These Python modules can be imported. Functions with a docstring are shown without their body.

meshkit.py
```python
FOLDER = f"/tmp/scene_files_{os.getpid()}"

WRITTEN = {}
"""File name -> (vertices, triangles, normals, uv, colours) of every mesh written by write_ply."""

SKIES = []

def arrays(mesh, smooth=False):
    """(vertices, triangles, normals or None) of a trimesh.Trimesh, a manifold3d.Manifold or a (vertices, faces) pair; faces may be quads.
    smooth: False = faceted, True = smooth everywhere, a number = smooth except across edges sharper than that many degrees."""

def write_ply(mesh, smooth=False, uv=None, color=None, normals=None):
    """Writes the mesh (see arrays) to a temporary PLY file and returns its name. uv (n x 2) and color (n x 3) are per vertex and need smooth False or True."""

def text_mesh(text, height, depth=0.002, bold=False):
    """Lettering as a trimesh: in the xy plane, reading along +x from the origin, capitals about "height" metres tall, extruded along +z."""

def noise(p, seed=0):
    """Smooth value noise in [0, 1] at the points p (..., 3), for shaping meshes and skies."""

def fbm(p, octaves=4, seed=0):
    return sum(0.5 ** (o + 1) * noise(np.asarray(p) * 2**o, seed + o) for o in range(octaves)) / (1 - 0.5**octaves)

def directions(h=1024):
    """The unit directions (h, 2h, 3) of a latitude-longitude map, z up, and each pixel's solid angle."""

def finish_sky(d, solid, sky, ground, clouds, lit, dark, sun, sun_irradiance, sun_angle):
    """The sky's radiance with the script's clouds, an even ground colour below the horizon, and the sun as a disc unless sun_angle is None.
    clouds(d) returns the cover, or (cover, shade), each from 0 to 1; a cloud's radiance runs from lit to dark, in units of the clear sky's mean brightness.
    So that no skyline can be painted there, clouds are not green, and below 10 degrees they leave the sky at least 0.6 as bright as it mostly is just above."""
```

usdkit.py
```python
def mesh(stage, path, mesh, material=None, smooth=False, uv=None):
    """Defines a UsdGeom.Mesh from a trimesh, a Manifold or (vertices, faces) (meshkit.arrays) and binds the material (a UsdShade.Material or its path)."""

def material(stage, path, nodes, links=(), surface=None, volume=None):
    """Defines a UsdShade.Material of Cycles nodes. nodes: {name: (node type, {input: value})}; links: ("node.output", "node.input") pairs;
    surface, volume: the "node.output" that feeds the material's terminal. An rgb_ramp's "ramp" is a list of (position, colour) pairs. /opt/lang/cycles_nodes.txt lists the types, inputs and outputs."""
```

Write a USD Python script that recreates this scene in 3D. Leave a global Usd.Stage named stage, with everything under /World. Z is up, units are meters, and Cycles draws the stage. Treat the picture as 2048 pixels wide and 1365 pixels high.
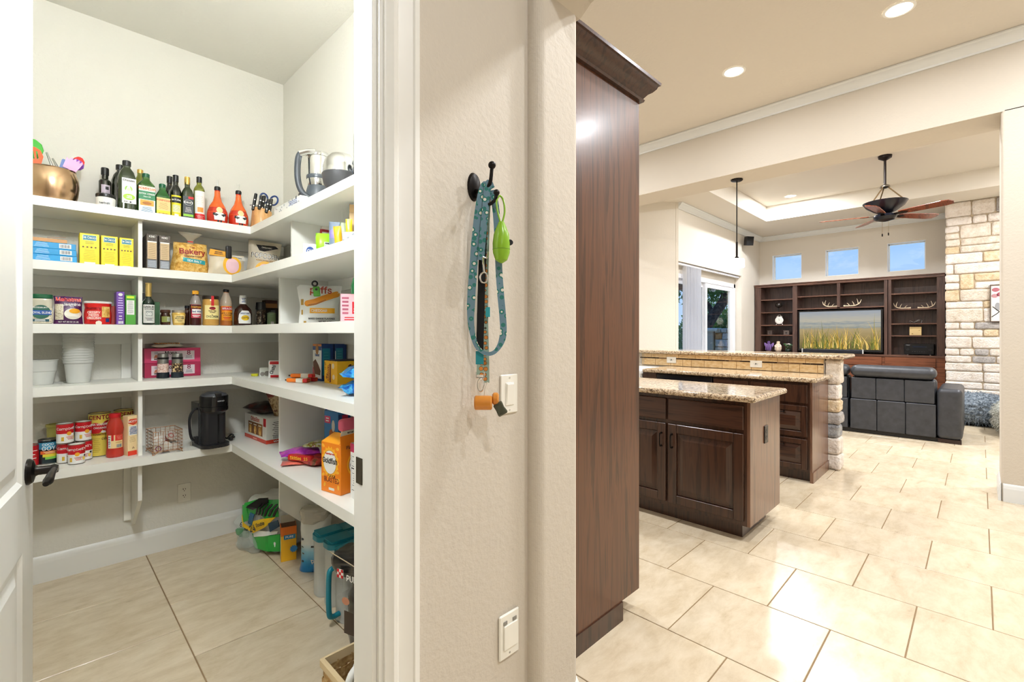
import math, random
import numpy as np, trimesh, manifold3d, usdkit, meshkit
from shapely.geometry import Polygon, Point, LineString, box as sbox
from shapely.ops import unary_union
from pxr import Usd, UsdGeom, UsdLux, Gf, Sdf, UsdShade, Vt

random.seed(7); rng = np.random.default_rng(7)
stage = Usd.Stage.CreateInMemory()
UsdGeom.SetStageUpAxis(stage, UsdGeom.Tokens.z); UsdGeom.SetStageMetersPerUnit(stage, 1.0)
UsdGeom.Xform.Define(stage, '/World'); UsdGeom.Scope.Define(stage, '/World/Looks')

# ------------------------------------------------------------------ camera, sky, sun, exposure
CAM_Z = 1.30
cam = UsdGeom.Camera.Define(stage, '/World/camera')
cam.AddTranslateOp().Set(Gf.Vec3d(0, 0, CAM_Z)); cam.AddRotateXYZOp().Set(Gf.Vec3f(90, 0, -45.1))
cam.CreateHorizontalApertureAttr(36.0); cam.CreateVerticalApertureAttr(36.0 * 1365 / 2048)
cam.CreateFocalLengthAttr(36.0 * 940 / 2048)
cam.CreateVerticalApertureOffsetAttr(-36.0 * 15 / 2048)
cam.CreateClippingRangeAttr(Gf.Vec2f(0.02, 500.0))
cam.CreateExposureAttr(0.0)
LAMP = 1.0           # common factor of the house lamps
sun = UsdLux.DistantLight.Define(stage, '/World/sun')
sun.CreateIntensityAttr(1.6); sun.CreateAngleAttr(0.53); sun.CreateColorAttr(Gf.Vec3f(1.0, 0.95, 0.86))
sun.AddRotateXYZOp().Set(Gf.Vec3f(38, 0, -62))
usdkit.material(stage, '/World/Looks/sky', {
    'geo': ('texture_coordinate', {}), 'map': ('mapping', {'scale': (2.2, 2.2, 5.0)}),
    'sep': ('separate_xyz', {}), 'grad': ('rgb_ramp', {'ramp': [(0.0, (0.55, 0.72, 0.95)), (0.25, (0.20, 0.46, 0.93)), (1.0, (0.06, 0.22, 0.70))]}),
    'n': ('noise_texture', {'scale': 1.7, 'detail': 7.0, 'roughness': 0.62}),
    'r': ('rgb_ramp', {'ramp': [(0.0, (0, 0, 0)), (0.60, (0, 0, 0)), (0.78, (0.75, 0.75, 0.75)), (1.0, (1, 1, 1))]}),
    'mx': ('mix_color', {'b': (1.0, 1.0, 1.0)}), 'bg': ('background_shader', {'strength': 1.15})},
    [('geo.generated', 'map.vector'), ('geo.generated', 'sep.vector'), ('sep.z', 'grad.fac'), ('map.vector', 'n.vector'), ('n.fac', 'r.fac'),
     ('r.color', 'mx.fac'), ('grad.color', 'mx.a'), ('mx.result', 'bg.color')], surface='bg.background')
dome = UsdLux.DomeLight.Define(stage, '/World/sky_dome'); dome.CreateIntensityAttr(1.0)
UsdShade.MaterialBindingAPI.Apply(dome.GetPrim()).Bind(UsdShade.Material.Get(stage, '/World/Looks/sky'))

# ------------------------------------------------------------------ helpers: names, materials
_names = {}
def numbered(parent, name):
    k = (parent, name); n = _names.get(k, 0); _names[k] = n + 1
    return f'{parent}/{name}' if n == 0 else f'{parent}/{name}_{n:03d}'
def lin(c):
    if isinstance(c, str):
        c = c.lstrip('#'); c = [int(c[i:i + 2], 16) / 255 for i in (0, 2, 4)]
        return tuple(x / 12.92 if x <= 0.04045 else ((x + 0.055) / 1.055) ** 2.4 for x in c)
    return tuple(c)
_mats = {}
def mat(c, rough=0.45, metal=0.0, **kw):
    """Plain principled material, made once per distinct look."""
    key = (c, rough, metal, tuple(sorted(kw.items())))
    if key not in _mats:
        p = f'/World/Looks/plain_{len(_mats):03d}'
        d = {'base_color': lin(c), 'roughness': rough, 'metallic': metal}
        d.update({k: (lin(v) if k.endswith('color') else v) for k, v in kw.items()})
        _mats[key] = usdkit.material(stage, p, {'p': ('principled_bsdf', d)}, surface='p.BSDF')
    return _mats[key]
def glass(c, rough=0.02, tr=1.0, ior=1.45):
    return mat(c, rough, 0.0, transmission_weight=tr, ior=ior)
def noisy(name, ramp, scale=(1, 1, 1), nscale=8.0, detail=4.0, nrough=0.55, rough=0.5, bump=0.0, bscale=60.0, bdist=0.004, space='position', distort=0.0, rand=0.0, bdetail=3.0, **kw):
    """Principled whose colour is a ramp over stretched noise, with an optional finer bump."""
    N = {'g': ('geometry', {}) if space == 'position' else ('texture_coordinate', {}), 'm': ('mapping', {'scale': scale}),
         'n': ('noise_texture', {'scale': nscale, 'detail': detail, 'roughness': nrough, 'distortion': distort}),
         'r': ('rgb_ramp', {'ramp': [(a, lin(c)) for a, c in ramp]}), 'p': ('principled_bsdf', {'roughness': rough, **kw})}
    L = [(('g.position' if space == 'position' else 'g.object'), 'm.vector'), ('m.vector', 'n.vector'), ('n.fac', 'r.fac')]
    col = 'r.color'
    if rand:
        N['o'] = ('object_info', {}); N['mr'] = ('map_range', {'from_min': 0.0, 'from_max': 1.0, 'to_min': 1 - rand, 'to_max': 1 + rand})
        N['h'] = ('hsv', {})
        L += [('o.random', 'mr.value'), ('mr.result', 'h.value'), (col, 'h.color')]; col = 'h.color'
    L.append((col, 'p.base_color'))
    if bump:
        N['n2'] = ('noise_texture', {'scale': bscale, 'detail': bdetail, 'roughness': 0.6}); N['b'] = ('bump', {'strength': bump, 'distance': bdist})
        L += [(('g.position' if space == 'position' else 'g.object'), 'n2.vector'), ('n2.fac', 'b.height'), ('b.normal', 'p.normal')]
    return usdkit.material(stage, '/World/Looks/' + name, N, L, surface='p.BSDF')

def paint(name, c, bump=0.35, bscale=55.0, bdist=0.006, rough=0.75):
    return noisy(name, [(0.3, c), (0.7, c)], nscale=2.0, rough=rough, bump=bump, bscale=bscale, bdist=bdist, bdetail=2.0)
P_HALL = paint('paint_hall', 'cfc6b8')
P_PANTRY = paint('paint_pantry', 'e4e1d6', bump=0.3)
P_LIVING = paint('paint_living', 'dad3c7', bump=0.25)
P_CEIL = paint('paint_ceiling', 'd9d2c7', bump=0.5, bscale=38.0, bdist=0.008)
P_CEILP = paint('paint_pantry_ceiling', 'e2dfd4', bump=0.4, bscale=45.0)
TRIM = mat('efeee8', 0.35); TRIMC = mat('e3e6e6', 0.4); SHELF = mat('f3f2ea', 0.38)
def wood(name, a, b, axis='z', rough=0.32, sc=26.0, coat=0.25):
    s = {'x': (1.6, sc, sc), 'y': (sc, 1.6, sc), 'z': (sc, sc, 1.6)}[axis]
    return noisy(name, [(0.25, a), (0.5, b), (0.62, a), (0.8, b)], scale=s, nscale=1.0, detail=5.0, nrough=0.6, rough=rough, bump=0.08, bscale=150.0, bdist=0.001, distort=0.6, coat_weight=coat, coat_roughness=0.18)
W_TALL = wood('wood_tall_cabinet', '3f2414', '613a22', 'z'); W_DARK = wood('wood_dark_upright', '2c1a12', '472c1e', 'z', rough=0.3)
W_DARKH = wood('wood_dark_level', '2c1b14', '472c1f', 'y', rough=0.3); W_PANEL = wood('wood_end_panel', '573b2c', '7c5a46', 'z', rough=0.3)
W_BUILT = wood('wood_built_in', '3c2620', '594036', 'z', rough=0.35); W_BUILTH = wood('wood_built_in_level', '4a2f25', '6c4a3b', 'y', rough=0.35)
W_BASE = wood('wood_built_in_base', '5d3420', '824d33', 'y', rough=0.35)
W_FAN = wood('wood_fan_blade', '5b2c1c', '86452c', 'x', rough=0.3); W_BEECH = wood('wood_beech', 'cf9655', 'e2b073', 'z', rough=0.4, sc=40, coat=0.1)
GRANITE = usdkit.material(stage, '/World/Looks/granite', {
    'g': ('geometry', {}), 'v': ('voronoi_texture', {'scale': 120.0}), 'n': ('noise_texture', {'scale': 55.0, 'detail': 5.0, 'roughness': 0.7}),
    'r': ('rgb_ramp', {'ramp': [(0.30, lin('33281f')), (0.42, lin('86705a')), (0.5, lin('c4ac8c')), (0.60, lin('d5c3a8')), (0.75, lin('e6dccb'))]}),
    'n2': ('noise_texture', {'scale': 140.0, 'detail': 2.0}), 'r2': ('rgb_ramp', {'ramp': [(0.0, (0, 0, 0)), (0.60, (0, 0, 0)), (0.66, (1, 1, 1)), (1.0, (1, 1, 1))]}),
    'm': ('mix_color', {'b': lin('2a1d16')}), 'p': ('principled_bsdf', {'roughness': 0.09, 'specular_ior_level': 0.6})},
    [('g.position', 'n.vector'), ('g.position', 'n2.vector'), ('n.fac', 'r.fac'), ('n2.fac', 'r2.fac'), ('r2.color', 'm.fac'), ('r.color', 'm.a'), ('m.result', 'p.base_color')], surface='p.BSDF')
TILE = noisy('floor_tile', [(0.22, 'a8947a'), (0.38, 'cbb99c'), (0.52, 'd6c6ab'), (0.70, 'e0d2ba')], scale=(1.2, 2.6, 2.0), nscale=4.5, detail=12.0, nrough=0.70, rough=0.24, bump=0.08, bscale=40.0, bdist=0.003, distort=0.25, rand=0.05)
GROUT = mat('8d7556', 0.85)
def stone_mat(i, a, b, c):
    return noisy(f'stone_{i}', [(0.25, a), (0.5, b), (0.72, c)], nscale=14.0, detail=7.0, nrough=0.7, rough=0.9, bump=0.7, bscale=45.0, bdist=0.02)
STONES = [stone_mat(0, 'b9a893', 'dccfbf', 'ece4da'), stone_mat(1, 'c7b7a6', 'e0d6cc', 'eee8e2'), stone_mat(2, '8d8784', 'aaa5a2', 'c9c3bf'),
          stone_mat(3, 'b99a72', 'd8c2a0', 'e6d8c2'), stone_mat(4, '6f6f72', '96979a', 'b9b8b6'), stone_mat(5, 'cbbcae', 'e6dcd2', 'f1ebe6')]
MORTAR = mat('b9a88f', 0.95)
BLACK = mat('111112', 0.35); IRON = mat('17120f', 0.35, 0.6); CHROME = mat('e2e2e0', 0.12, 1.0); STEEL = mat('b9bab8', 0.28, 1.0)
WHITE = mat('f2f1ec', 0.45); WPLATE = mat('f0ede2', 0.4); INK = mat('1a1a1c', 0.5); GOLD = mat('c9a24a', 0.3, 0.8); NICKEL = mat('9a958c', 0.3, 1.0)

# ------------------------------------------------------------------ helpers: meshes
def tm(v, f): return trimesh.Trimesh(np.asarray(v, float), np.asarray(f, int), process=False)
_cb = None
def bx(x0, x1, y0, y1, z0, z1, b=0.0):
    """A box; with b > 0 every edge is chamfered."""
    global _cb
    lo = np.array([x0, y0, z0]); hi = np.array([x1, y1, z1])
    if b <= 0:
        m = trimesh.creation.box(bounds=[lo, hi]); return m
    b = min(b, 0.45 * (hi - lo).min())
    if _cb is None:
        pts = []
        for s in np.ndindex(2, 2, 2):
            for a in range(3): pts.append([s[i] * 1.0 if i == a else (0.2 if s[i] == 0 else 0.8) for i in range(3)])
        h = trimesh.Trimesh(np.array(pts)).convex_hull
        order = [int(np.argmin(np.linalg.norm(np.array(pts) - p, axis=1))) for p in h.vertices]
        _cb = np.array([[order[i] for i in f] for f in h.faces])
    v = []
    for s in np.ndindex(2, 2, 2):
        for a in range(3): v.append([(lo[i] if s[i] == 0 else hi[i]) if i == a else (lo[i] + b if s[i] == 0 else hi[i] - b) for i in range(3)])
    return tm(v, _cb)
def cat(*ms): return trimesh.util.concatenate([m for m in ms if m is not None])
def mv(m, x=0, y=0, z=0): m = m.copy(); m.apply_translation((x, y, z)); return m
def rot(m, rx=0, ry=0, rz=0, about=(0, 0, 0)):
    m = m.copy()
    for a, ax in ((rx, (1, 0, 0)), (ry, (0, 1, 0)), (rz, (0, 0, 1))):
        if a: m.apply_transform(trimesh.transformations.rotation_matrix(math.radians(a), ax, about))
    return m
def lathe(prof, n=28, sx=1.0, sy=1.0, sq=0.0):
    """Revolves (radius, z) points about z; sq > 0 squares the section off (superellipse)."""
    a = np.arange(n) / n * 2 * np.pi
    c, s = np.cos(a), np.sin(a)
    if sq: k = (np.abs(c) ** (2 + sq) + np.abs(s) ** (2 + sq)) ** (-1 / (2 + sq)); c, s = c * k, s * k
    V, F, rows = [], [], []
    for r, z in prof:
        if r <= 1e-6: rows.append([len(V)]); V.append([0, 0, z])
        else:
            rows.append(list(range(len(V), len(V) + n)))
            V += [[r * c[i] * sx, r * s[i] * sy, z] for i in range(n)]
    for A, B in zip(rows, rows[1:]):
        for i in range(n):
            j = (i + 1) % n
            if len(A) == 1 and len(B) > 1: F.append([A[0], B[j], B[i]])
            elif len(B) == 1 and len(A) > 1: F.append([A[i], A[j], B[0]])
            elif len(A) > 1: F += [[A[i], A[j], B[j]], [A[i], B[j], B[i]]]
    return tm(V, F)
def solid(prof, **k):
    p = list(prof)
    if p[0][0] > 1e-6: p = [(0, p[0][1])] + p
    if p[-1][0] > 1e-6: p = p + [(0, p[-1][1])]
    return lathe(p, **k)
def cyl(r, z0, z1, n=24, b=0.0, sq=0.0):
    return solid([(r - b, z0), (r, z0 + b), (r, z1 - b), (r - b, z1)] if b else [(r, z0), (r, z1)], n=n, sq=sq)
def tube(pts, r, n=8, closed=False):
    P = np.asarray(pts, float); N = len(P); R = np.broadcast_to(r, N)
    T = (np.roll(P, -1, 0) - np.roll(P, 1, 0)) if closed else np.gradient(P, axis=0)
    T /= np.maximum(np.linalg.norm(T, axis=1, keepdims=True), 1e-9)
    u = np.cross(T[0], [0, 0, 1.0]);  u = u if np.linalg.norm(u) > 1e-3 else np.cross(T[0], [1.0, 0, 0]); u /= np.linalg.norm(u)
    V = []
    for i in range(N):
        u = u - T[i] * (u @ T[i]); u /= max(np.linalg.norm(u), 1e-9); w = np.cross(T[i], u)
        for k in range(n): a = 2 * np.pi * k / n; V.append(P[i] + R[i] * (np.cos(a) * u + np.sin(a) * w))
    F = []
    for i in range(N if closed else N - 1):
        A, B = i * n, ((i + 1) % N) * n
        for k in range(n): j = (k + 1) % n; F += [[A + k, A + j, B + j], [A + k, B + j, B + k]]
    if not closed:
        V += [P[0], P[-1]]; a, b = len(V) - 2, len(V) - 1
        for k in range(n): j = (k + 1) % n; F += [[a, j, k], [b, (N - 1) * n + k, (N - 1) * n + j]]
    m = tm(V, F)
    return m
def curve(pts, n=24):
    """Catmull-Rom through the points."""
    P = np.asarray(pts, float); P = np.vstack([2 * P[0] - P[1], P, 2 * P[-1] - P[-2]]); out = []
    segs = len(P) - 3
    for t in np.linspace(0, segs, n):
        i = min(int(t), segs - 1); s = t - i; a, b, c, d = P[i:i + 4]
        out.append(0.5 * (2 * b + (c - a) * s + (2 * a - 5 * b + 4 * c - d) * s * s + (3 * b - a - 3 * c + d) * s ** 3))
    return np.array(out)
def prism(poly, z0, z1):
    """Extrudes a polygon of the xy plane along z."""
    p = poly if hasattr(poly, 'geom_type') else Polygon(poly)
    p = p.buffer(0)
    if hasattr(p, 'geoms'): return cat(*[prism(g, z0, z1) for g in p.geoms])
    m = trimesh.creation.extrude_polygon(p, z1 - z0, engine='earcut'); m.apply_translation((0, 0, z0)); return m
def front(m):
    """From the xy plane (z outwards) to a face that looks along -y."""
    m = m.copy(); v = m.vertices.copy(); m.vertices = np.stack([v[:, 0], -v[:, 2], v[:, 1]], 1); return m
def wrap(m, R, a0=0.0):
    """Bends a flat front design (x across, y up, z out) round a cylinder of radius R that looks along -y."""
    m = m.copy(); v = m.vertices; a = v[:, 0] / R + a0; r = R + v[:, 2]
    m.vertices = np.stack([r * np.sin(a), -r * np.cos(a), v[:, 1]], 1); return m
def arcpanel(R, x0, x1, z0, z1, t=0.0007, n=14):
    xs = np.linspace(x0, x1, n); V = []
    for x in xs:
        a = x / R
        for r in (R, R + t):
            for z in (z0, z1): V.append([r * math.sin(a), -r * math.cos(a), z])
    F = []
    for i in range(n - 1):
        a, b = 4 * i, 4 * i + 4
        F += [[a + 2, b + 2, b + 3], [a + 2, b + 3, a + 3], [a, b + 1, b], [a, a + 1, b + 1], [a + 1, a + 3, b + 3], [a + 1, b + 3, b + 1], [a, b, b + 2], [a, b + 2, a + 2]]
    F += [[0, 2, 3], [0, 3, 1], [4 * n - 4, 4 * n - 1, 4 * n - 2], [4 * n - 4, 4 * n - 3, 4 * n - 1]]
    return tm(V, F)
_txt = {}
def flat_text(s, h, bold=True, depth=0.0008, squeeze=1.0):
    k = (s, bold)
    if k not in _txt:
        m = meshkit.text_mesh(s, 1.0, 1.0, bold); m.apply_translation((-(m.bounds[0][0] + m.bounds[1][0]) / 2, 0, 0)); _txt[k] = m
    m = _txt[k].copy(); m.apply_scale((h * squeeze, h, depth)); return m
def rbox(x0, x1, y0, y1, z0, z1, r, seg=12, refine=0.0):
    """Rounded box: the hull of spheres."""
    r = min(r, 0.49 * min(x1 - x0, y1 - y0, z1 - z0)); s = manifold3d.Manifold.sphere(r, seg)
    return mani(manifold3d.Manifold.batch_hull([s.translate((x, y, z)) for x in (x0 + r, x1 - r) for y in (y0 + r, y1 - r) for z in (z0 + r, z1 - r)]))
def mani(m): m = m.to_mesh(); return tm(m.vert_properties[:, :3], m.tri_verts)
def pillow(w, h, d, nx=14, nz=16, crump=0.006, seed=0, pinch=0.35, top=1.0, seal=0.04):
    """A filled bag standing on its lower edge: flat seals at top and bottom, thick between them. Front looks along -y."""
    xs = np.linspace(-1, 1, nx); zs = np.linspace(0, 1, nz); V = []
    for side in (-1, 1):
        for z in zs:
            zz = np.clip((z - 0.0) / (1 - seal), 0, 1)
            t = (np.sin(np.pi * np.clip(zz * 0.93 + 0.07, 0, 1)) ** 0.55) if z < 1 - seal else 0.0
            for x in xs:
                f = max(1 - abs(x) ** 3.0, 0) ** 0.6 * t
                ww = w / 2 * (1 - pinch * 0.12 * math.sin(math.pi * z)) * (1 + (top - 1) * z)
                V.append([x * ww, side * d / 2 * f, z * h])
    V = np.array(V); nrm = (meshkit.noise(V * 42 + seed * 7.3) - 0.5); n2 = (meshkit.noise(V * 18 + seed * 3.1 + 50) - 0.5)
    V[:, 1] += (nrm * crump + n2 * crump * 1.6) * np.where(np.abs(V[:, 1]) > 1e-5, 1, 0.3); V[:, 0] += n2 * crump * 0.8
    V[:, 2] += (n2 * crump) * (V[:, 2] > h * 0.1)
    F = []; K = nx * nz
    for s in (0, 1):
        for i in range(nz - 1):
            for j in range(nx - 1):
                a = s * K + i * nx + j; q = [a, a + 1, a + nx + 1, a + nx]
                F += ([[q[0], q[1], q[2]], [q[0], q[2], q[3]]] if s == 0 else [[q[0], q[2], q[1]], [q[0], q[3], q[2]]])
    for i in range(nz - 1):
        for j, fl in ((0, 0), (nx - 1, 1)):
            a, b, c, d2 = i * nx + j, (i + 1) * nx + j, K + (i + 1) * nx + j, K + i * nx + j
            F += [[a, b, c], [a, c, d2]] if not fl else [[a, c, b], [a, d2, c]]
    for j in range(nx - 1):
        for i, fl in ((0, 0), (nz - 1, 1)):
            a, b, c, d2 = i * nx + j, i * nx + j + 1, K + i * nx + j + 1, K + i * nx + j
            F += [[a, c, b], [a, d2, c]] if not fl else [[a, b, c], [a, c, d2]]
    return tm(V, F)
def onto(m, bag, lift=0.0012):
    """Lays a flat front design (x across, y up) on the front of a bag by casting along +y."""
    v = m.vertices; o = np.stack([v[:, 0], np.full(len(v), -1.0), v[:, 1]], 1)
    bv = bag.vertices; half = len(bv) // 2; fv = bv[:half]
    from scipy.interpolate import LinearNDInterpolator, NearestNDInterpolator
    L = LinearNDInterpolator(fv[:, [0, 2]], fv[:, 1]); Nn = NearestNDInterpolator(fv[:, [0, 2]], fv[:, 1])
    y = L(v[:, 0], v[:, 1]); y = np.where(np.isnan(y), Nn(v[:, 0], v[:, 1]), y)
    m = m.copy(); m.vertices = np.stack([v[:, 0], y - lift - v[:, 2], v[:, 1]], 1); return m
def plate(x0, x1, y0, y1, n=10, t=0.0006):
    """A flat gridded rectangle in the xy plane, for laying on bags."""
    xs, ys = np.linspace(x0, x1, n), np.linspace(y0, y1, n); V = [[x, y, z] for z in (0, t) for y in ys for x in xs]; F = []; K = n * n
    for i in range(n - 1):
        for j in range(n - 1):
            a = i * n + j; F += [[K + a, K + a + 1, K + a + n + 1], [K + a, K + a + n + 1, K + a + n], [a, a + n + 1, a + 1], [a, a + n, a + n + 1]]
    return tm(V, F)
def gridded(poly, n=14, t=0.0006):
    """A flat polygon cut along a grid, so that it follows a bag's bulge when laid on it."""
    poly = poly.buffer(0); x0, y0, x1, y1 = poly.bounds; ms = []
    for i in range(n):
        for j in range(n):
            c = poly.intersection(sbox(x0 + (x1 - x0) * i / n, y0 + (y1 - y0) * j / n, x0 + (x1 - x0) * (i + 1) / n, y0 + (y1 - y0) * (j + 1) / n))
            for g in getattr(c, 'geoms', [c]):
                if g.geom_type == 'Polygon' and g.area > 1e-10: ms.append(prism(g, 0, t))
    return cat(*ms)

# ------------------------------------------------------------------ helpers: things of the scene
def custom(prim, **kw):
    for k, v in kw.items():
        if v: prim.SetCustomDataByKey(k, v)
class Thing:
    def __init__(s, name, label=None, category=None, loc=(0, 0, 0), rz=0.0, group=None, rx=0.0, ry=0.0, kind=None):
        s.path = numbered('/World', name); s.x = UsdGeom.Xform.Define(stage, s.path); s.name = name
        s.t = s.x.AddTranslateOp(); s.t.Set(Gf.Vec3d(*map(float, loc))); s.r = s.x.AddRotateXYZOp(); s.r.Set(Gf.Vec3f(rx, ry, rz))
        s.prim = s.x.GetPrim(); s.category = category; s.group = group
        custom(s.prim, label=label, category=category, group=group, kind=kind)
    def part(s, name, mesh, m, under=None, label=None, smooth=32, kind=None):
        p = numbered(under or s.path, name); g = usdkit.mesh(stage, p, mesh, m, smooth=smooth)
        custom(g.GetPrim(), label=label, kind=kind); return p
    # printed matter on a front that looks along -y at distance y
    def pan(s, x0, x1, z0, z1, m, y, under=None, name='label', t=0.0007, label=None):
        return s.part(name, bx(x0, x1, y - t, y + 0.0002, z0, z1), m, under, smooth=False, label=label)
    def text(s, txt, h, x, z, m, y, under=None, squeeze=1.0, rz=0.0, yaw=0.0, bold=True, off=0.0):
        t = flat_text(txt, h, bold, squeeze=squeeze)
        if rz: t = rot(t, rz=rz)
        t = mv(front(mv(t, x, z, 0)), 0, y + 0.0001, 0)
        if yaw: t = rot(t, rz=yaw)
        return s.part('lettering', t, m, under, smooth=False)
    def ctext(s, txt, h, x, z, m, R, under=None, squeeze=1.0, bold=True):
        return s.part('lettering', wrap(mv(flat_text(txt, h, bold, squeeze=squeeze), x, z, 0), R), m, under, smooth=False)
    def cpan(s, R, x0, x1, z0, z1, m, under=None, name='label', label=None, t=0.0007):
        return s.part(name, arcpanel(R, x0, x1, z0, z1, t), m, under, label=label)
    def lines(s, x0, x1, z0, z1, n, m, y, h=0.0012, under=None, seed=0):
        r = random.Random(seed); k = []
        for i in range(n):
            z = z1 - (z1 - z0) * (i + 0.5) / n; e = (x1 - x0) * 0.18 * r.random()
            k.append(bx(x0 + e, x1 - e, y - 0.0006, y, z - h / 2, z + h / 2))
        return s.part('fine_print', cat(*k), m, under, smooth=False)
    def clines(s, R, x0, x1, z0, z1, n, m, h=0.0012, under=None):
        return s.part('fine_print', cat(*[arcpanel(R, x0 + 0.1 * (x1 - x0) * (i % 3), x1 - 0.1 * (x1 - x0) * ((i * 2) % 3), z1 - (z1 - z0) * (i + .5) / n - h / 2, z1 - (z1 - z0) * (i + .5) / n + h / 2, 0.0009, 6) for i in range(n)]), m, under, smooth=False)
def dup(src, loc, rz=0.0, label=None, group=None, rx=0.0, ry=0.0):
    """A copy of a thing, with its parts, as an instanceable reference."""
    p = numbered('/World', src.name); x = UsdGeom.Xform.Define(stage, p); pr = x.GetPrim()
    pr.GetReferences().AddInternalReference(src.path); pr.SetInstanceable(True)
    x.ClearXformOpOrder(); x.AddTranslateOp().Set(Gf.Vec3d(*map(float, loc))); x.AddRotateXYZOp().Set(Gf.Vec3f(rx, ry, rz))
    custom(pr, label=label, category=src.category, group=group or src.group); return pr
def one(name, label, category, mesh, m, group=None, smooth=32, kind=None):
    p = numbered('/World', name); g = usdkit.mesh(stage, p, mesh, m, smooth=smooth).GetPrim()
    custom(g, label=label, category=category, group=group, kind=kind); return p
def struct(name, mesh, m, label, category=None, smooth=False):
    return one(name, label, category or name.split('_')[0], mesh, m, kind='structure', smooth=smooth)
def room(name, label, category):
    return Thing(name, label, category, kind='structure')
def disk_lamp(thing, z, r, power, color=(0.97, 1.0, 1.04), name='lamp'):
    """The fixture's own light, facing down."""
    l = UsdLux.DiskLight.Define(stage, numbered(thing.path, name)); l.CreateRadiusAttr(r); l.CreateIntensityAttr(power * LAMP / (math.pi * r * r)); l.CreateColorAttr(Gf.Vec3f(*color))
    l.AddTranslateOp().Set(Gf.Vec3d(0, 0, z)); return l
# ------------------------------------------------------------------ the setting: floor
K = 1.0653                                  # the living room was surveyed against a tape of this length
def LV(x, y, z): return (x * K, y * K, CAM_Z + (z - CAM_Z) * K)
fl = room('floor', 'cream square stone-look tiles laid in running bond with brown grout', 'floor')
fl.part('grout_bed', bx(-2.2, 11.2, -4.2, 5.2, -0.12, -0.0035), GROUT, smooth=False)
def in_view(x, y):
    d = 0.7083 * x + 0.7059 * y
    if d < 0.6: return 0
    u = 1024 + 940 * (0.7059 * x - 0.7083 * y) / d; v = 667.5 + 940 * 1.3 / d
    if not (-60 < u < 2110 and v < 1480): return 0
    if x < 1.25: return 1.12 < y < 3.5 or (x > 1 and y < 1.0)
    if y > 0.57 * x + 0.25 or x > 10.2: return 0
    if x < 2.2 and y > 1.2: return 0
    return not (3.3 < x < 3.6 and y > 1.3) and not (4.9 < x < 5.4 and y > 1.3)
near, rest = [], []
for k in range(-9, 19):
    xa = 1.944 + 0.502 * k
    for n in range(-12, 10):
        ya = (0.973 if k % 2 == 0 else 0.7205) + 0.5065 * n
        xs = [xa + 0.1, xa + 0.25, xa + 0.4]; ys = [ya + 0.1, ya + 0.25, ya + 0.4]
        seen = any(in_view(x, y) for x in xs for y in ys)
        m = bx(xa + 0.0025, xa + 0.4995, ya + 0.0025, ya + 0.504, -0.011, 0.0, 0.0015 if seen else 0)
        (near if seen else rest).append((math.hypot(xa + .25, ya + .25), m))
near.sort(key=lambda t: t[0])
for d, m in near[:300]: fl.part('tile', m, TILE, smooth=False)
fl.part('tile_field', cat(*[m for d, m in near[300:] + rest]), TILE, smooth=False, kind='stuff')

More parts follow.
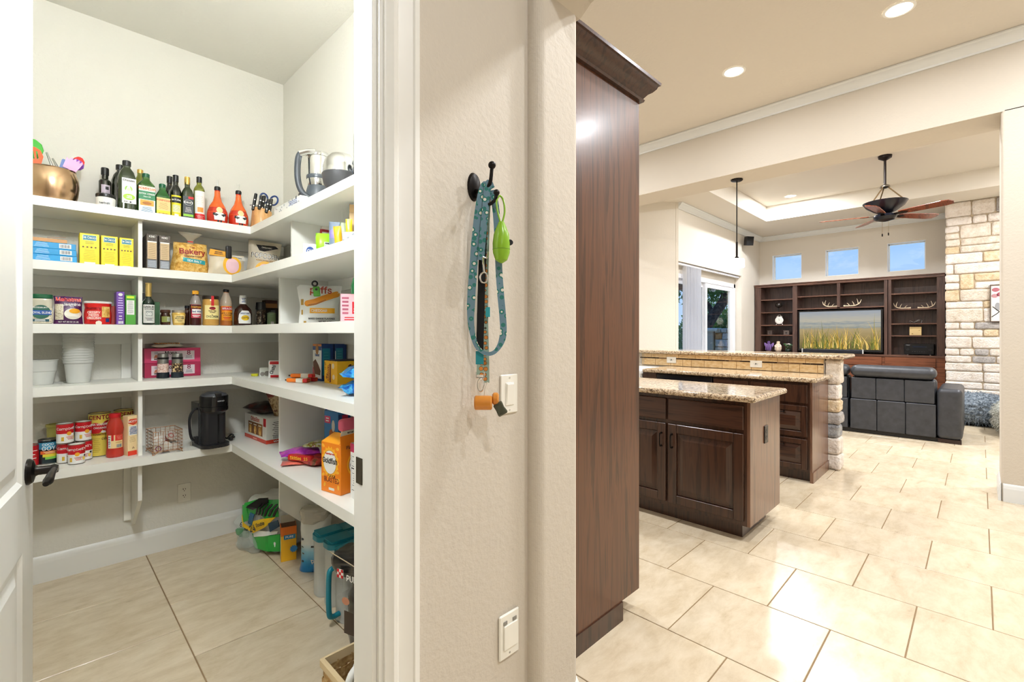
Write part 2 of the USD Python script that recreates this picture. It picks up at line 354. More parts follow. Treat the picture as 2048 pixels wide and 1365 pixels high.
# ------------------------------------------------------------------ walls and ceilings
def wall(name, label, mesh, m): return struct('wall_' + name, mesh, m, label, 'wall')
wall('hall', 'beige textured wall with the leash hook and two white plates', cat(bx(0.60, 1.09, 1.0, 1.12, 0, 3.05), bx(-2.0, -0.13, 1.0, 1.12, 0, 3.05), bx(-0.13, 0.60, 1.0, 1.12, 2.46, 3.05)), P_HALL)
jamb = sbox(1.072, 0.955, 1.284, 1.12).buffer(-0.035).buffer(0.035, 8).union(sbox(1.072, 1.03, 1.284, 1.14))
wall('arch_jamb', 'beige rounded end of the hall wall beside the tall wood cabinet', prism(jamb, 0, 2.37), P_HALL)
ya = np.linspace(-0.75, 0.955, 40); arch = [(y, 2.36 + 0.10 * math.sqrt(max(0, 1 - ((y - 0.1025) / 0.8525) ** 2))) for y in ya]
hd = prism(Polygon(arch + [(1.14, 2.36), (1.14, 3.62), (-2.2, 3.62), (-2.2, 0.0), (-0.75, 0.0)]), 0, 0.212)
v = hd.vertices.copy(); hd.vertices = np.stack([v[:, 2] + 1.072, v[:, 0], v[:, 1]], 1)
wall('arch', 'beige arched head of the passage into the kitchen', hd, P_HALL)
wall('pantry_back', 'off white textured wall behind the long pantry shelves', bx(-0.87, 1.32, 3.475, 3.6, 0, 3.05), P_PANTRY)
wall('pantry_right', 'off white textured wall behind the short pantry shelves', bx(1.206, 1.31, 1.12, 3.475, 0, 3.05), P_PANTRY)
wall('pantry_left', 'off white pantry wall hidden by the open door', bx(-0.87, -0.75, 1.12, 3.475, 0, 3.05), P_PANTRY)
struct('ceiling_pantry', bx(-0.87, 1.31, 1.0, 3.6, 3.05, 3.12), P_CEILP, 'pale textured pantry ceiling', 'ceiling')
struct('ceiling_hall', bx(-2.0, 1.072, -2.2, 1.0, 3.05, 3.12), P_CEIL, 'beige textured hall ceiling', 'ceiling')
wall('hall_rear', 'beige hall wall behind the camera', cat(bx(-2.1, -2.0, -2.2, 1.12, 0, 3.1), bx(-2.1, 1.072, -2.3, -2.2, 0, 3.1)), P_HALL)  # out of view, closes the hall against the sun
struct('ceiling_kitchen', bx(1.072, 5.72, -3.3, 5.0, 3.615, 3.72), P_CEIL, 'beige textured kitchen ceiling with recessed lights', 'ceiling')
wall('kitchen', 'beige kitchen wall behind the tall cabinet', cat(bx(1.31, 1.33, 1.2, 5.0, 0, 3.615), bx(1.31, 6.0, 4.9, 5.0, 0, 3.615), bx(-0.87, 1.33, 3.6, 3.62, 3.0, 3.72)), P_HALL)
wall('kitchen_right', 'beige kitchen wall out of view', cat(bx(1.072, 5.3, -3.3, -3.2, 0, 3.615), bx(1.072, 1.1, -3.3, -2.2, 0, 3.615)), P_HALL)  # out of view, closes the kitchen against the sun
post = sbox(5.27, -3.3, 5.72, -0.114).buffer(-0.02).buffer(0.02, 8).union(sbox(5.27, -3.3, 5.72, -1.0))
wall('living_divide', 'beige wall with rounded corner right of the living room opening', prism(post, 0, 3.03), P_HALL)
wall('beam', 'wide beige beam over the opening to the living room', bx(5.27, 5.72, -3.3, 5.0, 3.024, 3.615), P_HALL)
wall('bar', 'low beige wall carrying the raised granite bar', bx(5.325, 5.46, 1.06, 3.6, 0, 1.055), P_HALL)
YL = 3.324; XF = 10.78; ZC = 3.325; ZT = 3.59
def man(m): return manifold3d.Manifold(manifold3d.Mesh(np.asarray(m.vertices, np.float32), np.asarray(m.faces, np.uint32)))
def cut(a, *bs):
    a = man(a)
    for b in bs: a = a - man(b)
    return mani(a)
wins = [(2.54, 3.076), (1.61, 2.139), (0.667, 1.19)]; WZ = (2.409, 2.922)
wall('living_far', 'beige living room wall with three high square windows', cut(bx(XF, XF + 0.2, -3.6, YL + 0.2, 0, 3.7), *[bx(XF - .1, XF + .3, a, b, *WZ) for a, b in wins]), P_LIVING)
wall('living_left', 'beige living room wall with the glass patio door', cut(bx(6.92, XF + .2, YL, YL + 0.2, 0, ZC + .3), bx(6.98, 9.72, YL - .1, YL + .3, -0.1, 2.43)), P_LIVING)
ang = Polygon([(6.95, 3.30), (5.20, 5.05), (5.34, 5.19), (7.09, 3.44)])
wall('angled', 'beige angled wall with two white switch plates above the bar', prism(ang, 0, 3.6), P_LIVING)
wall('living_right', 'beige living room wall out of view', bx(5.72, XF, -3.6, -3.5, 0, 3.7), P_LIVING)
TX = 9.25; TY = 2.738
struct('ceiling_living', cat(bx(5.72, XF, TY, 5.0, ZC, ZC + .06), bx(TX, XF, -3.5, TY, ZC, ZC + .06), bx(5.72, TX, -3.5, -2.4, ZC, ZC + .06)), P_LIVING, 'flat border of the living room tray ceiling', 'ceiling')
struct('ceiling_tray', cat(bx(5.72, TX + .06, -2.4, TY + .06, ZT, ZT + .06), bx(5.72, TX, TY, TY + .06, ZC + .06, ZT), bx(TX, TX + .06, -2.4, TY + .06, ZC + .06, ZT), bx(5.72, TX, -2.46, -2.4, ZC + .06, ZT)), P_LIVING, 'raised middle of the living room tray ceiling', 'ceiling')
struct('ceiling_roof', bx(-2.2, XF + .6, -4.3, 5.6, 3.75, 3.95), mat('6a5a4c', 0.9), 'unseen roof slab keeping sun and sky out of the rooms', 'roof')  # out of view, blocks sun and sky above the ceilings
wall('house_side', 'unseen outer house wall keeping the sun out of the rooms', cat(bx(-2.2, -2.1, -4.3, 5.3, -.1, 3.75), bx(-2.2, XF + .2, -4.3, -4.2, -.1, 3.75), bx(-2.2, 5.3, 5.2, 5.3, -.1, 3.75)), mat('cdbfa8', 0.9))  # out of view, shuts the sun out around the house

# crown mouldings, baseboards, casings
CROWN = [(0, 0), (0.086, 0), (0.086, -0.012), (0.070, -0.020), (0.058, -0.042), (0.034, -0.062), (0.018, -0.074), (0.016, -0.088), (0, -0.088)]
def run(prof, a, b, out):
    """Sweeps a profile of (out, up) points from a to b; out is the horizontal direction the profile grows in."""
    a, b = np.array(a, float), np.array(b, float); o = np.array([out[0], out[1], 0.0]); n = len(prof); V = []
    for p in (a, b): V += [p + o * q[0] + np.array([0, 0, q[1]]) for q in prof]
    F = []
    for i in range(n): j = (i + 1) % n; F += [[i, j, n + j], [i, n + j, n + i]]
    cap = trimesh.creation.triangulate_polygon(Polygon(prof), engine='earcut'); cv, cf = cap
    idx = [int(np.argmin([np.hypot(c[0] - q[0], c[1] - q[1]) for q in prof])) for c in cv]
    for t in cf: F += [[idx[t[0]], idx[t[1]], idx[t[2]]], [n + idx[t[0]], n + idx[t[2]], n + idx[t[1]]]]
    m = tm(V, F); trimesh.repair.fix_normals(m); return m
BASE = [(0, 0), (0.016, 0), (0.016, 0.098), (0.012, 0.108), (0.012, 0.116), (0.006, 0.132), (0, 0.138)]
def trim(name, mesh, label, cat_, m=TRIM): return struct(name, mesh, m, label, cat_, smooth=25)
trim('trim_1', run(CROWN, (5.27, -3.2, 3.613), (5.27, 4.9, 3.613), (-1, 0)), 'pale grey crown moulding along the beam', 'moulding', TRIMC)
trim('trim_2', run(CROWN, (6.95, YL, ZC - .001), (XF, YL, ZC - .001), (0, -1)), 'white crown moulding over the patio door', 'moulding', TRIMC)
trim('trim_3', run(CROWN, (XF, YL, ZC - .001), (XF, -3.5, ZC - .001), (-1, 0)), 'white crown moulding over the high windows', 'moulding', TRIMC)
trim('baseboard_pantry_back', run(BASE, (-0.75, 3.475, 0), (1.206, 3.475, 0), (0, -1)), 'white baseboard under the long pantry shelves', 'baseboard')
trim('baseboard_pantry_right', run(BASE, (1.206, 3.46, 0), (1.206, 1.12, 0), (-1, 0)), 'white baseboard under the short pantry shelves', 'baseboard')
trim('baseboard_post', cat(run(BASE, (5.27, -3.2, 0), (5.27, -0.125, 0), (-1, 0)), run(BASE, (5.265, -0.114, 0), (5.72, -0.114, 0), (0, 1))), 'pale baseboard round the foot of the living room wall', 'baseboard', TRIMC)
trim('baseboard_jamb', cat(run(BASE, (1.105, 0.955, 0), (1.262, 0.955, 0), (0, -1)), mv(lathe([(0.030, 0), (0.052, 0), (0.052, 0.098), (0.047, 0.112), (0.036, 0.138), (0.030, 0.138)], n=24), 1.252, 0.988, 0), mv(lathe([(0.030, 0), (0.052, 0), (0.052, 0.098), (0.047, 0.112), (0.036, 0.138), (0.030, 0.138)], n=24), 1.106, 0.990, 0)), 'white baseboard wrapped round the end of the hall wall', 'baseboard')
trim('baseboard_hall', run(BASE, (0.662, 1.0, 0), (1.072, 1.0, 0), (0, -1)), 'white baseboard below the leash', 'baseboard')
cs = [(0.572, 1.0), (0.572, 0.992), (0.578, 0.990), (0.590, 0.981), (0.600, 0.981), (0.604, 0.985), (0.640, 0.978), (0.644, 0.974), (0.657, 0.974), (0.657, 1.0)]
trim('trim_4', prism(Polygon(cs), 0, 2.52), 'white door casing on the hall side of the pantry door', 'casing')
dj = room('trim_5', 'white door jamb of the pantry with a bronze strike plate', 'jamb')
dj.part('jamb', cat(bx(0.562, 0.602, 1.0, 1.126, 0, 2.46), bx(-0.15, -0.11, 1.0, 1.126, 0, 2.46), bx(-0.15, 0.602, 1.0, 1.126, 2.46, 2.49)), TRIM, smooth=False)
dj.part('stop', bx(0.550, 0.563, 1.012, 1.058, 0, 2.46, 0.002), TRIM, smooth=False)
dj.part('strike_plate', bx(0.5600, 0.5625, 1.082, 1.112, 0.925, 0.990), mat('4a4436', 0.4, 0.7), smooth=False)

# pantry door leaf, opened into the pantry
DW = 0.685
dr = Thing('door_1', 'white panelled pantry door standing open at the left', 'door', (-0.134, 1.115, 0.0), rz=90 - 8.6, kind='structure')
frame = [(0, 0.115), (DW - 0.115, DW)]
t2 = 0.0175
body = [bx(0, 0.115, -t2, t2, 0.012, 2.43), bx(DW - 0.115, DW, -t2, t2, 0.012, 2.43)]
for z0, z1 in ((0.012, 0.24), (0.755, 0.925), (2.29, 2.43)): body.append(bx(0.115, DW - .115, -t2, t2, z0, z1))
dr.part('frame', cat(*body), TRIM, smooth=False)
for z0, z1 in ((0.24, 0.755), (0.925, 2.29)):
    p = []
    for q in (1, -1):
        V = [(0.115, z0), (DW - .115, z0), (DW - .115, z1), (0.115, z1)]; ins = [0, 0.012, 0.03, 0.055]; dep = [0.0172, 0.010, 0.009, 0.0155]; pts = []
        for i, d in zip(ins, dep): pts += [(0.115 + i, -q * d, z0 + i), (DW - .115 - i, -q * d, z0 + i), (DW - .115 - i, -q * d, z1 - i), (0.115 + i, -q * d, z1 - i)]
        F = []
        for r_ in range(3):
            for k in range(4): a, b = r_ * 4 + k, r_ * 4 + (k + 1) % 4; F += [[a, b, b + 4], [a, b + 4, a + 4]] if q > 0 else [[a, b + 4, b], [a, a + 4, b + 4]]
        F += [[12, 13, 14], [12, 14, 15]] if q > 0 else [[12, 14, 13], [12, 15, 14]]
        p.append(tm(pts, F))
    dr.part('panel', cat(*p), TRIM, smooth=False)
HX = DW - 0.062; HZ_ = 0.945
BRZ = mat('2a2725', 0.22, 0.9)
h = dr.part('handle', mv(rot(solid([(0.033, 0), (0.033, 0.004), (0.028, 0.011), (0.014, 0.015), (0.011, 0.02), (0.011, 0.042), (0.013, 0.05), (0.009, 0.058)], n=32), rx=90), HX, -t2, HZ_), BRZ, label='dark bronze lever handle')
lv = curve([(HX, -t2 - 0.05, HZ_), (HX - 0.03, -t2 - 0.052, HZ_ + .001), (HX - 0.06, -t2 - 0.052, HZ_ - .002), (HX - 0.09, -t2 - 0.052, HZ_ - .008), (HX - 0.112, -t2 - 0.05, HZ_ - .012)], 20)
dr.part('lever', tube(lv, np.interp(np.linspace(0, 1, 20), [0, .3, .8, 1], [.008, .007, .0105, .006]), 14), BRZ, under=h)

# kitchen: tall cabinet
tc = Thing('tall_cabinet', 'tall dark stained wood cabinet with crown beside the hall opening', 'cabinet', (1.335, 1.15, 0))
tc.part('side_panel', cat(bx(0, 0.675, 0, 0.02, 0.088, 2.44), bx(0, 0.527, 0, 0.02, 0.0, 0.088)), W_TALL, smooth=False)
tc.part('carcass', bx(0, 0.655, 0.02, 0.62, 0.10, 2.44), W_TALL, smooth=False); tc.part('toe_kick', bx(0.01, 0.527, 0.0205, 0.62, 0, 0.10), W_DARK, smooth=False)
tc.part('base_strip', bx(0, 0.527, -0.005, 0, 0, 0.085), W_DARK, smooth=False)
tc.part('door', bx(0.656, 0.676, 0.03, 0.61, 0.11, 2.40, 0.003), W_TALL, smooth=False)
CC = [(0, 0), (0.016, 0.0), (0.020, 0.010), (0.014, 0.016), (0.022, 0.026), (0.030, 0.036), (0.046, 0.046), (0.060, 0.062), (0.066, 0.076), (0.074, 0.078), (0.076, 0.09), (0, 0.09)]
def mitred(prof, path, closed=False):
    """Crown along a path of (x, y, out_x, out_y) corners."""
    n = len(prof); V = []
    for x, y, ox, oy, z in path: V += [(x + ox * a, y + oy * a, z + b) for a, b in prof]
    F = []
    for s in range(len(path) - 1):
        for i in range(n): j = (i + 1) % n; a, b = s * n, (s + 1) * n; F += [[a + i, a + j, b + j], [a + i, b + j, b + i]]
    m = tm(V, F); trimesh.repair.fix_normals(m); return m
tc.part('crown', cat(mitred(CC, [(0, 0, 0, -1, 2.40), (0.675, 0, 1, -1, 2.40), (0.675, .62, 1, 0, 2.40)]), bx(0, 0.735, -0.06, .62, 2.470, 2.489)), W_DARKH, smooth=20)

def raised(w, h, m1, thing, name, x, z, y=0.0, t=0.02, fr=0.055, plain=False, m2=None):
    """A drawer or door front (looks along -y, lower left corner at x, z): rails and stiles with a raised panel."""
    if plain:
        return thing.part(name, bx(x, x + w, y - t, y, z, z + h, 0.004), m1, smooth=False)
    fr_ = cat(bx(x, x + fr, y - t, y, z, z + h, .003), bx(x + w - fr, x + w, y - t, y, z, z + h, .003), bx(x + fr, x + w - fr, y - t, y, z, z + fr, .003), bx(x + fr, x + w - fr, y - t, y, z + h - fr, z + h, .003))
    d = thing.part(name, fr_, m1, smooth=False)
    a, b = x + fr, z + fr; w2, h2 = w - 2 * fr, h - 2 * fr
    i0, i1 = 0.004, min(0.045, 0.3 * h2); pts = []
    for i, dd in ((0, 0.003), (i0, 0.006), (i1 * .25, 0.006), (i1, 0.016)): pts += [(a + i, y - dd, b + i), (a + w2 - i, y - dd, b + i), (a + w2 - i, y - dd, b + h2 - i), (a + i, y - dd, b + h2 - i)]
    F = []
    for r_ in range(3):
        for k in range(4): p, q = r_ * 4 + k, r_ * 4 + (k + 1) % 4; F += [[p, q, q + 4], [p, q + 4, p + 4]]
    F += [[12, 13, 14], [12, 14, 15]]
    thing.part('raised_panel', tm(pts, F), m2 or m1, under=d, smooth=False); return d
def pull(thing, under, x, z, y, L=0.09, vertical=True, m=IRON):
    p = [(-L / 2, 0, 0), (-L / 2, -0.022, 0), (-L / 2 + .012, -0.026, 0), (L / 2 - .012, -0.026, 0), (L / 2, -0.022, 0), (L / 2, 0, 0)]
    b = cat(tube(p, 0.0042, 8), mv(rot(cyl(.008, 0, .004, 12), rx=90), -L / 2, 0, 0), mv(rot(cyl(.008, 0, .004, 12), rx=90), L / 2, 0, 0))
    if vertical: b = rot(b, ry=90)
    return thing.part('handle', mv(b, x, y, z), m, under=under, label='black bar handle')
def outlet(thing_args, w=0.07, h=0.115, m=WPLATE, dark=INK, kind='duplex', horizontal=False):
    t = Thing(*thing_args[0], **thing_args[1])
    t.part('plate', bx(-w / 2, w / 2, -0.006, 0, -h / 2, h / 2, 0.003), m, smooth=False)
    if kind == 'duplex':
        for q in (1, -1):
            c = (q * 0.0195 * (h / .115), 0) if horizontal else (0, q * 0.0195)
            f = t.part('socket', mv(front(prism(Point(0, 0).buffer(.0165).intersection(sbox(-.0165, -.0135, .0165, .0135)), 0, .0015)), c[0], -0.0058, c[1]), m, smooth=False)
            s = [bx(c[0] - .007, c[0] - .0045, -.0079, -.007, c[1], c[1] + .008), bx(c[0] + .0045, c[0] + .007, -.0079, -.007, c[1] - .001, c[1] + .008), bx(c[0] - .002, c[0] + .002, -.0079, -.007, c[1] - .009, c[1] - .005)]
            t.part('slots', cat(*s), dark, under=f, smooth=False)
    elif kind == 'rocker':
        t.part('rocker', bx(-.0165, .0165, -.0085, -.005, -.033, .033, .002), m, smooth=False)
        t.part('rocker_face', rot(bx(-.0145, .0145, -.0105, -.006, -.030, .030, .0015), rx=3), m, smooth=False)
        for q in (1, -1): t.part('screw', mv(rot(cyl(.003, 0, .001, 10), rx=90), 0, -.006, q * .048), mat('c9c6ba', .4), smooth=False)
    return t

# kitchen island (local x runs to world -y, local y to world +x)
IL = 1.95
isl = Thing('kitchen_island', 'dark wood kitchen island with raised panel doors and a black outlet', 'island', (3.09, 1.005, 0), rz=-90)
isl.part('carcass', bx(-IL, -0.018, 0.022, 0.585, 0.10, 0.874), W_DARK, smooth=False); isl.part('end_panel', bx(-0.018, 0, 0.0, 0.60, 0.10, 0.874), W_PANEL, smooth=False)
isl.part('face_frame', bx(-IL, -0.018, 0.0, 0.022, 0.10, 0.874), W_DARK, smooth=False); isl.part('toe_kick', bx(-IL, -0.07, 0.07, 0.53, 0, 0.10), W_DARK, smooth=False)
for i, (x0, x1) in enumerate(((-0.53, -0.035), (-1.04, -0.548), (-1.555, -1.06))):
    raised(x1 - x0, 0.15, W_DARKH, isl, 'drawer', x0, 0.70, 0.0, plain=True)
    d = raised(x1 - x0, 0.545, W_DARK, isl, 'door', x0, 0.13, 0.0, fr=0.06)
    pull(isl, d, x0 + 0.03 if i == 0 else x1 - 0.03, 0.56, -0.02)
one('island_worktop', 'beige speckled granite worktop on the kitchen island', 'worktop', rbox(3.05, 3.735, 0.965, 3.0, 0.874, 0.914, 0.018, 16), GRANITE)
io = outlet((('outlet', 'black outlet on the end of the kitchen island', 'outlet', (3.38, 1.004, 0.635)), {}), m=mat('1b1715', .35), dark=mat('4a4a48', .3))

# bar: base cabinets, worktop, backsplash, raised top, stone column
bar = Thing('bar_cabinets', 'dark wood base cabinets with stacked drawers under the bar', 'cabinet', (4.715, 1.03, 0), rz=-90)
bar.part('carcass', bx(-1.62, -.018, 0.02, 0.58, 0.09, 0.874), W_DARK, smooth=False); bar.part('end_panel', bx(-.018, 0, 0, 0.595, 0.0, 0.874), W_PANEL, smooth=False)
bar.part('base_strip', bx(0, 0.008, 0.0, 0.595, 0, 0.09), W_PANEL, smooth=False); bar.part('face_frame', bx(-.85, -.018, 0, .02, .09, .874), W_DARK, smooth=False); bar.part('face_frame', bx(-1.62, -1.46, 0, .02, .09, .874), W_DARK, smooth=False); bar.part('toe_kick', bx(-1.62, -.018, 0.06, 0.5, 0, .09), W_DARK, smooth=False)
for z0, z1 in ((0.69, 0.85), (0.395, 0.665), (0.11, 0.375)):
    d = raised(0.46, z1 - z0, W_DARK, bar, 'drawer', -0.495, z0, 0.0, fr=0.045, plain=z1 > .8, m2=W_DARKH)
    pull(bar, d, -0.265, (z0 + z1) / 2 if z1 > .8 else z1 - .06, -.02, vertical=False, L=.1)
d = raised(0.32, 0.16, W_DARK, bar, 'drawer', -.84, .69, plain=True); pull(bar, d, -.68, .77, -.02, vertical=False)
raised(0.32, 0.54, W_DARK, bar, 'door', -.84, .125)
dw = Thing('dishwasher', 'stainless dishwasher with black control strip under the bar worktop', 'dishwasher', (4.70, 1.885, 0), rz=-90)
dw.part('door', bx(-.595, 0, -0.0, 0.03, 0.10, 0.775, .006), STEEL, smooth=False); dw.part('control_strip', bx(-.595, 0, 0.0, .03, 0.78, 0.868, .006), mat('14161c', .2), smooth=False); dw.part('handle', tube([(-.55, 0, .74), (-.55, -.035, .745), (-.05, -.035, .745), (-.05, 0, .74)], .008, 10), STEEL)
sk = Thing('apron_sink', 'white apron front sink left of the bar worktop', 'sink', (4.66, 2.66, 0.64), rz=-90)
sk.part('basin', cut(rbox(-0.75, 0, 0, 0.5, 0, 0.268, 0.025), bx(-.71, -.04, .05, .45, .03, .4)), mat('f4f4f0', .2))
one('bar_worktop', 'beige speckled granite worktop in front of the bar backsplash', 'worktop', rbox(4.665, 5.30, 0.985, 2.635, 0.876, 0.914, 0.016, 16), GRANITE)
bs = Thing('backsplash', 'cream stone tile backsplash with a thin dark liner behind the bar worktop', 'backsplash', (5.322, 0, 0))
TRAV = noisy('travertine', [(0.25, 'c99f66'), (0.5, 'dfbd88'), (0.75, 'ead0a5')], scale=(1, 3, 6), nscale=9.0, detail=6.0, rough=0.45, bump=0.15, bscale=80.0, bdist=.002, rand=0.07)
LINER = mat('2e1d15', .3, .4)
bs.part('mortar', bx(-.008, 0.0, 1.065, 3.0, .914, 1.054), mat('cdb591', .9), smooth=False)
rr = random.Random(5)
y = 1.068
while y < 2.95:
    w = rr.choice([.10, .15, .15, .2]); bs.part('tile', bx(-.016, -.006, y, y + w - .003, .997 + .012, 1.053, .002), TRAV, smooth=False); y += w
y = 1.068 + .05
bs.part('tile', bx(-.016, -.006, 1.068, 1.115, .917, .994, .002), TRAV, smooth=False)
while y < 2.95:
    w = rr.choice([.10, .15, .15, .2]); bs.part('tile', bx(-.016, -.006, y, y + w - .003, .917, .994, .002), TRAV, smooth=False); y += w
y = 1.068
while y < 2.95:
    w = rr.choice([.07, .11, .15, .04]); bs.part('liner', bx(-.018, -.006, y, y + w - .004, .997, 1.006, .002), LINER if rr.random() < .8 else mat('8a6a4a', .35), smooth=False); y += w
for yy, zz, lb in ((2.605, .985, 'white wall outlet on the bar backsplash nearer the sink'), (1.668, .98, 'white wall outlet on the bar backsplash nearer the stone column')):
    outlet((('backsplash_outlet', lb, 'outlet', (5.305, yy, zz)), {'rz': -90}), w=.118, h=.072, horizontal=True)
one('raised_worktop', 'raised beige granite bar top overhanging the low wall', 'worktop', rbox(5.255, 5.82, 0.895, 3.6, 1.056, 1.096, 0.018, 16), GRANITE)
def rock(x0, x1, y0, y1, z0, z1, seed, amp=0.014):
    m = rbox(x0, x1, y0, y1, z0, z1, 0.022, 8); m = m.subdivide_to_size(max(0.05, 0.18 * max(x1 - x0, y1 - y0, z1 - z0)))
    v = m.vertices; n = meshkit.fbm(v * 16 + seed * 5.7, 3) - .5; c = v.mean(0); d = v - c; d /= np.linalg.norm(d, axis=1, keepdims=True); m.vertices = v + d * n[:, None] * amp * 2; return m
sc = Thing('stone_column', 'rough limestone column at the end of the bar', 'column', (0, 0, 0))
for i, (z0, z1) in enumerate(((0.0, .145), (.147, .305), (.307, .43), (.432, .545), (.547, .665), (.667, .815), (.817, 1.054))):
    sc.part('stone', rock(5.315, 5.50 + .012 * (i % 2), 0.935 + .006 * (i % 3), 1.058, z0, z1, i), STONES[(1, 1, 4, 2, 3, 5, 0)[i]], smooth=50)
for i, (s, lb) in enumerate(((-.105, 'wide white switch plate on the angled wall left of the patio door'), (.125, 'narrower white switch plate on the angled wall beside the wide one'))):
    c = (6.275 + s * .7071, 3.975 - s * .7071, 1.21)
    t = outlet((('switch_plate', lb, 'switch plate', c), {'rz': -45}), w=(.165, .118)[i], h=.112, kind='none')
    for q in range((3, 2)[i]): t.part('rocker', bx(-.0165 + (q - (1, .5)[i]) * .046, .0165 + (q - (1, .5)[i]) * .046, -.009, -.005, -.033, .033, .002), WPLATE, smooth=False)
ps = Thing('switch_plate', 'white light switch plate on the hall wall beside the leash', 'switch plate', (0.9875, 1.0, 1.12))
ps.part('plate', bx(-.0355, .0355, -.006, 0, -.058, .058, .003), WPLATE, smooth=False); ps.part('rocker', bx(-.0175, .0175, -.0085, -.005, -.034, .034, .002), WPLATE, smooth=False); ps.part('rocker_face', rot(bx(-.0145, .0145, -.0105, -.006, -.031, .031, .0015), rx=3), WPLATE, smooth=False)
for q in (1, -1): ps.part('screw', mv(rot(cyl(.003, 0, .001, 10), rx=90), 0, -.006, q * .048), mat('c9c6ba', .4), smooth=False)
lp = Thing('vacuum_port', 'white hinged vacuum inlet plate low on the hall wall', 'wall plate', (0.986, 1.0, 0.404))
lp.part('plate', bx(-.041, .041, -.008, 0, -.066, .066, .004), WPLATE, smooth=False); f = lp.part('flap', bx(-.026, .031, -.0125, -.007, -.038, .034, .002), WPLATE, smooth=False)
lp.part('hinge', cat(bx(-.026, -.012, -.0105, -.0075, .037, .046), bx(.012, .027, -.0105, -.0075, .037, .046)), mat('8b8880', .5), smooth=False); lp.part('screw', mv(rot(cyl(.003, 0, .001, 10), rx=90), 0, -.008, -.053), mat('a8a59a', .4), smooth=False)
outlet((('wall_outlet', 'white duplex outlet low on the pantry back wall', 'outlet', (0.625, 3.475, 0.32)), {}))

# recessed lights, pendant, lamps out of view
def can(name, label, x, y, z, power, r=0.075, group=None, lamp=True):
    t = Thing(name, label, 'light', (x, y, z), group=group)
    t.part('trim_ring', lathe([(r + .02, 0), (r + .02, -.004), (r + .004, -.007), (r, -.004), (r, 0.0)], n=32), WHITE)
    t.part('lens', cyl(r, -.0035, -.0005, 32), mat('fff6e6', .5, emission_color='fff3df', emission_strength=14.0), smooth=False)
    disk_lamp(t, -.012, r, power); return t
can('recessed_light', 'recessed light nearer the picture top in the kitchen ceiling', 4.32, 0.41, 3.614, 3.9)
can('recessed_light', 'recessed light nearer the tall cabinet in the kitchen ceiling', 4.32, 1.54, 3.614, 3.9)
can('recessed_light', 'recessed light in the tray ceiling left of the fan', *LV(8.265, 2.099, 0)[:2], ZT - .001, 24)
can('recessed_light', 'recessed light in the tray ceiling right of the fan rod', *LV(8.826, 0.8, 0)[:2], ZT - .001, 24)
OUT = 'unseen recessed lights placed to light the rooms'
for x, y, z, p in ((2.4, 0.41, 3.614, 13), (2.4, -0.9, 3.614, 13), (4.32, -0.9, 3.614, 13), (2.4, 2.6, 3.614, 10), (4.0, 3.4, 3.614, 12), (7.0, -1.4, ZT - .001, 28), (8.6, -1.4, ZT - .001, 28), (6.7, 1.2, ZT - .001, 24), (0.55, -0.5, 3.049, 7)):  # out of view; positions and strengths chosen to light hall, kitchen and living room
    can('recessed_light', 'recessed ceiling light out of view, placed to light the rooms', x, y, z, p, group=OUT)
pl = Thing('pantry_light', 'unseen white globe lamp above the view, placed to light the pantry shelves', 'pendant', (0.18, 1.42, 3.05))  # unseen lamp above the view, hung low to light under the pantry shelves
pl.part('canopy', solid([(.06, 0), (.05, -.02), (.01, -.024)], n=24), WHITE); pl.part('cord', cyl(.004, -.57, -.02, 8), WHITE); pl.part('globe', mv(trimesh.creation.icosphere(3, .10), 0, 0, -.66), mat('fffdf8', .4, emission_color='f4faff', emission_strength=200.0))
pd = Thing('pendant_lamp', 'pendant lamp with white glass drum shade over the bar', 'pendant', (5.5, 1.93, 3.024))
pd.part('canopy', solid([(.062, 0), (.062, -.012), (.05, -.02), (.012, -.024)], n=28), IRON); pd.part('rod', cat(cyl(.006, -.74, -.02, 10), cyl(.011, -.86, -.70, 12), solid([(.011, -.86), (.02, -.87), (.024, -.885)], n=20)), IRON)
pd.part('shade', solid([(.02, -.885), (.070, -.888), (.078, -.90), (.080, -.985), (.074, -.99), (.02, -.986)], n=32), mat('fff2dc', .3, emission_color='ffe9c8', emission_strength=3.2)); disk_lamp(pd, -1.0, .06, 5)

hp_ = Thing('hall_pendant', 'added white globe lamp out of view, fill light for hall and pantry', 'pendant', (-0.65, -0.95, 3.05)); hp_.part('canopy', solid([(.06, 0), (.05, -.02), (.01, -.024)], n=24), IRON); hp_.part('cord', cyl(.005, -.62, -.02, 8), IRON); hp_.part('globe', mv(trimesh.creation.icosphere(3, .15), 0, 0, -.76), mat('fff8ee', .4, emission_color='f4faff', emission_strength=10.5))  # added fill globe behind the camera, brightens hall and pantry
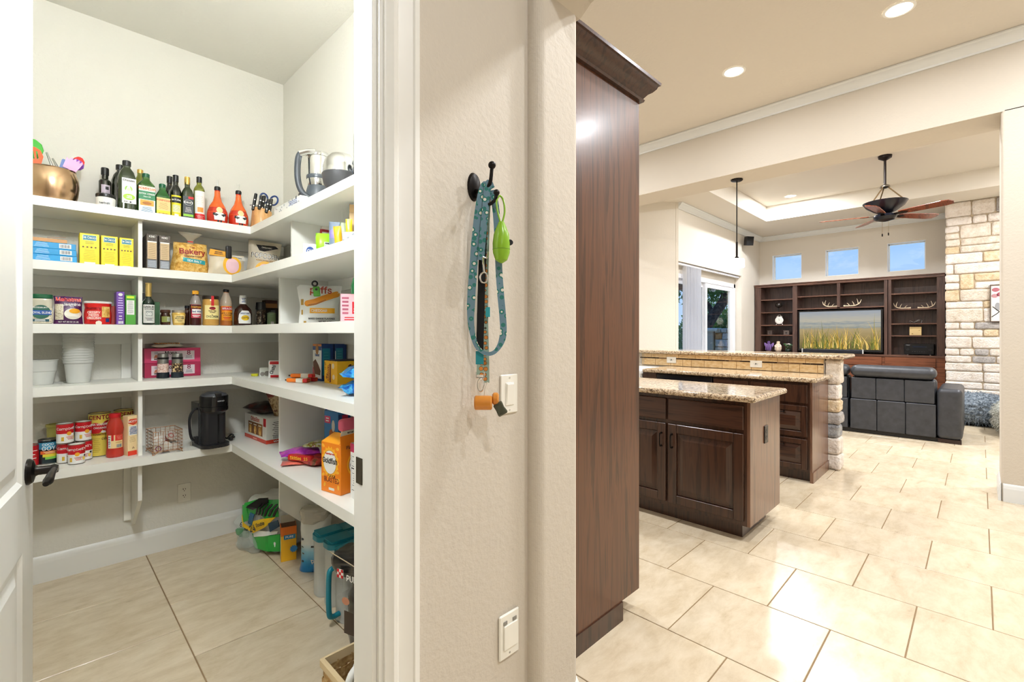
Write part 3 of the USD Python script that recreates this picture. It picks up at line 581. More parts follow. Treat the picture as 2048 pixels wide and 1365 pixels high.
# ------------------------------------------------------------------ pantry shelving
Z1, Z2, Z3, Z4, Z5 = 1.950, 1.649, 1.347, 1.045, 0.645
sh = Thing('pantry_shelving', 'white L shaped built-in pantry shelves in five levels', 'shelves')
for z, xr in ((Z5, .80), (Z4, .80), (Z3, .80), (Z2, .80), (Z1, .901)):
    L = Polygon([(-.745, 3.14), (xr, 3.14), (xr, 1.19), (1.204, 1.19), (1.204, 3.473), (-.745, 3.473)])
    sh.part('shelf', prism(L, z - .045, z - .0008), SHELF, smooth=False)
for zb, zt in ((Z5, Z4), (Z4, Z3), (Z3, Z2), (Z2, Z1)):
    sh.part('divider', bx(.369, .387, 3.19, 3.473, zb, zt - .045), SHELF, smooth=False)
    y, x = (2.70, .92) if zt < Z1 else (2.62, .955)
    sh.part('divider', bx(x, 1.204, y, y + .018, zb, zt - .045), SHELF, smooth=False)
    z = zt - .045
    for a, b in ((-.745, .369), (.387, 1.204)):
        sh.part('cleat', bx(a, b, 3.457, 3.473, z - .062, z), SHELF, smooth=False)
    sh.part('cleat', bx(1.188, 1.204, 1.2, y, z - .062, z), SHELF, smooth=False)
    for a in (.325, .388): sh.part('cleat', bx(a, a + .043, 3.459, 3.473, zb, z - .063), SHELF, smooth=False)
    sh.part('cleat', bx(1.190, 1.204, y - .045, y - .001, zb, z - .063), SHELF, smooth=False)
br = prism(Polygon([(3.457, .20), (3.457, .599), (3.20, .599), (3.20, .40), (3.27, .34)]), .369, .387); v = br.vertices.copy(); br.vertices = np.stack([v[:, 2], v[:, 0], v[:, 1]], 1)
sh.part('bracket', br, SHELF, smooth=False); sh.part('bracket_cleat', bx(.335, .368, 3.457, 3.473, .23, .599), SHELF, smooth=False)
b2 = prism(Polygon([(.92, .345), (1.204, .085), (1.204, .599), (.92, .599)]), 2.70, 2.718); v = b2.vertices.copy(); b2.vertices = np.stack([v[:, 0], v[:, 2], v[:, 1]], 1)
sh.part('bracket', b2, SHELF, smooth=False)
sh.part('bracket', mv(b2, 0, -1.44, 0), SHELF, smooth=False)

# ------------------------------------------------------------------ builders of groceries
def carton(name, label, cat_, loc, rz, w, d, h, m, group=None, b=.0015):
    t = Thing(name, label, cat_, loc, rz=rz, group=group)
    t.part('carton', bx(-w / 2, w / 2, -d / 2, d / 2, 0, h, b), m, smooth=False); t.f = -d / 2; t.w, t.d, t.h = w, d, h; return t
def bottle(name, label, loc, prof, m, capprof, capm, n=32, sq=0.0, cat_='bottle', fill=None, group=None, rz=0):
    t = Thing(name, label, cat_, loc, rz=rz, group=group)
    t.part('bottle', solid(prof, n=n, sq=sq), m)
    if capprof: t.part('cap', solid(capprof, n=24), capm)
    return t
def oil_profile(r, hb, rn, hn, hs=None):
    """Bottle body to height hb, shoulder, neck of radius rn up to hn."""
    hs = hs or (hn - hb) * .55
    return [(r - .004, 0), (r, .004), (r, hb), (r * .93, hb + hs * .3), (r * .62 + rn * .3, hb + hs * .68), (rn * 1.15, hb + hs), (rn, hb + hs * 1.12), (rn, hn)]
OLIVE = mat('23300f', .06, coat_weight=.6); OLIVED = mat('14180c', .08, coat_weight=.6); GREENG = mat('2f5a17', .07, coat_weight=.6); GREEN2 = mat('1c5a1c', .07, coat_weight=.5)
OLIVEL = mat('6f7418', .06, coat_weight=.6); AMBER = mat('2a120a', .08, coat_weight=.5); LID_G = mat('0f5a37', .35); GOLDC = mat('d7b25c', .28, .7)
LABW = mat('efeee9', .5); LABY = mat('f2dd2a', .45); LABG = mat('1d7a4a', .45); RED = mat('c31a22', .4); DKRED = mat('8e1420', .4); TEAL = mat('1b7f92', .4); ORNG = mat('f08a1c', .4)
BLUE = mat('1f8ed6', .4); NAVY = mat('1b3f7c', .4); PINK = mat('d8386f', .4); CREAM = mat('f0e2b8', .5); YEL = mat('f7de17', .4); PURP = mat('6a3f9c', .4); GRN = mat('4f9e38', .4); LIME = mat('8fc93a', .4); BROWN = mat('5a3520', .5); KRAFT = mat('b08a5c', .7); GREY = mat('8d9196', .5); DGREY = mat('3d4248', .45)

# top shelf, left to right
COPPER = noisy('copper', [(0.3, 'c79f7c'), (0.6, 'd9b894'), (0.8, 'e6cdb0')], nscale=9.0, rough=0.2, metallic=1.0)
pot = Thing('copper_pot', 'rounded copper pot full of utensils on the top shelf', 'pot', (0.037, 3.30, Z1))
pp = [(.084, 0), (.090, .004), (.102, .05), (.107, .095), (.105, .125), (.098, .150), (.093, .165), (.095, .170)]
pot.part('body', lathe([(0, .0)] + pp + [(.091, .170), (.089, .163), (.101, .10), (.086, .006), (0, .006)], n=48), COPPER); pot.part('foot', solid([(.082, -.0), (.088, .001), (.088, .006)], n=40), mat('3a3030', .5))
def utensil(name, label, cat_, head, foot, mesh, m, hm=None):
    """mesh: the head, hanging from the origin along +z, front along -y; the handle runs from head to foot."""
    t = Thing(name, label, cat_, (0, 0, 0)); h_, f_ = np.array(head), np.array(foot); d = (h_ - f_) / np.linalg.norm(h_ - f_)
    rx = math.degrees(math.atan2(-d[1], d[2])); ry = math.degrees(math.asin(d[0]))
    t.part('head', mv(rot(rot(mesh, ry=ry), rx=rx), *head), m); t.part('handle', tube([f_, f_ * .5 + h_ * .5, h_], .0055, 8), hm or m); return t
def spoon_head(w, h, t=.010): return mv(lathe([(0, -h / 2), (.35, -h * .46), (.8, -h * .25), (1, 0), (.85, h * .28), (.4, h * .46), (0, h / 2)], n=20, sx=w / 2, sy=t), 0, 0, h * .42)
utensil('serving_spoon', 'round lime green spoon standing in the copper pot', 'spoon', (-.028, 3.34, Z1 + .225), (-.02, 3.31, Z1 + .02), spoon_head(.085, .11), mat('52b948', .35))
sl = prism(Polygon([(-.02, 0), (.02, 0), (.034, .045), (.028, .075), (.01, .09), (-.03, .09)]).difference(unary_union([sbox(-.018, .03, -.012, .07), sbox(-.004, .03, .002, .07), sbox(.010, .03, .016, .07)])), -.0015, .0015)
utensil('slotted_turner', 'orange slotted turner in front of the green spoon', 'turner', (-.018, 3.275, Z1 + .175), (.0, 3.26, Z1 + .02), front(sl), mat('f25a12', .35))
tg = Thing('steel_tongs', 'steel tongs leaning in the middle of the copper pot', 'tongs', (0, 0, 0))
for s in (0, 1): tg.part('arm', tube([(.065 + .016 * s, 3.30, Z1 + .02), (.045 + .022 * s, 3.31, Z1 + .18), (.022 + .022 * s, 3.33, Z1 + .262 - .025 * s)], np.array([.006, .0065, .004]), 8), STEEL)
ft = Polygon([(-.028, 0), (.024, 0), (.034, .05), (.030, .062), (.022, .048), (.017, .064), (.009, .05), (.003, .066), (-.005, .05), (-.012, .064), (-.02, .047), (-.03, .055)])
utensil('pasta_fork', 'pink toothed pasta fork in the copper pot', 'fork', (.105, 3.265, Z1 + .180), (.05, 3.27, Z1 + .02), front(prism(ft, -.004, .004)), mat('d784b4', .35))
utensil('red_spoon', 'red silicone spoon behind the pink pasta fork', 'spoon', (.128, 3.325, Z1 + .205), (.07, 3.32, Z1 + .02), spoon_head(.05, .075), mat('e2302a', .35))
utensil('purple_ladle', 'purple ladle at the right rim of the copper pot', 'ladle', (.120, 3.295, Z1 + .195), (.045, 3.29, Z1 + .02), spoon_head(.062, .06, .02), mat('8a4bb8', .35))
utensil('blue_spatula', 'blue spatula edge behind the pink pasta fork', 'spatula', (.085, 3.335, Z1 + .175), (.05, 3.33, Z1 + .02), front(prism(sbox(-.022, 0, .022, .07).buffer(-.006).buffer(.006), -.002, .002)), mat('5b7ac0', .35))
jw = Thing('spice_jar', 'squat white jar with black lid in front of the balsamic bottle', 'jar', (.242, 3.25, Z1))
jw.part('jar', cyl(.040, 0, .060, 36, .003), LABW); jw.part('lid', cyl(.041, .0605, .078, 36, .003), BLACK); jw.ctext('herbs', .010, -.012, .022, INK, .040); jw.cpan(.040, .004, .014, .022, .032, GREY, name='print')
b = bottle('balsamic_bottle', 'small dark bottle with lilac label behind the white jar', (.246, 3.345, Z1), [(.024, 0), (.026, .004), (.026, .168), (.022, .176), (.014, .182), (.014, .205)], OLIVED, [(.017, .205), (.017, .238), (.015, .243)], BLACK)
b.cpan(.026, -.018, .022, .055, .148, mat('c9bccb', .5)); b.cpan(.0268, .0, .014, .122, .138, INK, name='emblem'); b.clines(.0265, -.014, .018, .066, .11, 5, INK)
jug = [(.036, 0), (.040, .005), (.041, .16), (.038, .195), (.030, .225), (.018, .245), (.0155, .25), (.0155, .262)]
for i, (x, y, lb, m) in enumerate(((.331, 3.285, 'large square olive oil jug with white label and green drop', OLIVE), (.313, 3.392, 'dark oil jug half hidden behind the one with the green drop', OLIVED))):
    b = bottle('oil_jug', lb, (x, y, Z1), jug, m, [(.018, .258), (.019, .262), (.019, .284), (.017, .287)], BLACK, sq=2.2)
    if i == 0:
        y0 = -.0413
        b.pan(-.024, .036, .050, .185, LABW, y0, t=.0012); b.text('Chosen', .010, .004, .168, INK, y0 - .0012)
        dp = Polygon([(0, .030)] + [(.016 * math.sin(a), -.016 * math.cos(a)) for a in np.linspace(.9, 5.38, 20)]); b.part('emblem', mv(front(mv(prism(dp, 0, .0006), .004, .128, 0)), 0, y0 - .0012, 0), LIME, smooth=False); b.part('emblem', mv(front(mv(prism(Point(0, 0).buffer(.008), 0, .0006), .004, .125, 0)), 0, y0 - .0019, 0), mat('d5ecc0', .5), smooth=False)
        b.part('emblem', mv(front(mv(prism(Point(0, 0).buffer(.020), 0, .0006).apply_scale((1.25, .8, 1)), .006, .085, 0)), 0, y0 - .0012, 0), mat('a5d23a', .5), smooth=False); b.lines(-.008, .022, .076, .094, 3, LABW, y0 - .0018, .003); b.text('500', .006, -.008, .056, INK, y0 - .0012); b.part('emblem', mv(front(mv(prism(Point(0, 0).buffer(.004), 0, .0006), .012, .058, 0)), 0, y0 - .0012, 0), INK, smooth=False)
def square_oil(label, loc, r, hb, hn, m, capm, group=None, capr=.0145, hcap=.022, sq=3.0):
    return bottle('olive_oil_bottle', label, loc, [(r - .004, 0), (r, .004), (r, hb), (r * .90, hb + .012), (capr * 1.05, hn - hcap - .016), (capr * .92, hn - hcap - .004), (capr * .92, hn - hcap)], m, [(capr, hn - hcap), (capr, hn - .003), (capr - .003, hn)], capm, sq=sq)
b = square_oil('tall green olive oil bottle with EXTRA VIRGIN band', (.415, 3.293, Z1), .040, .165, .240, GREENG, LID_G, capr=.017); y0 = -.0403
b.pan(-.036, .036, .012, .162, LABW, y0); b.pan(-.036, .036, .138, .162, mat('f3ead2', .5), y0 - .0006); b.text('POMPEIAN', .0115, 0, .142, mat('d4531e', .4), y0 - .0014, squeeze=.9)
b.pan(-.036, .036, .088, .134, LABG, y0 - .0006, name='band'); b.text('EXTRA VIRGIN', .0088, 0, .115, LABW, y0 - .0014, squeeze=.82); b.text('Olive Oil', .006, 0, .101, LABW, y0 - .0014); b.pan(-.03, .03, .055, .085, mat('d9a23a', .5), y0 - .0006, name='picture'); b.part('picture', mv(front(mv(prism(Point(0, 0).buffer(.012), 0, .0005).apply_scale((1.7, .7, 1)), 0, .068, 0)), 0, y0 - .0013, 0), mat('b06a20', .5), smooth=False); b.lines(-.028, .028, .02, .048, 4, mat('5f8fb0', .5), y0 - .0006, .003)
b = square_oil('olive oil bottle with pale gold cap behind the EXTRA VIRGIN one', (.402, 3.395, Z1), .033, .2, .285, OLIVEL, GOLDC, sq=0.0)
b = square_oil('small green olive oil bottle with orange and yellow label', (.488, 3.285, Z1), .036, .115, .197, GREEN2, LID_G, capr=.0155); y0 = -.0363
b.pan(-.031, .031, .010, .112, mat('f2c988', .5), y0); b.text('POMPEIAN', .0095, 0, .093, mat('c7481c', .4), y0 - .0008, squeeze=.9); b.pan(-.031, .031, .010, .040, YEL, y0 - .0006, name='band'); b.lines(-.024, .024, .048, .085, 5, mat('b98a4a', .5), y0 - .0006, .0018); b.text('MEDITERRANEAN', .005, 0, .022, mat('9a5a10', .5), y0 - .0014, squeeze=.8)
def round_oil(label, loc, r, hb, hn, m, capm, hcap=.028, capr=.0135, sq=0.0, rn=.0125):
    return bottle('olive_oil_bottle', label, loc, oil_profile(r, hb, rn, hn - hcap), m, [(capr, hn - hcap - .012), (capr + .0008, hn - hcap - .010), (capr + .0008, hn - .002), (capr - .002, hn)], capm, sq=sq)
round_oil('dark bottle almost hidden behind the yellow labelled one', (.540, 3.40, Z1), .025, .185, .28, OLIVED, BLACK)
b = round_oil('slim dark bottle with yellow lower label and black cap', (.555, 3.312, Z1), .0285, .165, .270, OLIVED, BLACK); b.cpan(.0285, -.026, .026, .018, .148, LABY); b.cpan(.0291, -.024, .024, .105, .138, INK, name='emblem'); b.ctext('NATURAL', .009, 0, .117, LABW, .030, squeeze=.85); b.cpan(.0291, -.020, .020, .05, .092, mat('f5efb0', .5), name='panel'); b.clines(.0297, -.016, .016, .055, .09, 5, GREY); b.cpan(.0291, -.010, .010, .026, .040, LABW, name='print')
b = round_oil('square shouldered bottle with grey label and gold cap', (.611, 3.310, Z1), .029, .17, .272, OLIVE, GOLDC, sq=1.5, hcap=.034); b.pan(-.026, .026, .012, .152, DGREY, -.0292); b.pan(-.0, .026, .138, .152, RED, -.0298, name='band'); b.text('ROBUST', .009, .0, .112, LABW, -.030, squeeze=.9); b.part('emblem', mv(front(mv(prism(Point(0, 0).buffer(.018).difference(Point(0, 0).buffer(.0165)), 0, .0005).apply_scale((1.2, .85, 1)), 0, .116, 0)), 0, -.0299, 0), LABW, smooth=False); b.pan(-.024, .024, .035, .048, LIME, -.0298, name='band'); b.lines(-.018, .018, .058, .09, 4, LABW, -.0298, .0022); b.text('OLIVE OIL', .0055, 0, .02, LABW, -.030)
b = round_oil('slim olive oil bottle with white and red label and black cap', (.671, 3.312, Z1), .029, .205, .287, OLIVEL, BLACK, hcap=.024); b.cpan(.029, -.03, .03, .018, .198, LABW); b.cpan(.0296, -.03, .03, .018, .062, RED, name='band'); b.cpan(.0296, -.014, .016, .072, .100, mat('e0913c', .5), name='picture'); b.clines(.0302, -.02, .02, .024, .052, 4, LABW); b.clines(.0297, -.018, .014, .115, .17, 5, mat('d8c7a5', .5))
ORB = mat('c4301a', .12, coat_weight=.7); 
def dressing(loc, label):
    t = Thing('round_bottle', label, 'bottle', loc, group=None)
    t.part('bottle', solid([(.040, 0), (.047, .006), (.0545, .040), (.056, .065), (.053, .092), (.042, .122), (.024, .155), (.0165, .185), (.0145, .215), (.0145, .225)], n=40), ORB)
    t.part('shoulder_band', lathe([(.0545, .082), (.0425, .1225), (.0245, .1555), (.017, .1855), (.015, .2155)], n=40), mat('e8641e', .15, coat_weight=.5)); t.part('base_band', lathe([(.0415, .0015), (.0482, .006), (.0525, .024)], n=40), mat('d9a24a', .3))
    t.part('collar', solid([(.0155, .222), (.017, .226), (.017, .240), (.014, .246)], n=20), BLACK); t.part('spout', solid([(.0045, .245), (.0035, .285), (.003, .287)], n=12), CHROME)
    v = lathe([(.0555, .030), (.0568, .065), (.0535, .094)], n=40)
    def shape(poly, z, m, nm):
        mm = gridded(poly, 8, .0008); vv = mm.vertices; R = np.interp(vv[:, 1], [0, .006, .040, .065, .092, .122], [.040, .047, .0545, .056, .053, .042]) + .0012; a = vv[:, 0] / .055
        mm.vertices = np.stack([(R + vv[:, 2]) * np.sin(a), -(R + vv[:, 2]) * np.cos(a), vv[:, 1]], 1); t.part(nm, mm, m, smooth=False)
    shape(Polygon([(-.028, .034), (.028, .034), (.030, .062), (.018, .080), (-.018, .080), (-.030, .062)]), 0, LABW, 'label'); shape(Polygon([(-.032, .078), (-.006, .066), (-.018, .056), (-.036, .064)]), 0, INK, 'label'); shape(Polygon([(.032, .078), (.006, .066), (.018, .056), (.036, .064)]), 0, INK, 'label')
    shape(Point(0, .096).buffer(.018), 0, mat('f3d39a', .5), 'label'); shape(sbox(-.012, .022, -.003, .033), 0, INK, 'label'); shape(sbox(.003, .022, .012, .033), 0, INK, 'label'); return t
dressing((.763, 3.30, Z1), 'round orange bottle with steel spout next to the red labelled oil'); dressing((.878, 3.30, Z1), 'round orange bottle with steel spout next to the knife block')
kb = Thing('knife_block', 'oval beech knife block leaning on the top shelf', 'knife block', (1.005, 3.315, Z1), rz=-18)
ov = Point(0, 0).buffer(1, 16); 
def oval(sx, sy): return Polygon([(x * sx, y * sy) for x, y in ov.exterior.coords])
blk = prism(oval(.058, .068), 0, .175); v = blk.vertices.copy(); top = v[:, 2] > .1; v[:, 2] += np.where(top, -.20 * v[:, 0] - .02, 0); v[:, 0] += .10 * v[:, 2]; v[:, 1] += .10 * v[:, 2]; blk.vertices = v
kb.part('block', blk, W_BEECH, smooth=40)
st = prism(oval(.048, .05), 0, .105); v = st.vertices.copy(); v[:, 2] += np.where(v[:, 2] > .05, -.5 * v[:, 0] - .02, 0); v[:, 1] -= .035; v[:, 0] += .012; st.vertices = v; kb.part('lower_step', st, W_BEECH, smooth=40)
slots = [bx(-.035 + .02 * i, -.033 + .02 * i, -.045, .045, .1735 - .004 * i, .1765 - .004 * i) for i in range(4)]; 
kb.part('slots', rot(cat(*slots), rz=65), INK, smooth=False)
KN = mat('141415', .3)
def knife(x, y, z, L, label, tilt=9):
    t = Thing('kitchen_knife', label, 'knife', (x, y, z), rz=-18, ry=tilt, rx=-5)
    t.part('grip', rbox(-.009, .009, -.013, .013, 0, L, .006, 8), KN); t.part('bolster', bx(-.008, .008, -.012, .012, L - .014, L + .001, .004), STEEL); 
    for q in (.25, .6): t.part('rivet', mv(rot(cyl(.004, 0, .001, 12), rx=90), 0, -.0125, L * q), CHROME)
for x, y, z, L, lb in ((.962, 3.305, Z1 + .140, .115, 'tallest black knife at the left of the block'), (.985, 3.262, Z1 + .142, .095, 'short black knife left of the front one in the block'), (1.020, 3.325, Z1 + .145, .112, 'black knife at the middle rear of the block'), (1.025, 3.255, Z1 + .125, .095, 'lowest black knife at the front of the block'), (1.060, 3.315, Z1 + .128, .115, 'black knife at the right of the block')): knife(x, y, z, L, lb)
sc_ = Thing('kitchen_scissors', 'blue handled scissors in the back of the knife block', 'scissors', (1.062, 3.375, Z1 + .12), rz=-18, ry=8)
sc_.part('blade', bx(-.004, .004, -.002, .002, 0, .10), STEEL, smooth=False)
for q in (-1, 1): sc_.part('finger_loop', rot(tube([(q * .027 + .022 * math.cos(a), 0, .135 + .032 * math.sin(a)) for a in np.linspace(0, 2 * np.pi, 24)[:-1]], .0055, 8, True), ry=q * 14, about=(0, 0, .12)), mat('27447e', .35))

# top shelf, right run
def marks(t, x0, x1, z0, z1, n, m, y, seed):
    r = random.Random(seed); k = []
    for i in range(n):
        a, c, s = r.uniform(x0, x1), r.uniform(z0, z1), r.uniform(.004, .012); k.append(bx(a, a + s, y - .0006, y, c, c + s * r.uniform(.5, 1.6)))
    t.part('print', cat(*k), m, smooth=False)
wb = carton('white_carton', 'long white carton with grey print on the top right shelf', 'box', (1.02, 2.66, Z1), -90, .38, .16, .062, WHITE)
marks(wb, -.18, .18, .008, .055, 26, GREY, wb.f, 3); wb.lines(.02, .17, .03, .055, 3, mat('9aa6c8', .5), wb.f, .005)
bj = Thing('blender_jug', 'chrome and charcoal jug appliance with large curved handle', 'appliance', (1.045, 2.50, Z1), rz=-24)
CHAR = mat('4b5157', .35)
bj.part('base', solid([(.060, 0), (.064, .01), (.060, .10), (.052, .13)], n=36), CHAR); bj.part('jug', solid([(.050, .1305), (.056, .16), (.060, .27), (.058, .285)], n=36), CHROME); bj.part('lid', solid([(.061, .2855), (.063, .295), (.055, .308), (.02, .314)], n=36), CHROME); bj.part('band', lathe([(.0565, .165), (.0585, .17), (.0590, .18), (.0580, .185)], n=36), CHAR)
hp = curve([(-.035, -.03, .300), (-.085, -.035, .285), (-.098, -.035, .22), (-.095, -.035, .14), (-.075, -.035, .085), (-.03, -.05, .055)], 26)
bj.part('handle', tube(hp, np.interp(np.linspace(0, 1, 26), [0, .15, .3, .8, 1], [.011, .014, .0155, .015, .009]), 12), DGREY); bj.part('handle_bracket', tube(curve([(-.01, -.05, .30), (-.05, -.045, .296), (-.088, -.042, .282)], 8), .015, 10), CHROME); bj.part('knob', mv(rot(cyl(.012, 0, .03, 16, .002), ry=-90), -.064, -.02, .07), BLACK)
kt = Thing('mixing_bowl_kettle', 'charcoal cone bowl with chrome dome and black knob', 'appliance', (1.045, 2.23, Z1), rz=-22)
kt.part('bowl', solid([(.035, 0), (.05, .02), (.082, .085), (.090, .125), (.088, .13)], n=40), mat('4a4a4c', .45, .3)); kt.part('dome', solid([(.085, .1305), (.084, .165), (.074, .20), (.05, .225), (.02, .235)], n=40), CHROME)

kt.part('knob', mv(rot(solid([(.013, 0), (.011, .035), (.020, .045), (.020, .058), (.012, .066)], n=20), rx=40, ry=15), .055, -.065, .125), DGREY); kt.part('handle', tube(curve([(.085, -.02, .11), (.12, -.03, .135), (.150, -.03, .14)], 10), .011, 10), DGREY)
gj = Thing('glass_vase', 'clear glass vase beside the door jamb on the top shelf', 'vase', (1.06, 2.02, Z1)); gj.part('vase', lathe([(0, 0), (.045, 0), (.05, .01), (.05, .26), (.044, .285), (.041, .285), (.047, .26), (.047, .014), (0, .012)], n=32), glass('f4f8f8'))

# second shelf, back run
DEC = mat('1f9ad8', .4); LOGO = mat('1c7f96', .4)
for i in range(3):
    z = Z2 + .030 * i
    t = carton('spaghetti_box', ('bottom', 'middle', 'top')[i] + ' blue spaghetti box of the stack of three', 'box', (.006 - .002 * i, 3.195, z), 0, .244, .07, .0296, DEC)
    t.text('De Cecco', .010, -.065, .014, LABW, t.f, squeeze=.9); t.lines(-.09, -.045, .004, .010, 1, LABW, t.f, .002); t.lines(-.025, .03, .004, .026, 4, mat('bfe2f4', .5), t.f, .0016); t.pan(.062, .105, .005, .026, LABW, t.f, name='barcode'); t.part('barcode', cat(*[bx(.066 + .0035 * k, .0675 + .0035 * k + .0008 * (k % 3), t.f - .0013, t.f - .0006, .008, .023) for k in range(10)]), GREY, smooth=False)
t = carton('pasta_carton', 'opened tan fettuccine box lying on the blue spaghetti boxes', 'box', (-.01, 3.20, Z2 + .0902), 0, .205, .066, .018, mat('cf9c6c', .6)); t.text('FETTUCCINE', .008, -.052, .006, BROWN, t.f); t.part('flap', rot(bx(.035, .10, -.033, -.03, .018, .0195), ry=-6), mat('b98058', .6), smooth=False)
for i, (x, w, y, h, lb) in enumerate(((.1735, .074, 3.15, .150, 'yellow pasta box next to the blue spaghetti boxes'), (.251, .066, 3.17, .152, 'yellow pasta box in the middle of the three'), (.322, .058, 3.20, .156, 'yellow pasta box next to the shelf divider'))):
    t = carton('yellow_pasta_box', lb, 'box', (x, y + .06, Z2), 0, w, .12, h, YEL); s = w / .074
    t.pan(-.026 * s, .026 * s, h - .034, h - .008, LABW, t.f); t.pan(-.024 * s, .024 * s, h - .032, h - .010, LOGO, t.f - .0006); t.text('De Cecco', .011, 0, h - .025, LABW, t.f - .0014, squeeze=.78 * s); t.lines(-.022 * s, .022 * s, h - .052, h - .038, 2, mat('8a6a10', .5), t.f, .0016)
    for q in range(4): t.part('pasta_print', mv(front(prism(Point(0, 0).buffer(.0035, 4), 0, .0006)), (-.024 + .0155 * q) * s, t.f, h - .068), BROWN, smooth=False)
    t.lines(-.026 * s, .026 * s, .018, h - .08, 6, mat('c9a912', .5), t.f, .0014, seed=i); t.pan(-.02 * s, .022 * s, .0, .008, LABW, t.f, name='print')
KR = noisy('kraft_dark', [(0.35, '4b443e'), (0.6, '6a6058')], nscale=60.0, rough=.7)
for i, (x, lb) in enumerate(((.4275, 'narrow dark and tan rice box beside the shelf divider'), (.4835, 'narrow dark and tan rice box beside the pretzel bag'))):
    t = carton('rice_box', lb, 'box', (x, 3.18 + .075, Z2), 0, .047 + .003 * i, .15, .190, KR); t.text('KIND', .010, 0, .172, LABW, t.f, squeeze=.8); t.pan(-.02, .02, .055, .145, mat('cfb48c', .6), t.f); t.pan(-.02, .02, .145, .152, LABW, t.f, name='band'); t.lines(-.017, .017, .06, .14, 8, mat('8f7c5c', .6), t.f - .0007, .0016, seed=i); t.pan(-.02, .02, .008, .05, mat('8e939c', .5), t.f, name='picture'); t.lines(-.018, .018, .012, .045, 4, mat('b9bdc6', .5), t.f - .0007, .003, seed=9 + i)
CRK = noisy('crackers', [(0.3, 'a56d22'), (0.45, 'd9a54a'), (0.6, 'ecc878'), (0.75, 'f3dba0')], nscale=38.0, detail=3.0, nrough=.7, rough=.4, bump=.5, bscale=50.0, bdist=.01)
bm = pillow(.20, .172, .10, seed=1, top=.80, seal=.02)
t = Thing('cracker_bag', 'clear bag of golden crackers with teal band', 'bag', (.612, 3.235, Z2)); t.part('bag', bm, CRK); 
t.part('neck', mv(lathe([(.030, 0), (.012, .018), (.022, .035), (.055, .062), (.06, .068)], n=18, sy=.35), 0, 0, .163), mat('e8dcc4', .15, transmission_weight=.7)); t.part('tie', mv(lathe([(.013, 0), (.016, .003), (.013, .006)], n=16, sy=.45), 0, 0, .178), RED)
for s_, h_, z_, m_ in (('The', .010, .140, DKRED), ('Bakery', .030, .104, DKRED), ('CRACKER CHIPS', .008, .088, BROWN)): t.part('lettering', onto(mv(flat_text(s_, h_, True, squeeze=.95), .004, z_, 0), bm, .002), m_, smooth=False)
t.part('label', onto(mv(rot(plate(-.05, .06, .055, .078, 12), rz=-5), 0, 0, 0), bm, .0015), mat('2a9aa0', .4), smooth=False); t.part('lettering', onto(rot(mv(flat_text('SEA SALT', .011), .005, .060, 0), rz=-5), bm, .003), LABW, smooth=False)
PCB = mat('d5c8b0', .4); 
def face_art(t, bag, cx, cz, s, full=False):
    """The bag's printed head in a sunny ring, as plain shapes."""
    t.part('print', onto(gridded(oval(.062 * s, .07 * s).buffer(0), 10) if not (cx or cz) else mv(gridded(oval(.062 * s, .07 * s), 10), cx, cz, 0), bag, .0015), mat('f0b52c', .45), smooth=False)
    t.part('print', onto(mv(gridded(oval(.044 * s, .055 * s), 8), cx, cz - .004 * s, 0), bag, .0024), mat('ecc3cc', .5), smooth=False)
    ln = [[(-.03, .012), (-.02, .007), (-.008, .011)], [(.010, .011), (.02, .007), (.032, .012)], [(.0, .014), (-.004, -.008), (.006, -.014), (.011, -.010)], [(-.012, -.028), (0, -.031), (.016, -.027)], [(-.05, -.03), (-.02, -.06), (0, -.085)], [(.05, -.03), (.025, -.06), (0, -.085)]]
    if full: t.part('print', onto(cat(*[mv(prism(LineString([(x * s, y * s) for x, y in curve([(a, b, 0) for a, b in l], 9)[:, :2]]).buffer(.0016 * s), 0, .0006), cx, cz, 0) for l in ln]), bag, .0034), BROWN, smooth=False)
bm = pillow(.20, .125, .085, seed=2, top=.92, seal=.03); t = Thing('folded_popcorn_bag', 'popcorn bag folded shut with a black clip', 'bag', (.790, 3.205, Z2)); t.part('bag', bm, PCB)
fold = Polygon([(-.095, .118), (.088, .10), (.09, .128), (-.09, .152)]); t.part('folded_top', mv(front(prism(Polygon([(-.098, .112), (.0, .104), (.0, .138), (-.09, .146)]), 0, .004)), 0, -.018, 0), mat('dfa030', .4), smooth=False); t.part('folded_top', mv(front(prism(Polygon([(.0, .102), (.092, .092), (.088, .114), (.0, .124)]), 0, .004)), 0, -.018, 0), mat('cfcbc0', .4), smooth=False); t.lines(-.075, -.02, .118, .136, 3, BROWN, -.022, .003); t.text('Sunshine Farms', .006, .045, .106, INK, -.022, rz=-5)
face_art(t, bm, .020, .060, .80)
cl_ = Thing('bag_clip', 'black plastic clip on the folded popcorn bag', 'clip', (.792, 3.18, Z2 + .098)); cl_.part('lever', rbox(-.016, .016, -.016, 0, 0, .075, .0075, 12), BLACK); cl_.part('jaw', rbox(-.012, .012, .002, .012, .0, .05, .004, 8), BLACK)
bm = pillow(.185, .235, .085, seed=3, top=1.02, seal=.05); t = Thing('popcorn_bag', 'tall popcorn bag leaning in the shelf corner', 'bag', (1.005, 3.27, Z2 + .0085), rz=-18, ry=5); t.part('bag', bm, PCB)
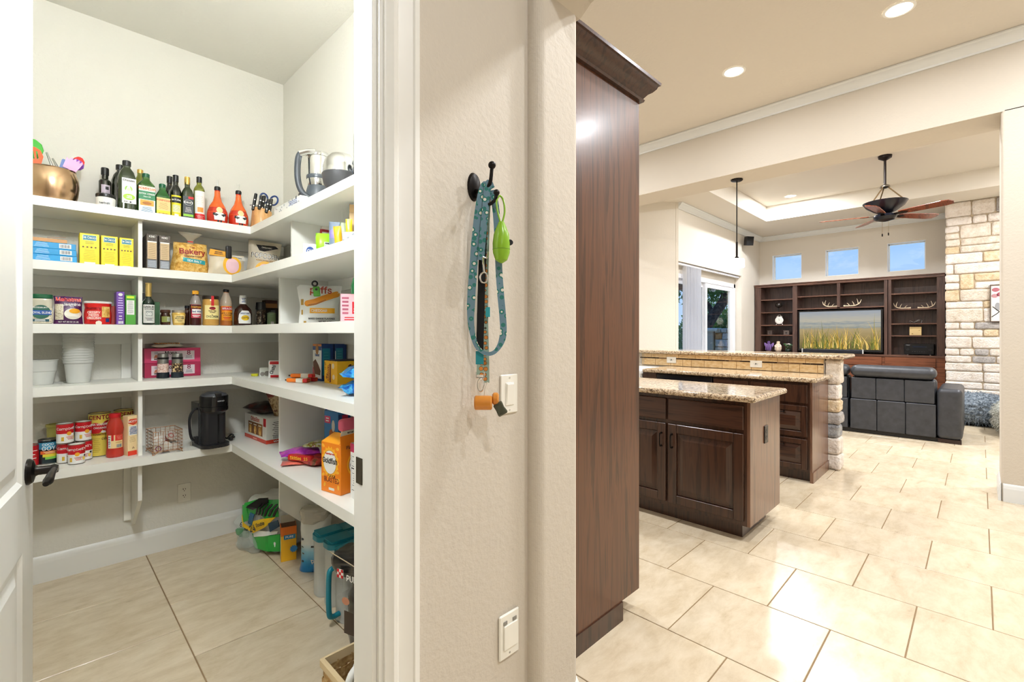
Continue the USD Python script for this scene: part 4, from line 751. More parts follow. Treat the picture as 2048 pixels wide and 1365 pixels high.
t.part('print', onto(gridded(Polygon([(-.05, .205), (.06, .212), (.078, .198), (.0, .165), (-.028, .168)]), 8), bm, .0015), INK, smooth=False); t.part('lettering', onto(mv(flat_text('POPCORN', .030, squeeze=.80), .008, .122, 0), bm, .0018), INK, smooth=False); t.part('lettering', onto(mv(flat_text('POPCORN', .027, False, squeeze=.86), .008, .1235, 0), bm, .0028), LABW, smooth=False); t.part('lettering', onto(mv(flat_text('HIMALAYAN GOLD', .010, squeeze=.85), .012, .102, 0), bm, .0018), mat('b07a1a', .5), smooth=False); t.part('lettering', onto(mv(flat_text('ORGANIC', .009), .012, .187, 0), bm, .003), LABW, smooth=False)
face_art(t, bm, .012, .040, .9, False); t.part('print', onto(cat(*[mv(prism(Point(0, 0).buffer(.009), 0, .0005), -.06 + .012 * (i % 3), .03 + .011 * (i // 3), 0) for i in range(6)]), bm, .0016), mat('ecc66a', .5), smooth=False)
# second shelf, right run
def pouch(name, label, loc, rz, w, h, d, m, seed, ry=0, rx=0, cat_='pouch', top=1.0, **k):
    bm = pillow(w, h, d, nx=9, nz=10, seed=seed, top=top, crump=.003, seal=.06); t = Thing(name, label, cat_, loc, rz=rz, ry=ry, rx=rx); t.part('bag', bm, m); t.bm = bm; return t
def lay(t, design, m, name='print', lift=.0015): return t.part(name, onto(design, t.bm, lift), m, smooth=False)
def words(t, s, h, x, z, m, lift=.0022, squeeze=.9, rz=0, bold=True):
    d = flat_text(s, h, bold, squeeze=squeeze); d = rot(d, rz=rz) if rz else d; return t.part('lettering', onto(mv(d, x, z, 0), t.bm, lift), m, smooth=False)
CAMF = -24
t = carton('small_carton', 'small white carton with a blue round emblem on the right shelf', 'box', (.885, 2.21, Z2), CAMF, .055, .03, .066, WHITE)
t.part('emblem', mv(front(mv(prism(oval(.017, .021), 0, .0006), .002, .032, 0)), 0, t.f, 0), NAVY, smooth=False); t.text('OU', .014, .002, .026, LABW, t.f - .0007, squeeze=.9)
t = pouch('red_edged_pouch', 'white pouch with dark red edges leaning at the rear', (1.045, 2.44, Z2), CAMF, .075, .21, .04, mat('e4dfd8', .4), 4, ry=7); lay(t, plate(-.037, -.026, .05, .195), DKRED); lay(t, plate(-.03, .035, .182, .196), DKRED); lay(t, plate(-.01, .03, .08, .10, 5), GREY)
t = pouch('green_pouch', 'bright green and grey pouch on the right shelf', (.955, 2.215, Z2), CAMF, .075, .128, .04, mat('8ed416', .35), 5); lay(t, plate(.0, .034, .012, .085), mat('b9c4bd', .4)); lay(t, cat(*[plate(.004, .028, z, z + .006, 4) for z in (.045, .06, .075)]), DGREY, lift=.003)
t = pouch('purple_pouch', 'slate and purple pouch standing beside the green one', (.985, 2.165, Z2), CAMF - 14, .055, .18, .03, mat('6f7f92', .35), 6); lay(t, plate(-.022, .02, .10, .14), mat('8474b4', .4)); lay(t, plate(-.02, .02, .03, .06), mat('9fb2c8', .4))
t = pouch('orange_pouch', 'orange pouch between the purple and the yellow pouches', (.955, 2.055, Z2), CAMF - 20, .036, .138, .03, mat('f5a81c', .35), 7, ry=-4)
t = pouch('grey_green_pouch', 'grey green pouch with a yellow foot behind the orange one', (1.0, 2.085, Z2), CAMF, .05, .165, .03, mat('9aa888', .35), 8); lay(t, plate(-.02, .02, .01, .055), mat('e8d82a', .4)); lay(t, plate(-.018, .015, .075, .10, 5), GREY)
t = pouch('yellow_pouch', 'tall narrow yellow pouch beside the cardboard box', (.985, 2.005, Z2), CAMF - 10, .028, .165, .02, mat('f2d91a', .35), 9, ry=-3)
t = Thing('cardboard_box', 'open brown cardboard box at the end of the second shelf', 'box', (1.085, 2.055, Z2), rz=CAMF)
t.part('box', cut(bx(-.075, .075, -.055, .055, 0, .205), bx(-.071, .071, -.051, .051, .004, .3)), mat('c2a680', .8), smooth=False); t.part('flap', rot(bx(-.075, .075, -.056, -.052, .205, .242), rx=-12, about=(0, -.054, .205)), mat('b8986c', .8), smooth=False)
t = pouch('printed_pack', 'white pack with grey print lying near the door jamb', (.875, 1.735, Z2), -60, .13, .052, .05, WHITE, 10); lay(t, cat(*[plate(-.05 + .022 * i, -.038 + .022 * i, .01 + .012 * (i % 3), .02 + .012 * (i % 3), 3) for i in range(5)]), GREY)

# third shelf, back run
RICE = noisy('rice_grain', [(0.35, 'b7a98a'), (0.5, 'ddd3bb'), (0.7, 'efe9d8')], nscale=160.0, rough=.3); CLEAR = mat('dfe2dc', .08, alpha=.35)
t = Thing('rice_jar', 'clear square jar of rice with green lid and round blue label', 'jar', (.004, 3.205, Z3))
t.part('jar', solid([(.034, 0), (.039, .004), (.040, .045), (.038, .08), (.039, .112), (.036, .120)], n=36, sq=2.0), mat('c9c4b0', .08, coat_weight=.5)); t.part('rice', lathe([(.0396, .004), (.0404, .045), (.0386, .075)], n=36, sq=2.0), RICE); t.part('lid', cyl(.040, .1205, .141, 36, .003, sq=1.2), LID_G)
y0 = -.0405; t.part('label', mv(front(mv(prism(Point(0, 0).buffer(.033, 12), 0, .0008), -.002, .056, 0)), 0, y0, 0), mat('1f5c4c', .5), smooth=False); t.pan(-.036, .034, .042, .064, mat('1d4f9a', .45), y0 - .0008); t.text('ROYAL BLEND', .0095, -.001, .048, LABW, y0 - .0015, squeeze=.8); t.text('RICESELECT', .0062, -.002, .074, LABW, y0 - .0009); t.pan(-.036, .026, .010, .022, mat('1d4f5c', .5), y0 - .0002); t.lines(-.03, .02, .011, .021, 2, LABW, y0 - .0010, .0028)
PB = mat('4a1c50', .35)
bm = pillow(.104, .137, .058, seed=12, top=1.02, seal=.05); t = Thing('jasmine_rice_bag', 'purple jasmine rice bag with a clear side window', 'bag', (.098, 3.20, Z3)); t.bm = bm; t.part('bag', bm, PB); lay(t, plate(-.048, -.018, .020, .098), RICE, 'window'); words(t, 'Mahatma', .018, .0, .112, mat('e23a34', .4), squeeze=.85); words(t, 'Mahatma', .018, .0005, .1125, LABW, .0016, squeeze=.88); words(t, 'Jasmine', .0135, .012, .090, LABW); words(t, 'Rice', .006, .012, .082, mat('d8c8e0', .4)); lay(t, mv(gridded(oval(.032, .027), 8), .016, .050, 0), mat('efeadb', .4)); lay(t, mv(gridded(oval(.020, .012), 5), .022, .064, 0), mat('e9a61e', .4), lift=.003); words(t, 'NET WT 80 OZ (5 LB)', .0065, 0, .007, LABW, squeeze=.8)
t = Thing('onion_tub', 'red tub of crispy fried onions with white lid', 'tub', (.208, 3.205, Z3)); FOR = .054
t.part('tub', solid([(.049, 0), (.053, .004), (.0545, .05), (.050, .085), (.054, .105)], n=40), mat('d2201c', .35)); t.part('lid', solid([(.0545, .1055), (.0555, .108), (.0555, .114), (.053, .116)], n=40), WHITE)
t.ctext("French's", .011, -.022, .076, DKRED, .0545); 
for i, s in enumerate(('CRISPY', 'FRIED', 'ONIONS')): t.ctext(s, .0105, -.020, .054 - .014 * i, LABW if i < 0 else mat('fff4ea', .5), .0553)
t.cpan(.0548, -.040, .0, .022, .068, mat('e8635a', .4)); t.cpan(.0548, .012, .050, .035, .09, CRK, name='picture'); t.cpan(.0549, .028, .046, .012, .03, NAVY); t.part('emblem', wrap(mv(gridded(Point(0, 0).buffer(.012), 5), 0, .006, 0), .0548), mat('f1ead8', .5), smooth=False); t.clines(.0556, -.036, -.004, .012, .022, 1, DKRED, .003)
carton('small_red_box', 'small red and slate box behind the purple box', 'box', (.262, 3.25, Z3), 0, .030, .05, .098, mat('a8392e', .5))
t = carton('purple_box', 'tall narrow purple box on the third shelf', 'box', (.2935, 3.215, Z3), 0, .033, .11, .170, PURP); t.part('emblem', mv(front(mv(prism(oval(.009, .008), 0, .0006), 0, .155, 0)), 0, t.f, 0), LABW, smooth=False); t.lines(-.012, .012, .055, .143, 7, mat('d9c9ee', .5), t.f, .0045); t.lines(-.009, .009, .022, .05, 2, LABW, t.f, .005); t.part('barcode', cat(*[bx(-.009 + .003 * i, -.0072 + .003 * i, t.f - .0006, t.f, .004, .018) for i in range(7)]), LABW, smooth=False)
t = carton('green_box', 'narrow green box with white facts panel on the third shelf', 'box', (.336, 3.225, Z3), 0, .043, .11, .156, GRN); t.pan(-.016, .014, .138, .150, mat('cbe02a', .4), t.f); t.pan(-.017, .015, .052, .128, LABW, t.f); t.lines(-.014, .012, .06, .124, 9, INK, t.f - .0006, .0014)
DKG = mat('12241a', .07, coat_weight=.5)
b = bottle('garlic_oil_bottle', 'dark green bottle with gold neck and white garlic label', (.412, 3.18, Z3), oil_profile(.028, .115, .0125, .165), DKG, [(.0135, .152), (.0135, .218), (.0145, .219), (.0145, .225), (.012, .226)], mat('c2a45e', .35, .5), cat_='bottle'); b.cpan(.028, -.028, .028, .010, .108, LABW); b.cpan(.0286, -.024, .024, .016, .100, mat('d9d8d2', .5), name='panel'); b.ctext('GARLIC', .0115, 0, .090, INK, .0292, squeeze=.85); b.ctext('EXPRESSIONS', .0055, 0, .081, INK, .0292, squeeze=.8); b.cpan(.0292, -.015, .015, .045, .075, mat('a9aca8', .5), name='picture'); b.part('picture', wrap(mv(cat(*[mv(prism(oval(.006, .007), 0, .0004), x, 0, 0) for x in (-.007, .004)]), 0, .058, 0), .0299), LABW, smooth=False); b.clines(.0292, -.018, .018, .022, .040, 3, INK, .002)
carton('green_tea_box', 'dark green box behind the garlic bottle', 'box', (.452, 3.30, Z3), 0, .045, .06, .130, mat('2e5b34', .5))
carton('black_box', 'black box edge behind the garlic bottle at the divider', 'box', (.402, 3.34, Z3), 0, .026, .06, .178, INK)
DRB = mat('35180f', .1, coat_weight=.5)
t = bottle('pickle_jar', 'small dark jar with olive label on the third shelf', (.490, 3.205, Z3), [(.021, 0), (.0235, .004), (.0235, .052), (.020, .062), (.020, .068)], DRB, [(.0225, .068), (.0235, .07), (.0235, .083), (.021, .085)], mat('4a2c20', .4), cat_='jar'); t.cpan(.0235, -.022, .022, .016, .048, mat('7f8440', .5)); t.cpan(.0241, .004, .02, .02, .044, mat('b9c0a8', .5), name='panel'); t.clines(.0248, .006, .018, .024, .04, 3, INK)
t = bottle('mustard_jar', 'small jar of yellow mustard with pale lid', (.551, 3.205, Z3), [(.024, 0), (.027, .005), (.033, .06), (.031, .066), (.030, .070)], mat('dcb458', .12, coat_weight=.4), [(.031, .070), (.032, .072), (.032, .082), (.030, .084)], mat('b8ad98', .4, .5), cat_='jar'); t.cpan(.0325, -.026, .026, .012, .056, mat('efd489', .5)); t.ctext("LINDY'S", .0065, .0, .044, INK, .0332); t.ctext('MUSTARD', .0065, .0, .035, INK, .0332); t.clines(.0332, -.014, .016, .016, .032, 3, mat('6a5020', .5), .002)
bottle('sauce_bottle', 'brown bottle hidden behind the wine vinegar', (.606, 3.285, Z3), oil_profile(.019, .075, .011, .102), DRB, [(.0125, .1), (.0125, .115), (.011, .116)], BLACK)
t = bottle('vinegar_bottle', 'red wine vinegar bottle with orange yellow cap', (.630, 3.20, Z3), [(.025, 0), (.0285, .004), (.0285, .118), (.024, .145), (.015, .170), (.0135, .176), (.0135, .183)], mat('3a1012', .07, coat_weight=.5), [(.0155, .178), (.0165, .18), (.0165, .196), (.014, .199)], mat('e0a22e', .4)); t.part('upper_glass', lathe([(.0288, .119), (.0243, .1455), (.0153, .1705)], n=32), mat('cfc8c0', .08, alpha=.45)); t.cpan(.0285, -.027, .027, .042, .118, mat('b9334a', .45)); t.cpan(.0291, -.024, .026, .094, .116, mat('3c1a12', .5), name='band'); t.ctext('POMPEIAN', .0095, 0, .099, mat('f0a93a', .4), .0298, squeeze=.8); t.cpan(.0291, -.022, .026, .066, .092, LABW, name='panel'); t.ctext('Red Wine', .009, .003, .075, NAVY, .0298); t.clines(.0298, -.02, .02, .046, .06, 2, LABW, .004)
t = bottle('chicken_base_jar', 'large jar of chicken base with cream label and red strip', (.708, 3.21, Z3), [(.038, 0), (.042, .005), (.0425, .135), (.040, .150), (.038, .154)], mat('c99a4c', .12, coat_weight=.5), [(.041, .1545), (.043, .157), (.043, .170), (.041, .173)], mat('2c2018', .35), cat_='jar'); t.cpan(.0425, -.041, .041, .036, .118, mat('f3e29a', .5)); t.part('emblem', wrap(mv(gridded(oval(.016, .009), 6), 0, .100, 0), .0432), DKRED, smooth=False); t.ctext('Better Than', .0065, 0, .082, BROWN, .0432, squeeze=.8); t.ctext('Bouillon', .0065, 0, .073, BROWN, .0432, squeeze=.8); t.part('emblem', wrap(mv(gridded(Polygon([(-.006, .004), (-.002, 0), (.003, .0), (.006, .005), (.002, .004), (-.001, -.006), (-.003, -.002)]), 4), 0, .063, 0), .0432), INK, smooth=False); t.ctext('CHICKEN', .0115, 0, .046, mat('3c4a3c', .5), .0432, squeeze=.9); t.part('seal_strip', cat(arcpanel(.0430, -.007, .007, .115, .156, .0009), arcpanel(.0435, -.007, .007, .156, .172, .0009)), RED)
t = bottle('cider_vinegar_bottle', 'apple cider vinegar bottle with orange label and black cap', (.794, 3.238, Z3), [(.028, 0), (.0335, .004), (.0335, .13), (.029, .155), (.018, .185), (.0135, .200), (.0135, .206)], mat('a8622e', .07, coat_weight=.5), [(.0145, .204), (.0155, .206), (.0155, .218), (.014, .220)], BLACK); t.part('upper_glass', lathe([(.0338, .118), (.0338, .1305), (.0293, .1555), (.0183, .1855), (.0138, .2005)], n=32), mat('d6d0bc', .06, alpha=.55)); t.cpan(.0335, -.032, .032, .032, .118, mat('ef9c1c', .45)); t.cpan(.0341, -.030, .030, .092, .114, RED, name='band'); t.ctext('BRAGG', .012, 0, .097, LABW, .0348); 
for i, s in enumerate(('APPLE CIDER', 'VINEGAR')): t.ctext(s, .009, 0, .070 - .012 * i, BROWN, .0342, squeeze=.8)
t.clines(.0342, -.022, .022, .036, .054, 2, RED, .004)
t = bottle('barbecue_bottle', 'dark barbecue sauce bottle with white oval label', (.880, 3.215, Z3), [(.040, 0), (.0485, .006), (.049, .075), (.044, .100), (.028, .122), (.020, .130), (.0175, .135), (.0175, .140)], mat('32120c', .1, coat_weight=.6), [(.0185, .134), (.0195, .136), (.0195, .184), (.018, .187)], LABW, n=40); lab = oval(.034, .042).intersection(sbox(-.1, -.04, .1, .1)); t.part('label', wrap(mv(gridded(Polygon([(-.032, -.034), (.032, -.034), (.034, -.01), (.030, .018), (.016, .036), (-.016, .036), (-.030, .018), (-.034, -.01)]).buffer(.004), 8), 0, .052, 0), .0492), LABW, smooth=False); t.part('emblem', wrap(mv(gridded(oval(.022, .016), 6), 0, .048, 0), .0500), mat('e9c21e', .4), smooth=False); t.ctext("SWEET BABY", .0075, 0, .072, NAVY, .0500, squeeze=.8); t.ctext("RAY'S", .009, 0, .044, BROWN, .0508); t.clines(.0197, -.012, .012, .142, .172, 4, NAVY, .003)
t = Thing('pepper_mill_jar', 'dark spice grinder at the shelf corner', 'spice jar', (.995, 3.26, Z3)); t.part('jar', cyl(.028, 0, .105, 28, .003), noisy('pepper_mix', [(0.4, '1e1814'), (0.55, '4a3a2c'), (0.7, 'b5a58a')], nscale=90.0, rough=.2)); t.part('grinder', solid([(.029, .1055), (.030, .108), (.027, .15), (.024, .152)], n=28), BLACK)
t = Thing('green_tin', 'pale green tin at the rear of the third shelf corner', 'tin', (1.062, 3.27, Z3)); t.part('tin', cyl(.026, 0, .082, 28, .002), mat('8fa878', .4)); t.part('lid', solid([(.0265, .0822), (.027, .084), (.010, .094)], n=24), mat('a9bc92', .4)); t.cpan(.0262, -.012, .008, .004, .03, LABW); t.clines(.0262, -.016, .016, .04, .075, 3, mat('6a8a5a', .5))
t = carton('dark_box', 'dark box behind the pale green tin', 'box', (1.085, 3.375, Z3), 0, .085, .07, .122, mat('2a241c', .5)); t.lines(-.01, .03, .08, .108, 3, GREY, t.f, .006)
carton('tan_packet', 'tan packet lying on the dark box', 'packet', (1.082, 3.37, Z3 + .1222), -4, .08, .07, .03, mat('a97a46', .6)); carton('brown_packet', 'brown packet lying on top of the tan packet', 'packet', (1.085, 3.375, Z3 + .1524), 3, .075, .06, .022, mat('50302a', .5))
carton('salmon_box', 'salmon pink box beside the shelf divider', 'box', (1.105, 3.14, Z3), 0, .05, .09, .142, mat('d89a7c', .5))

# third shelf, right run
bm = pillow(.20, .205, .09, seed=14, top=1.12, pinch=.8, seal=.05); t = Thing('cheese_puff_bag', 'white cheese puff bag held shut by a green clip', 'bag', (1.035, 2.46, Z3), rz=CAMF); t.bm = bm; t.part('bag', bm, mat('e3e3de', .25))
words(t, 'puffs', .036, .008, .162, mat('a93a26', .4), squeeze=.9)
lay(t, gridded(LineString([(-.055, .108), (-.02, .116), (.02, .135), (.085, .160)]).buffer(.0155, 6), 12), mat('d98a18', .4)); lay(t, gridded(LineString([(-.05, .100), (-.01, .108), (.03, .127)]).buffer(.003), 6), mat('a5601a', .4), lift=.0028); lay(t, plate(-.045, .075, .058, .085, 10), mat('f4ae22', .4)); words(t, 'CHEDDAR', .013, .0, .065, LABW, .003); words(t, 'BAKED CHEESE FLAVORED', .0085, .012, .026, INK, squeeze=.85); words(t, 'NET WT. 4 OZ', .0075, .028, .012, INK); lay(t, cat(plate(-.088, -.075, .10, .13, 3), plate(-.086, -.078, .05, .075, 3), plate(-.075, -.062, .004, .018, 3)), mat('b08a3a', .5))
cp = Thing('green_clip', 'green clip with black ring on the cheese puff bag', 'clip', (.985, 2.375, Z3 + .165), rz=CAMF, ry=-6); cp.part('jaw', rbox(-.016, .016, -.010, 0, -.025, .025, .0048, 10), mat('4c9a2c', .35)); cp.part('rivet', mv(rot(cyl(.006, 0, .002, 16), rx=90), 0, -.0101, .01), INK); cp.part('ring', mv(lathe([(.008, -.004), (.015, -.004), (.016, 0), (.015, .004), (.008, .004), (.008, -.004)], n=28), 0, 0, 0) if False else mv(rot(lathe([(.008, -.004), (.015, -.004), (.016, 0), (.015, .004), (.008, .004), (.008, -.004)], n=28), rx=90), -.004, -.005, .040), BLACK)
t = carton('pink_box', 'pale pink box with red print near the door jamb', 'box', (.925, 1.875, Z3), -30, .085, .05, .118, mat('f0b9c0', .5)); t.lines(-.038, -.008, .03, .108, 5, mat('a8566a', .5), t.f, .008, seed=3); t.pan(.004, .036, .035, .085, RED, t.f); t.lines(.008, .032, .04, .08, 4, mat('f0b9c0', .5), t.f - .0007, .005); t.lines(-.036, .03, .006, .024, 2, RED, t.f, .004)
t = bottle('green_bottle', 'bright green bottle standing behind the pale pink box', (1.03, 2.02, Z3), [(.03, 0), (.034, .004), (.034, .17), (.026, .20), (.015, .222), (.015, .235)], mat('1d9a52', .15, coat_weight=.4), [(.017, .232), (.017, .25)], LABW); t.cpan(.034, -.03, .03, .05, .14, LABW); t.ctext('G', .03, -.004, .08, RED, .0347)

# fourth shelf, back run
MILK = mat('e9eae4', .3, transmission_weight=.25, subsurface_weight=.0)
t = Thing('deli_container', 'single frosted plastic container beside the tall stack', 'container', (.0, 3.33, Z4)); t.part('tub', lathe([(0, .0), (.045, 0), (.047, .004), (.057, .065), (.060, .068), (.063, .118), (.066, .120), (.066, .124), (.062, .124), (.058, .07), (.045, .006), (0, .006)], n=40), MILK)
ds = Thing('deli_container', 'frosted plastic container at the bottom of the tall stack', 'container', (.140, 3.325, Z4), group='stacked frosted containers')
pr = [(0, 0), (.043, 0), (.046, .004), (.055, .098), (.060, .104), (.0605, .116), (.063, .117), (.063, .1205), (.0598, .1205), (.0593, .1045), (.0543, .0985), (.0453, .0045), (.0425, .0008), (0, .0008)]; ds.part('tub', lathe(pr, n=40), MILK)
for i in range(1, 11):
    dup(ds, (.140 + .0006 * (i % 3), 3.325, Z4 + .0128 * i), i * 17, label='frosted plastic container nested in the tall stack, ' + ('second', 'third', 'fourth', 'fifth', 'sixth', 'seventh', 'eighth', 'ninth', 'tenth', 'topmost')[i - 1] + (' from below' if i < 10 else ' of all'))
for i, (lb, hx) in enumerate((('lower pink box of eight behind the two mills', 'b62a52'), ('upper pink box of eight with the pasta pack on it', 'd8406f'))):
    t = carton('pink_snack_box', lb, 'box', (.555 - .001 * i, 3.42, Z4 + .0846 * i), 0, .272, .095, .084, mat(hx, .4)); f = t.f
    t.pan(-.105, .105, .014, .068, mat('ecdbe0', .5), f); t.text('8', .024, .076, .045, mat('8a2a4c', .5), f - .0007); t.lines(.055, .098, .02, .04, 3, GREY, f - .0007, .003); t.text('Mona', .018, -.012, .048, INK, f - .0007, squeeze=.9); t.part('emblem', mv(front(mv(prism(Polygon([(-.012, 0), (.012, 0), (.004, .018), (-.004, .018)]), 0, .0006), -.082, .028, 0)), 0, f - .0007, 0), mat('d98a6a', .5), smooth=False); t.lines(-.096, -.068, .018, .026, 1, BROWN, f - .0007, .006); t.lines(-.094, -.07, .05, .064, 2, GREY, f - .0007, .003)
t = Thing('flat_pasta_pack', 'clear pack with tan strips lying on the pink boxes', 'pack', (.53, 3.415, Z4 + .1695)); bm = pillow(.16, .085, .03, nx=10, nz=8, seed=17); bm = mv(rot(bm, rx=-90), 0, -.04, .014); t.part('pack', bm, mat('d8d2bc', .25)); t.part('pasta', cat(*[bx(-.06 + .012 * i, -.052 + .012 * i, -.035, .03, .024, .030) for i in range(10)]), mat('c27a34', .5), smooth=False)
MILLS = 'grinders on the fourth shelf'
for x, y, c, lb in ((.497, 3.325, noisy('pink_salt', [(0.35, 'c99a86'), (0.5, 'ecd0c2'), (0.7, 'f7e9e0')], nscale=120.0, rough=.3), 'steel topped grinder filled with pink salt'), (.562, 3.305, noisy('peppercorn', [(0.40, '1c1510'), (0.5, '5d452e'), (0.58, 'c9ab78'), (0.7, 'e7d5a8')], nscale=95.0, detail=1.0, rough=.3), 'steel topped grinder filled with peppercorns')):
    t = Thing('spice_mill', lb, 'grinder', (x, y, Z4), group=MILLS); t.part('base', solid([(.029, 0), (.031, .003), (.030, .030), (.028, .032)], n=36), mat('222b33', .25)); t.part('glass', cyl(.0268, .0322, .082, 36), c); t.part('collar', cyl(.0272, .0822, .108, 36, .001), STEEL); t.part('ring', cyl(.0276, .1082, .118, 36, .001), BLACK); t.part('top', solid([(.0258, .1182), (.0262, .12), (.0245, .138), (.022, .141)], n=36), STEEL)
# fourth shelf, corner and right run
t = Thing('yellow_disc', 'small yellow plastic disc lying on the fourth shelf corner', 'disc', (.908, 3.085, Z4)); t.part('disc', cyl(.02, 0, .014, 20, .003), mat('d6d22e', .4)); t.part('tab', bx(-.006, .006, -.03, -.018, 0, .004), mat('d6d22e', .4), smooth=False)
t = Thing('seaweed_pack', 'small open white tray with grey picture beside the yellow disc', 'pack', (.955, 3.03, Z4), rz=-18); t.part('tray', cut(bx(-.035, .035, -.025, .025, 0, .052), bx(-.032, .032, -.022, .022, .005, .1)), mat('d9dcd2', .4), smooth=False); t.part('content', bx(-.031, .031, -.021, .021, .0055, .046), mat('4a6450', .5), smooth=False); t.part('picture', front(mv(prism(unary_union([Point(-.02, 0).buffer(.012), Point(.005, .002).buffer(.015), Point(.025, -.002).buffer(.009)]).intersection(sbox(-.034, -.014, .034, .02)), 0, .0006), 0, .015, 0)).apply_translation((0, -.025, 0)), mat('8b857c', .5), smooth=False)
t = pouch('red_white_pouch', 'white and red pouch standing before the shelf divider', (.965, 2.885, Z4), CAMF, .085, .10, .045, mat('eceae6', .35), 18); lay(t, plate(-.035, .035, .078, .094), RED); lay(t, plate(-.03, .035, .002, .016), RED); words(t, 'Oishi', .018, -.01, .045, INK, rz=70)
t = bottle('squeeze_bottle', 'white bottle with yellow cap behind the red and white pouch', (1.03, 2.93, Z4), [(.024, 0), (.026, .003), (.026, .10), (.012, .125)], LABW, [(.011, .125), (.010, .155), (.004, .162)], mat('e6d32a', .4))
for i, (x, y, z, rz, lb) in enumerate(((.955, 2.515, Z4, -62, 'orange tipped stick pack lying nearest the shelf edge'), (1.010, 2.55, Z4, -62, 'orange tipped stick pack lying behind the nearest one'), (.985, 2.53, Z4 + .0215, -55, 'orange tipped stick pack lying on the other two'))):
    t = Thing('stick_pack', lb, 'pack', (x, y, z), rz=rz, group='orange stick packs'); t.part('wrapper', mv(rbox(-.075, .055, -.015, .015, 0, .021, .006, 8), 0, 0, 0), mat('ea7a20', .35)); t.part('band', bx(-.012, .03, -.0155, .0155, .001, .0214), mat('ece6dc', .4), smooth=False); t.part('end', bx(.03, .055, -.0157, .0157, .0005, .0208, .004), RED, smooth=False); t.part('twist', mv(rot(cyl(.004, 0, .018, 10), ry=-90), -.073, 0, .010), mat('4a2a16', .4))
t = Thing('chocolate_box', 'white and blue chocolate snack box with torn top', 'box', (1.060, 2.49, Z4)); t.part('carton', cut(bx(0, .062, 0, .115, 0, .198), bx(.002, .060, .002, .113, .01, .3)), NAVY, smooth=False)
t.part('side_label', bx(-.0008, 0, .002, .113, .012, .178), LABW, smooth=False); t.part('side_band', bx(-.0012, -.0002, .002, .113, .165, .184), NAVY, smooth=False); t.part('side_band', bx(-.0012, -.0002, .002, .113, .186, .198), mat('cf7a34', .4), smooth=False); t.part('picture', mv(rot(front(prism(Polygon([(-.05, .10), (-.02, .115), (.02, .085), (.045, .055), (.04, .03), (-.03, .035), (-.045, .06)]), 0, .0008)), rz=-90), -.0009, .058, 0), mat('6a3c22', .45), smooth=False); t.part('picture', mv(rot(front(prism(Polygon([(-.055, .012), (-.02, .02), (-.035, .055), (-.055, .075)]), 0, .0008)), rz=-90), -.0014, .058, 0), mat('c9606a', .5), smooth=False); t.part('lettering', mv(rot(front(mv(flat_text('Sweet', .014), 0, .132, 0)), rz=-90), -.0010, .056, 0), NAVY, smooth=False); t.part('emblem', mv(rot(front(mv(prism(oval(.018, .028), 0, .0008), 0, .168, 0)), rz=-90), -.0013, .056, 0), mat('a9723e', .5), smooth=False)
t.part('front_label', bx(.004, .046, -.0008, 0, .03, .175), mat('1d7f9a', .4), smooth=False); t.lines(.008, .04, .05, .16, 7, mat('5aa6b8', .5), -.0008, .002)
t = carton('blue_snack_box', 'blue snack box behind the yellow box of twelve', 'box', (1.166, 2.545, Z4), 0, .066, .11, .197, NAVY); t.pan(-.028, .012, .06, .175, mat('2a86a0', .4), t.f); t.lines(-.024, .008, .08, .165, 6, mat('6ab0c0', .5), t.f - .0007, .002); t.pan(-.032, -.029, .05, .16, LABW, t.f)
t = Thing('yellow_snack_box', 'yellow snack box marked 12 on the fourth shelf', 'box', (1.040, 2.262, Z4)); YB2 = mat('f2b818', .4); t.part('carton', bx(0, .145, 0, .150, 0, .116, .0015), YB2, smooth=False)
t.text('12', .036, .085, .062, mat('4a2016', .5), -.0002); t.pan(.060, .112, .044, .058, mat('4a2016', .5), -.0002); t.text('PACKAGES', .007, .086, .0475, YB2, -.0012, squeeze=.8)
def side(m, x=-.0003, y=.075): return mv(rot(front(m), rz=-90), x, y, 0)
t.part('picture', side(prism(Polygon([(-.012, .005), (.006, .008), (.004, .10), (-.010, .102)]), 0, .0008)), mat('7a3c1a', .45), smooth=False); t.part('picture', side(prism(unary_union([Point(.03, .09).buffer(.014), Point(.036, .035).buffer(.013)]), 0, .0008)), mat('f3e1c6', .5), smooth=False); t.part('lettering', side(rot(mv(flat_text('CARAMEL', .016, squeeze=.8), .055, -.0, 0), rz=90).apply_translation((-.018, 0, 0))), mat('8a2a12', .5), smooth=False); t.part('lettering', side(rot(mv(flat_text('12 CT', .010), .088, 0, 0), rz=90).apply_translation((-.055, 0, 0))), mat('6a2a10', .5), smooth=False); t.part('picture', side(prism(unary_union([Point(-.045, .03).buffer(.008), Point(-.04, .045).buffer(.006)]), 0, .0008)), mat('9a5a2a', .5), smooth=False); t.part('shadow_tray', bx(.001, .144, .001, .149, .1162, .119), mat('2a1a30', .5), smooth=False)  # last part: thin dark sheet over the top of the yellow box
FOIL = noisy('blue_foil', [(0.30, '0d3f9a'), (0.45, '1d78d8'), (0.58, '4ab6e8'), (0.70, '8fe0d8'), (0.85, 'e8f2f6')], nscale=22.0, detail=2.0, rough=.15, metallic=.6, distort=1.5)
for i, (z, lb) in enumerate(((Z4, 'lower crumpled blue foil snack bag by the door jamb'), (Z4 + .062, 'upper crumpled blue foil snack bag by the door jamb'))):
    bm = pillow(.15, .15, .06, nx=12, nz=12, seed=20 + i, crump=.016); bm = rot(bm, rx=-90); bm.apply_translation((0, -.075, .034)); v = bm.vertices; v[:, 2] = np.maximum(v[:, 2], 0.001); bm.vertices = v
    t = Thing('foil_bag', lb, 'bag', (.945, 1.815, z), rz=30 + 20 * i, group='blue foil bags'); t.part('bag', bm, FOIL, smooth=20)
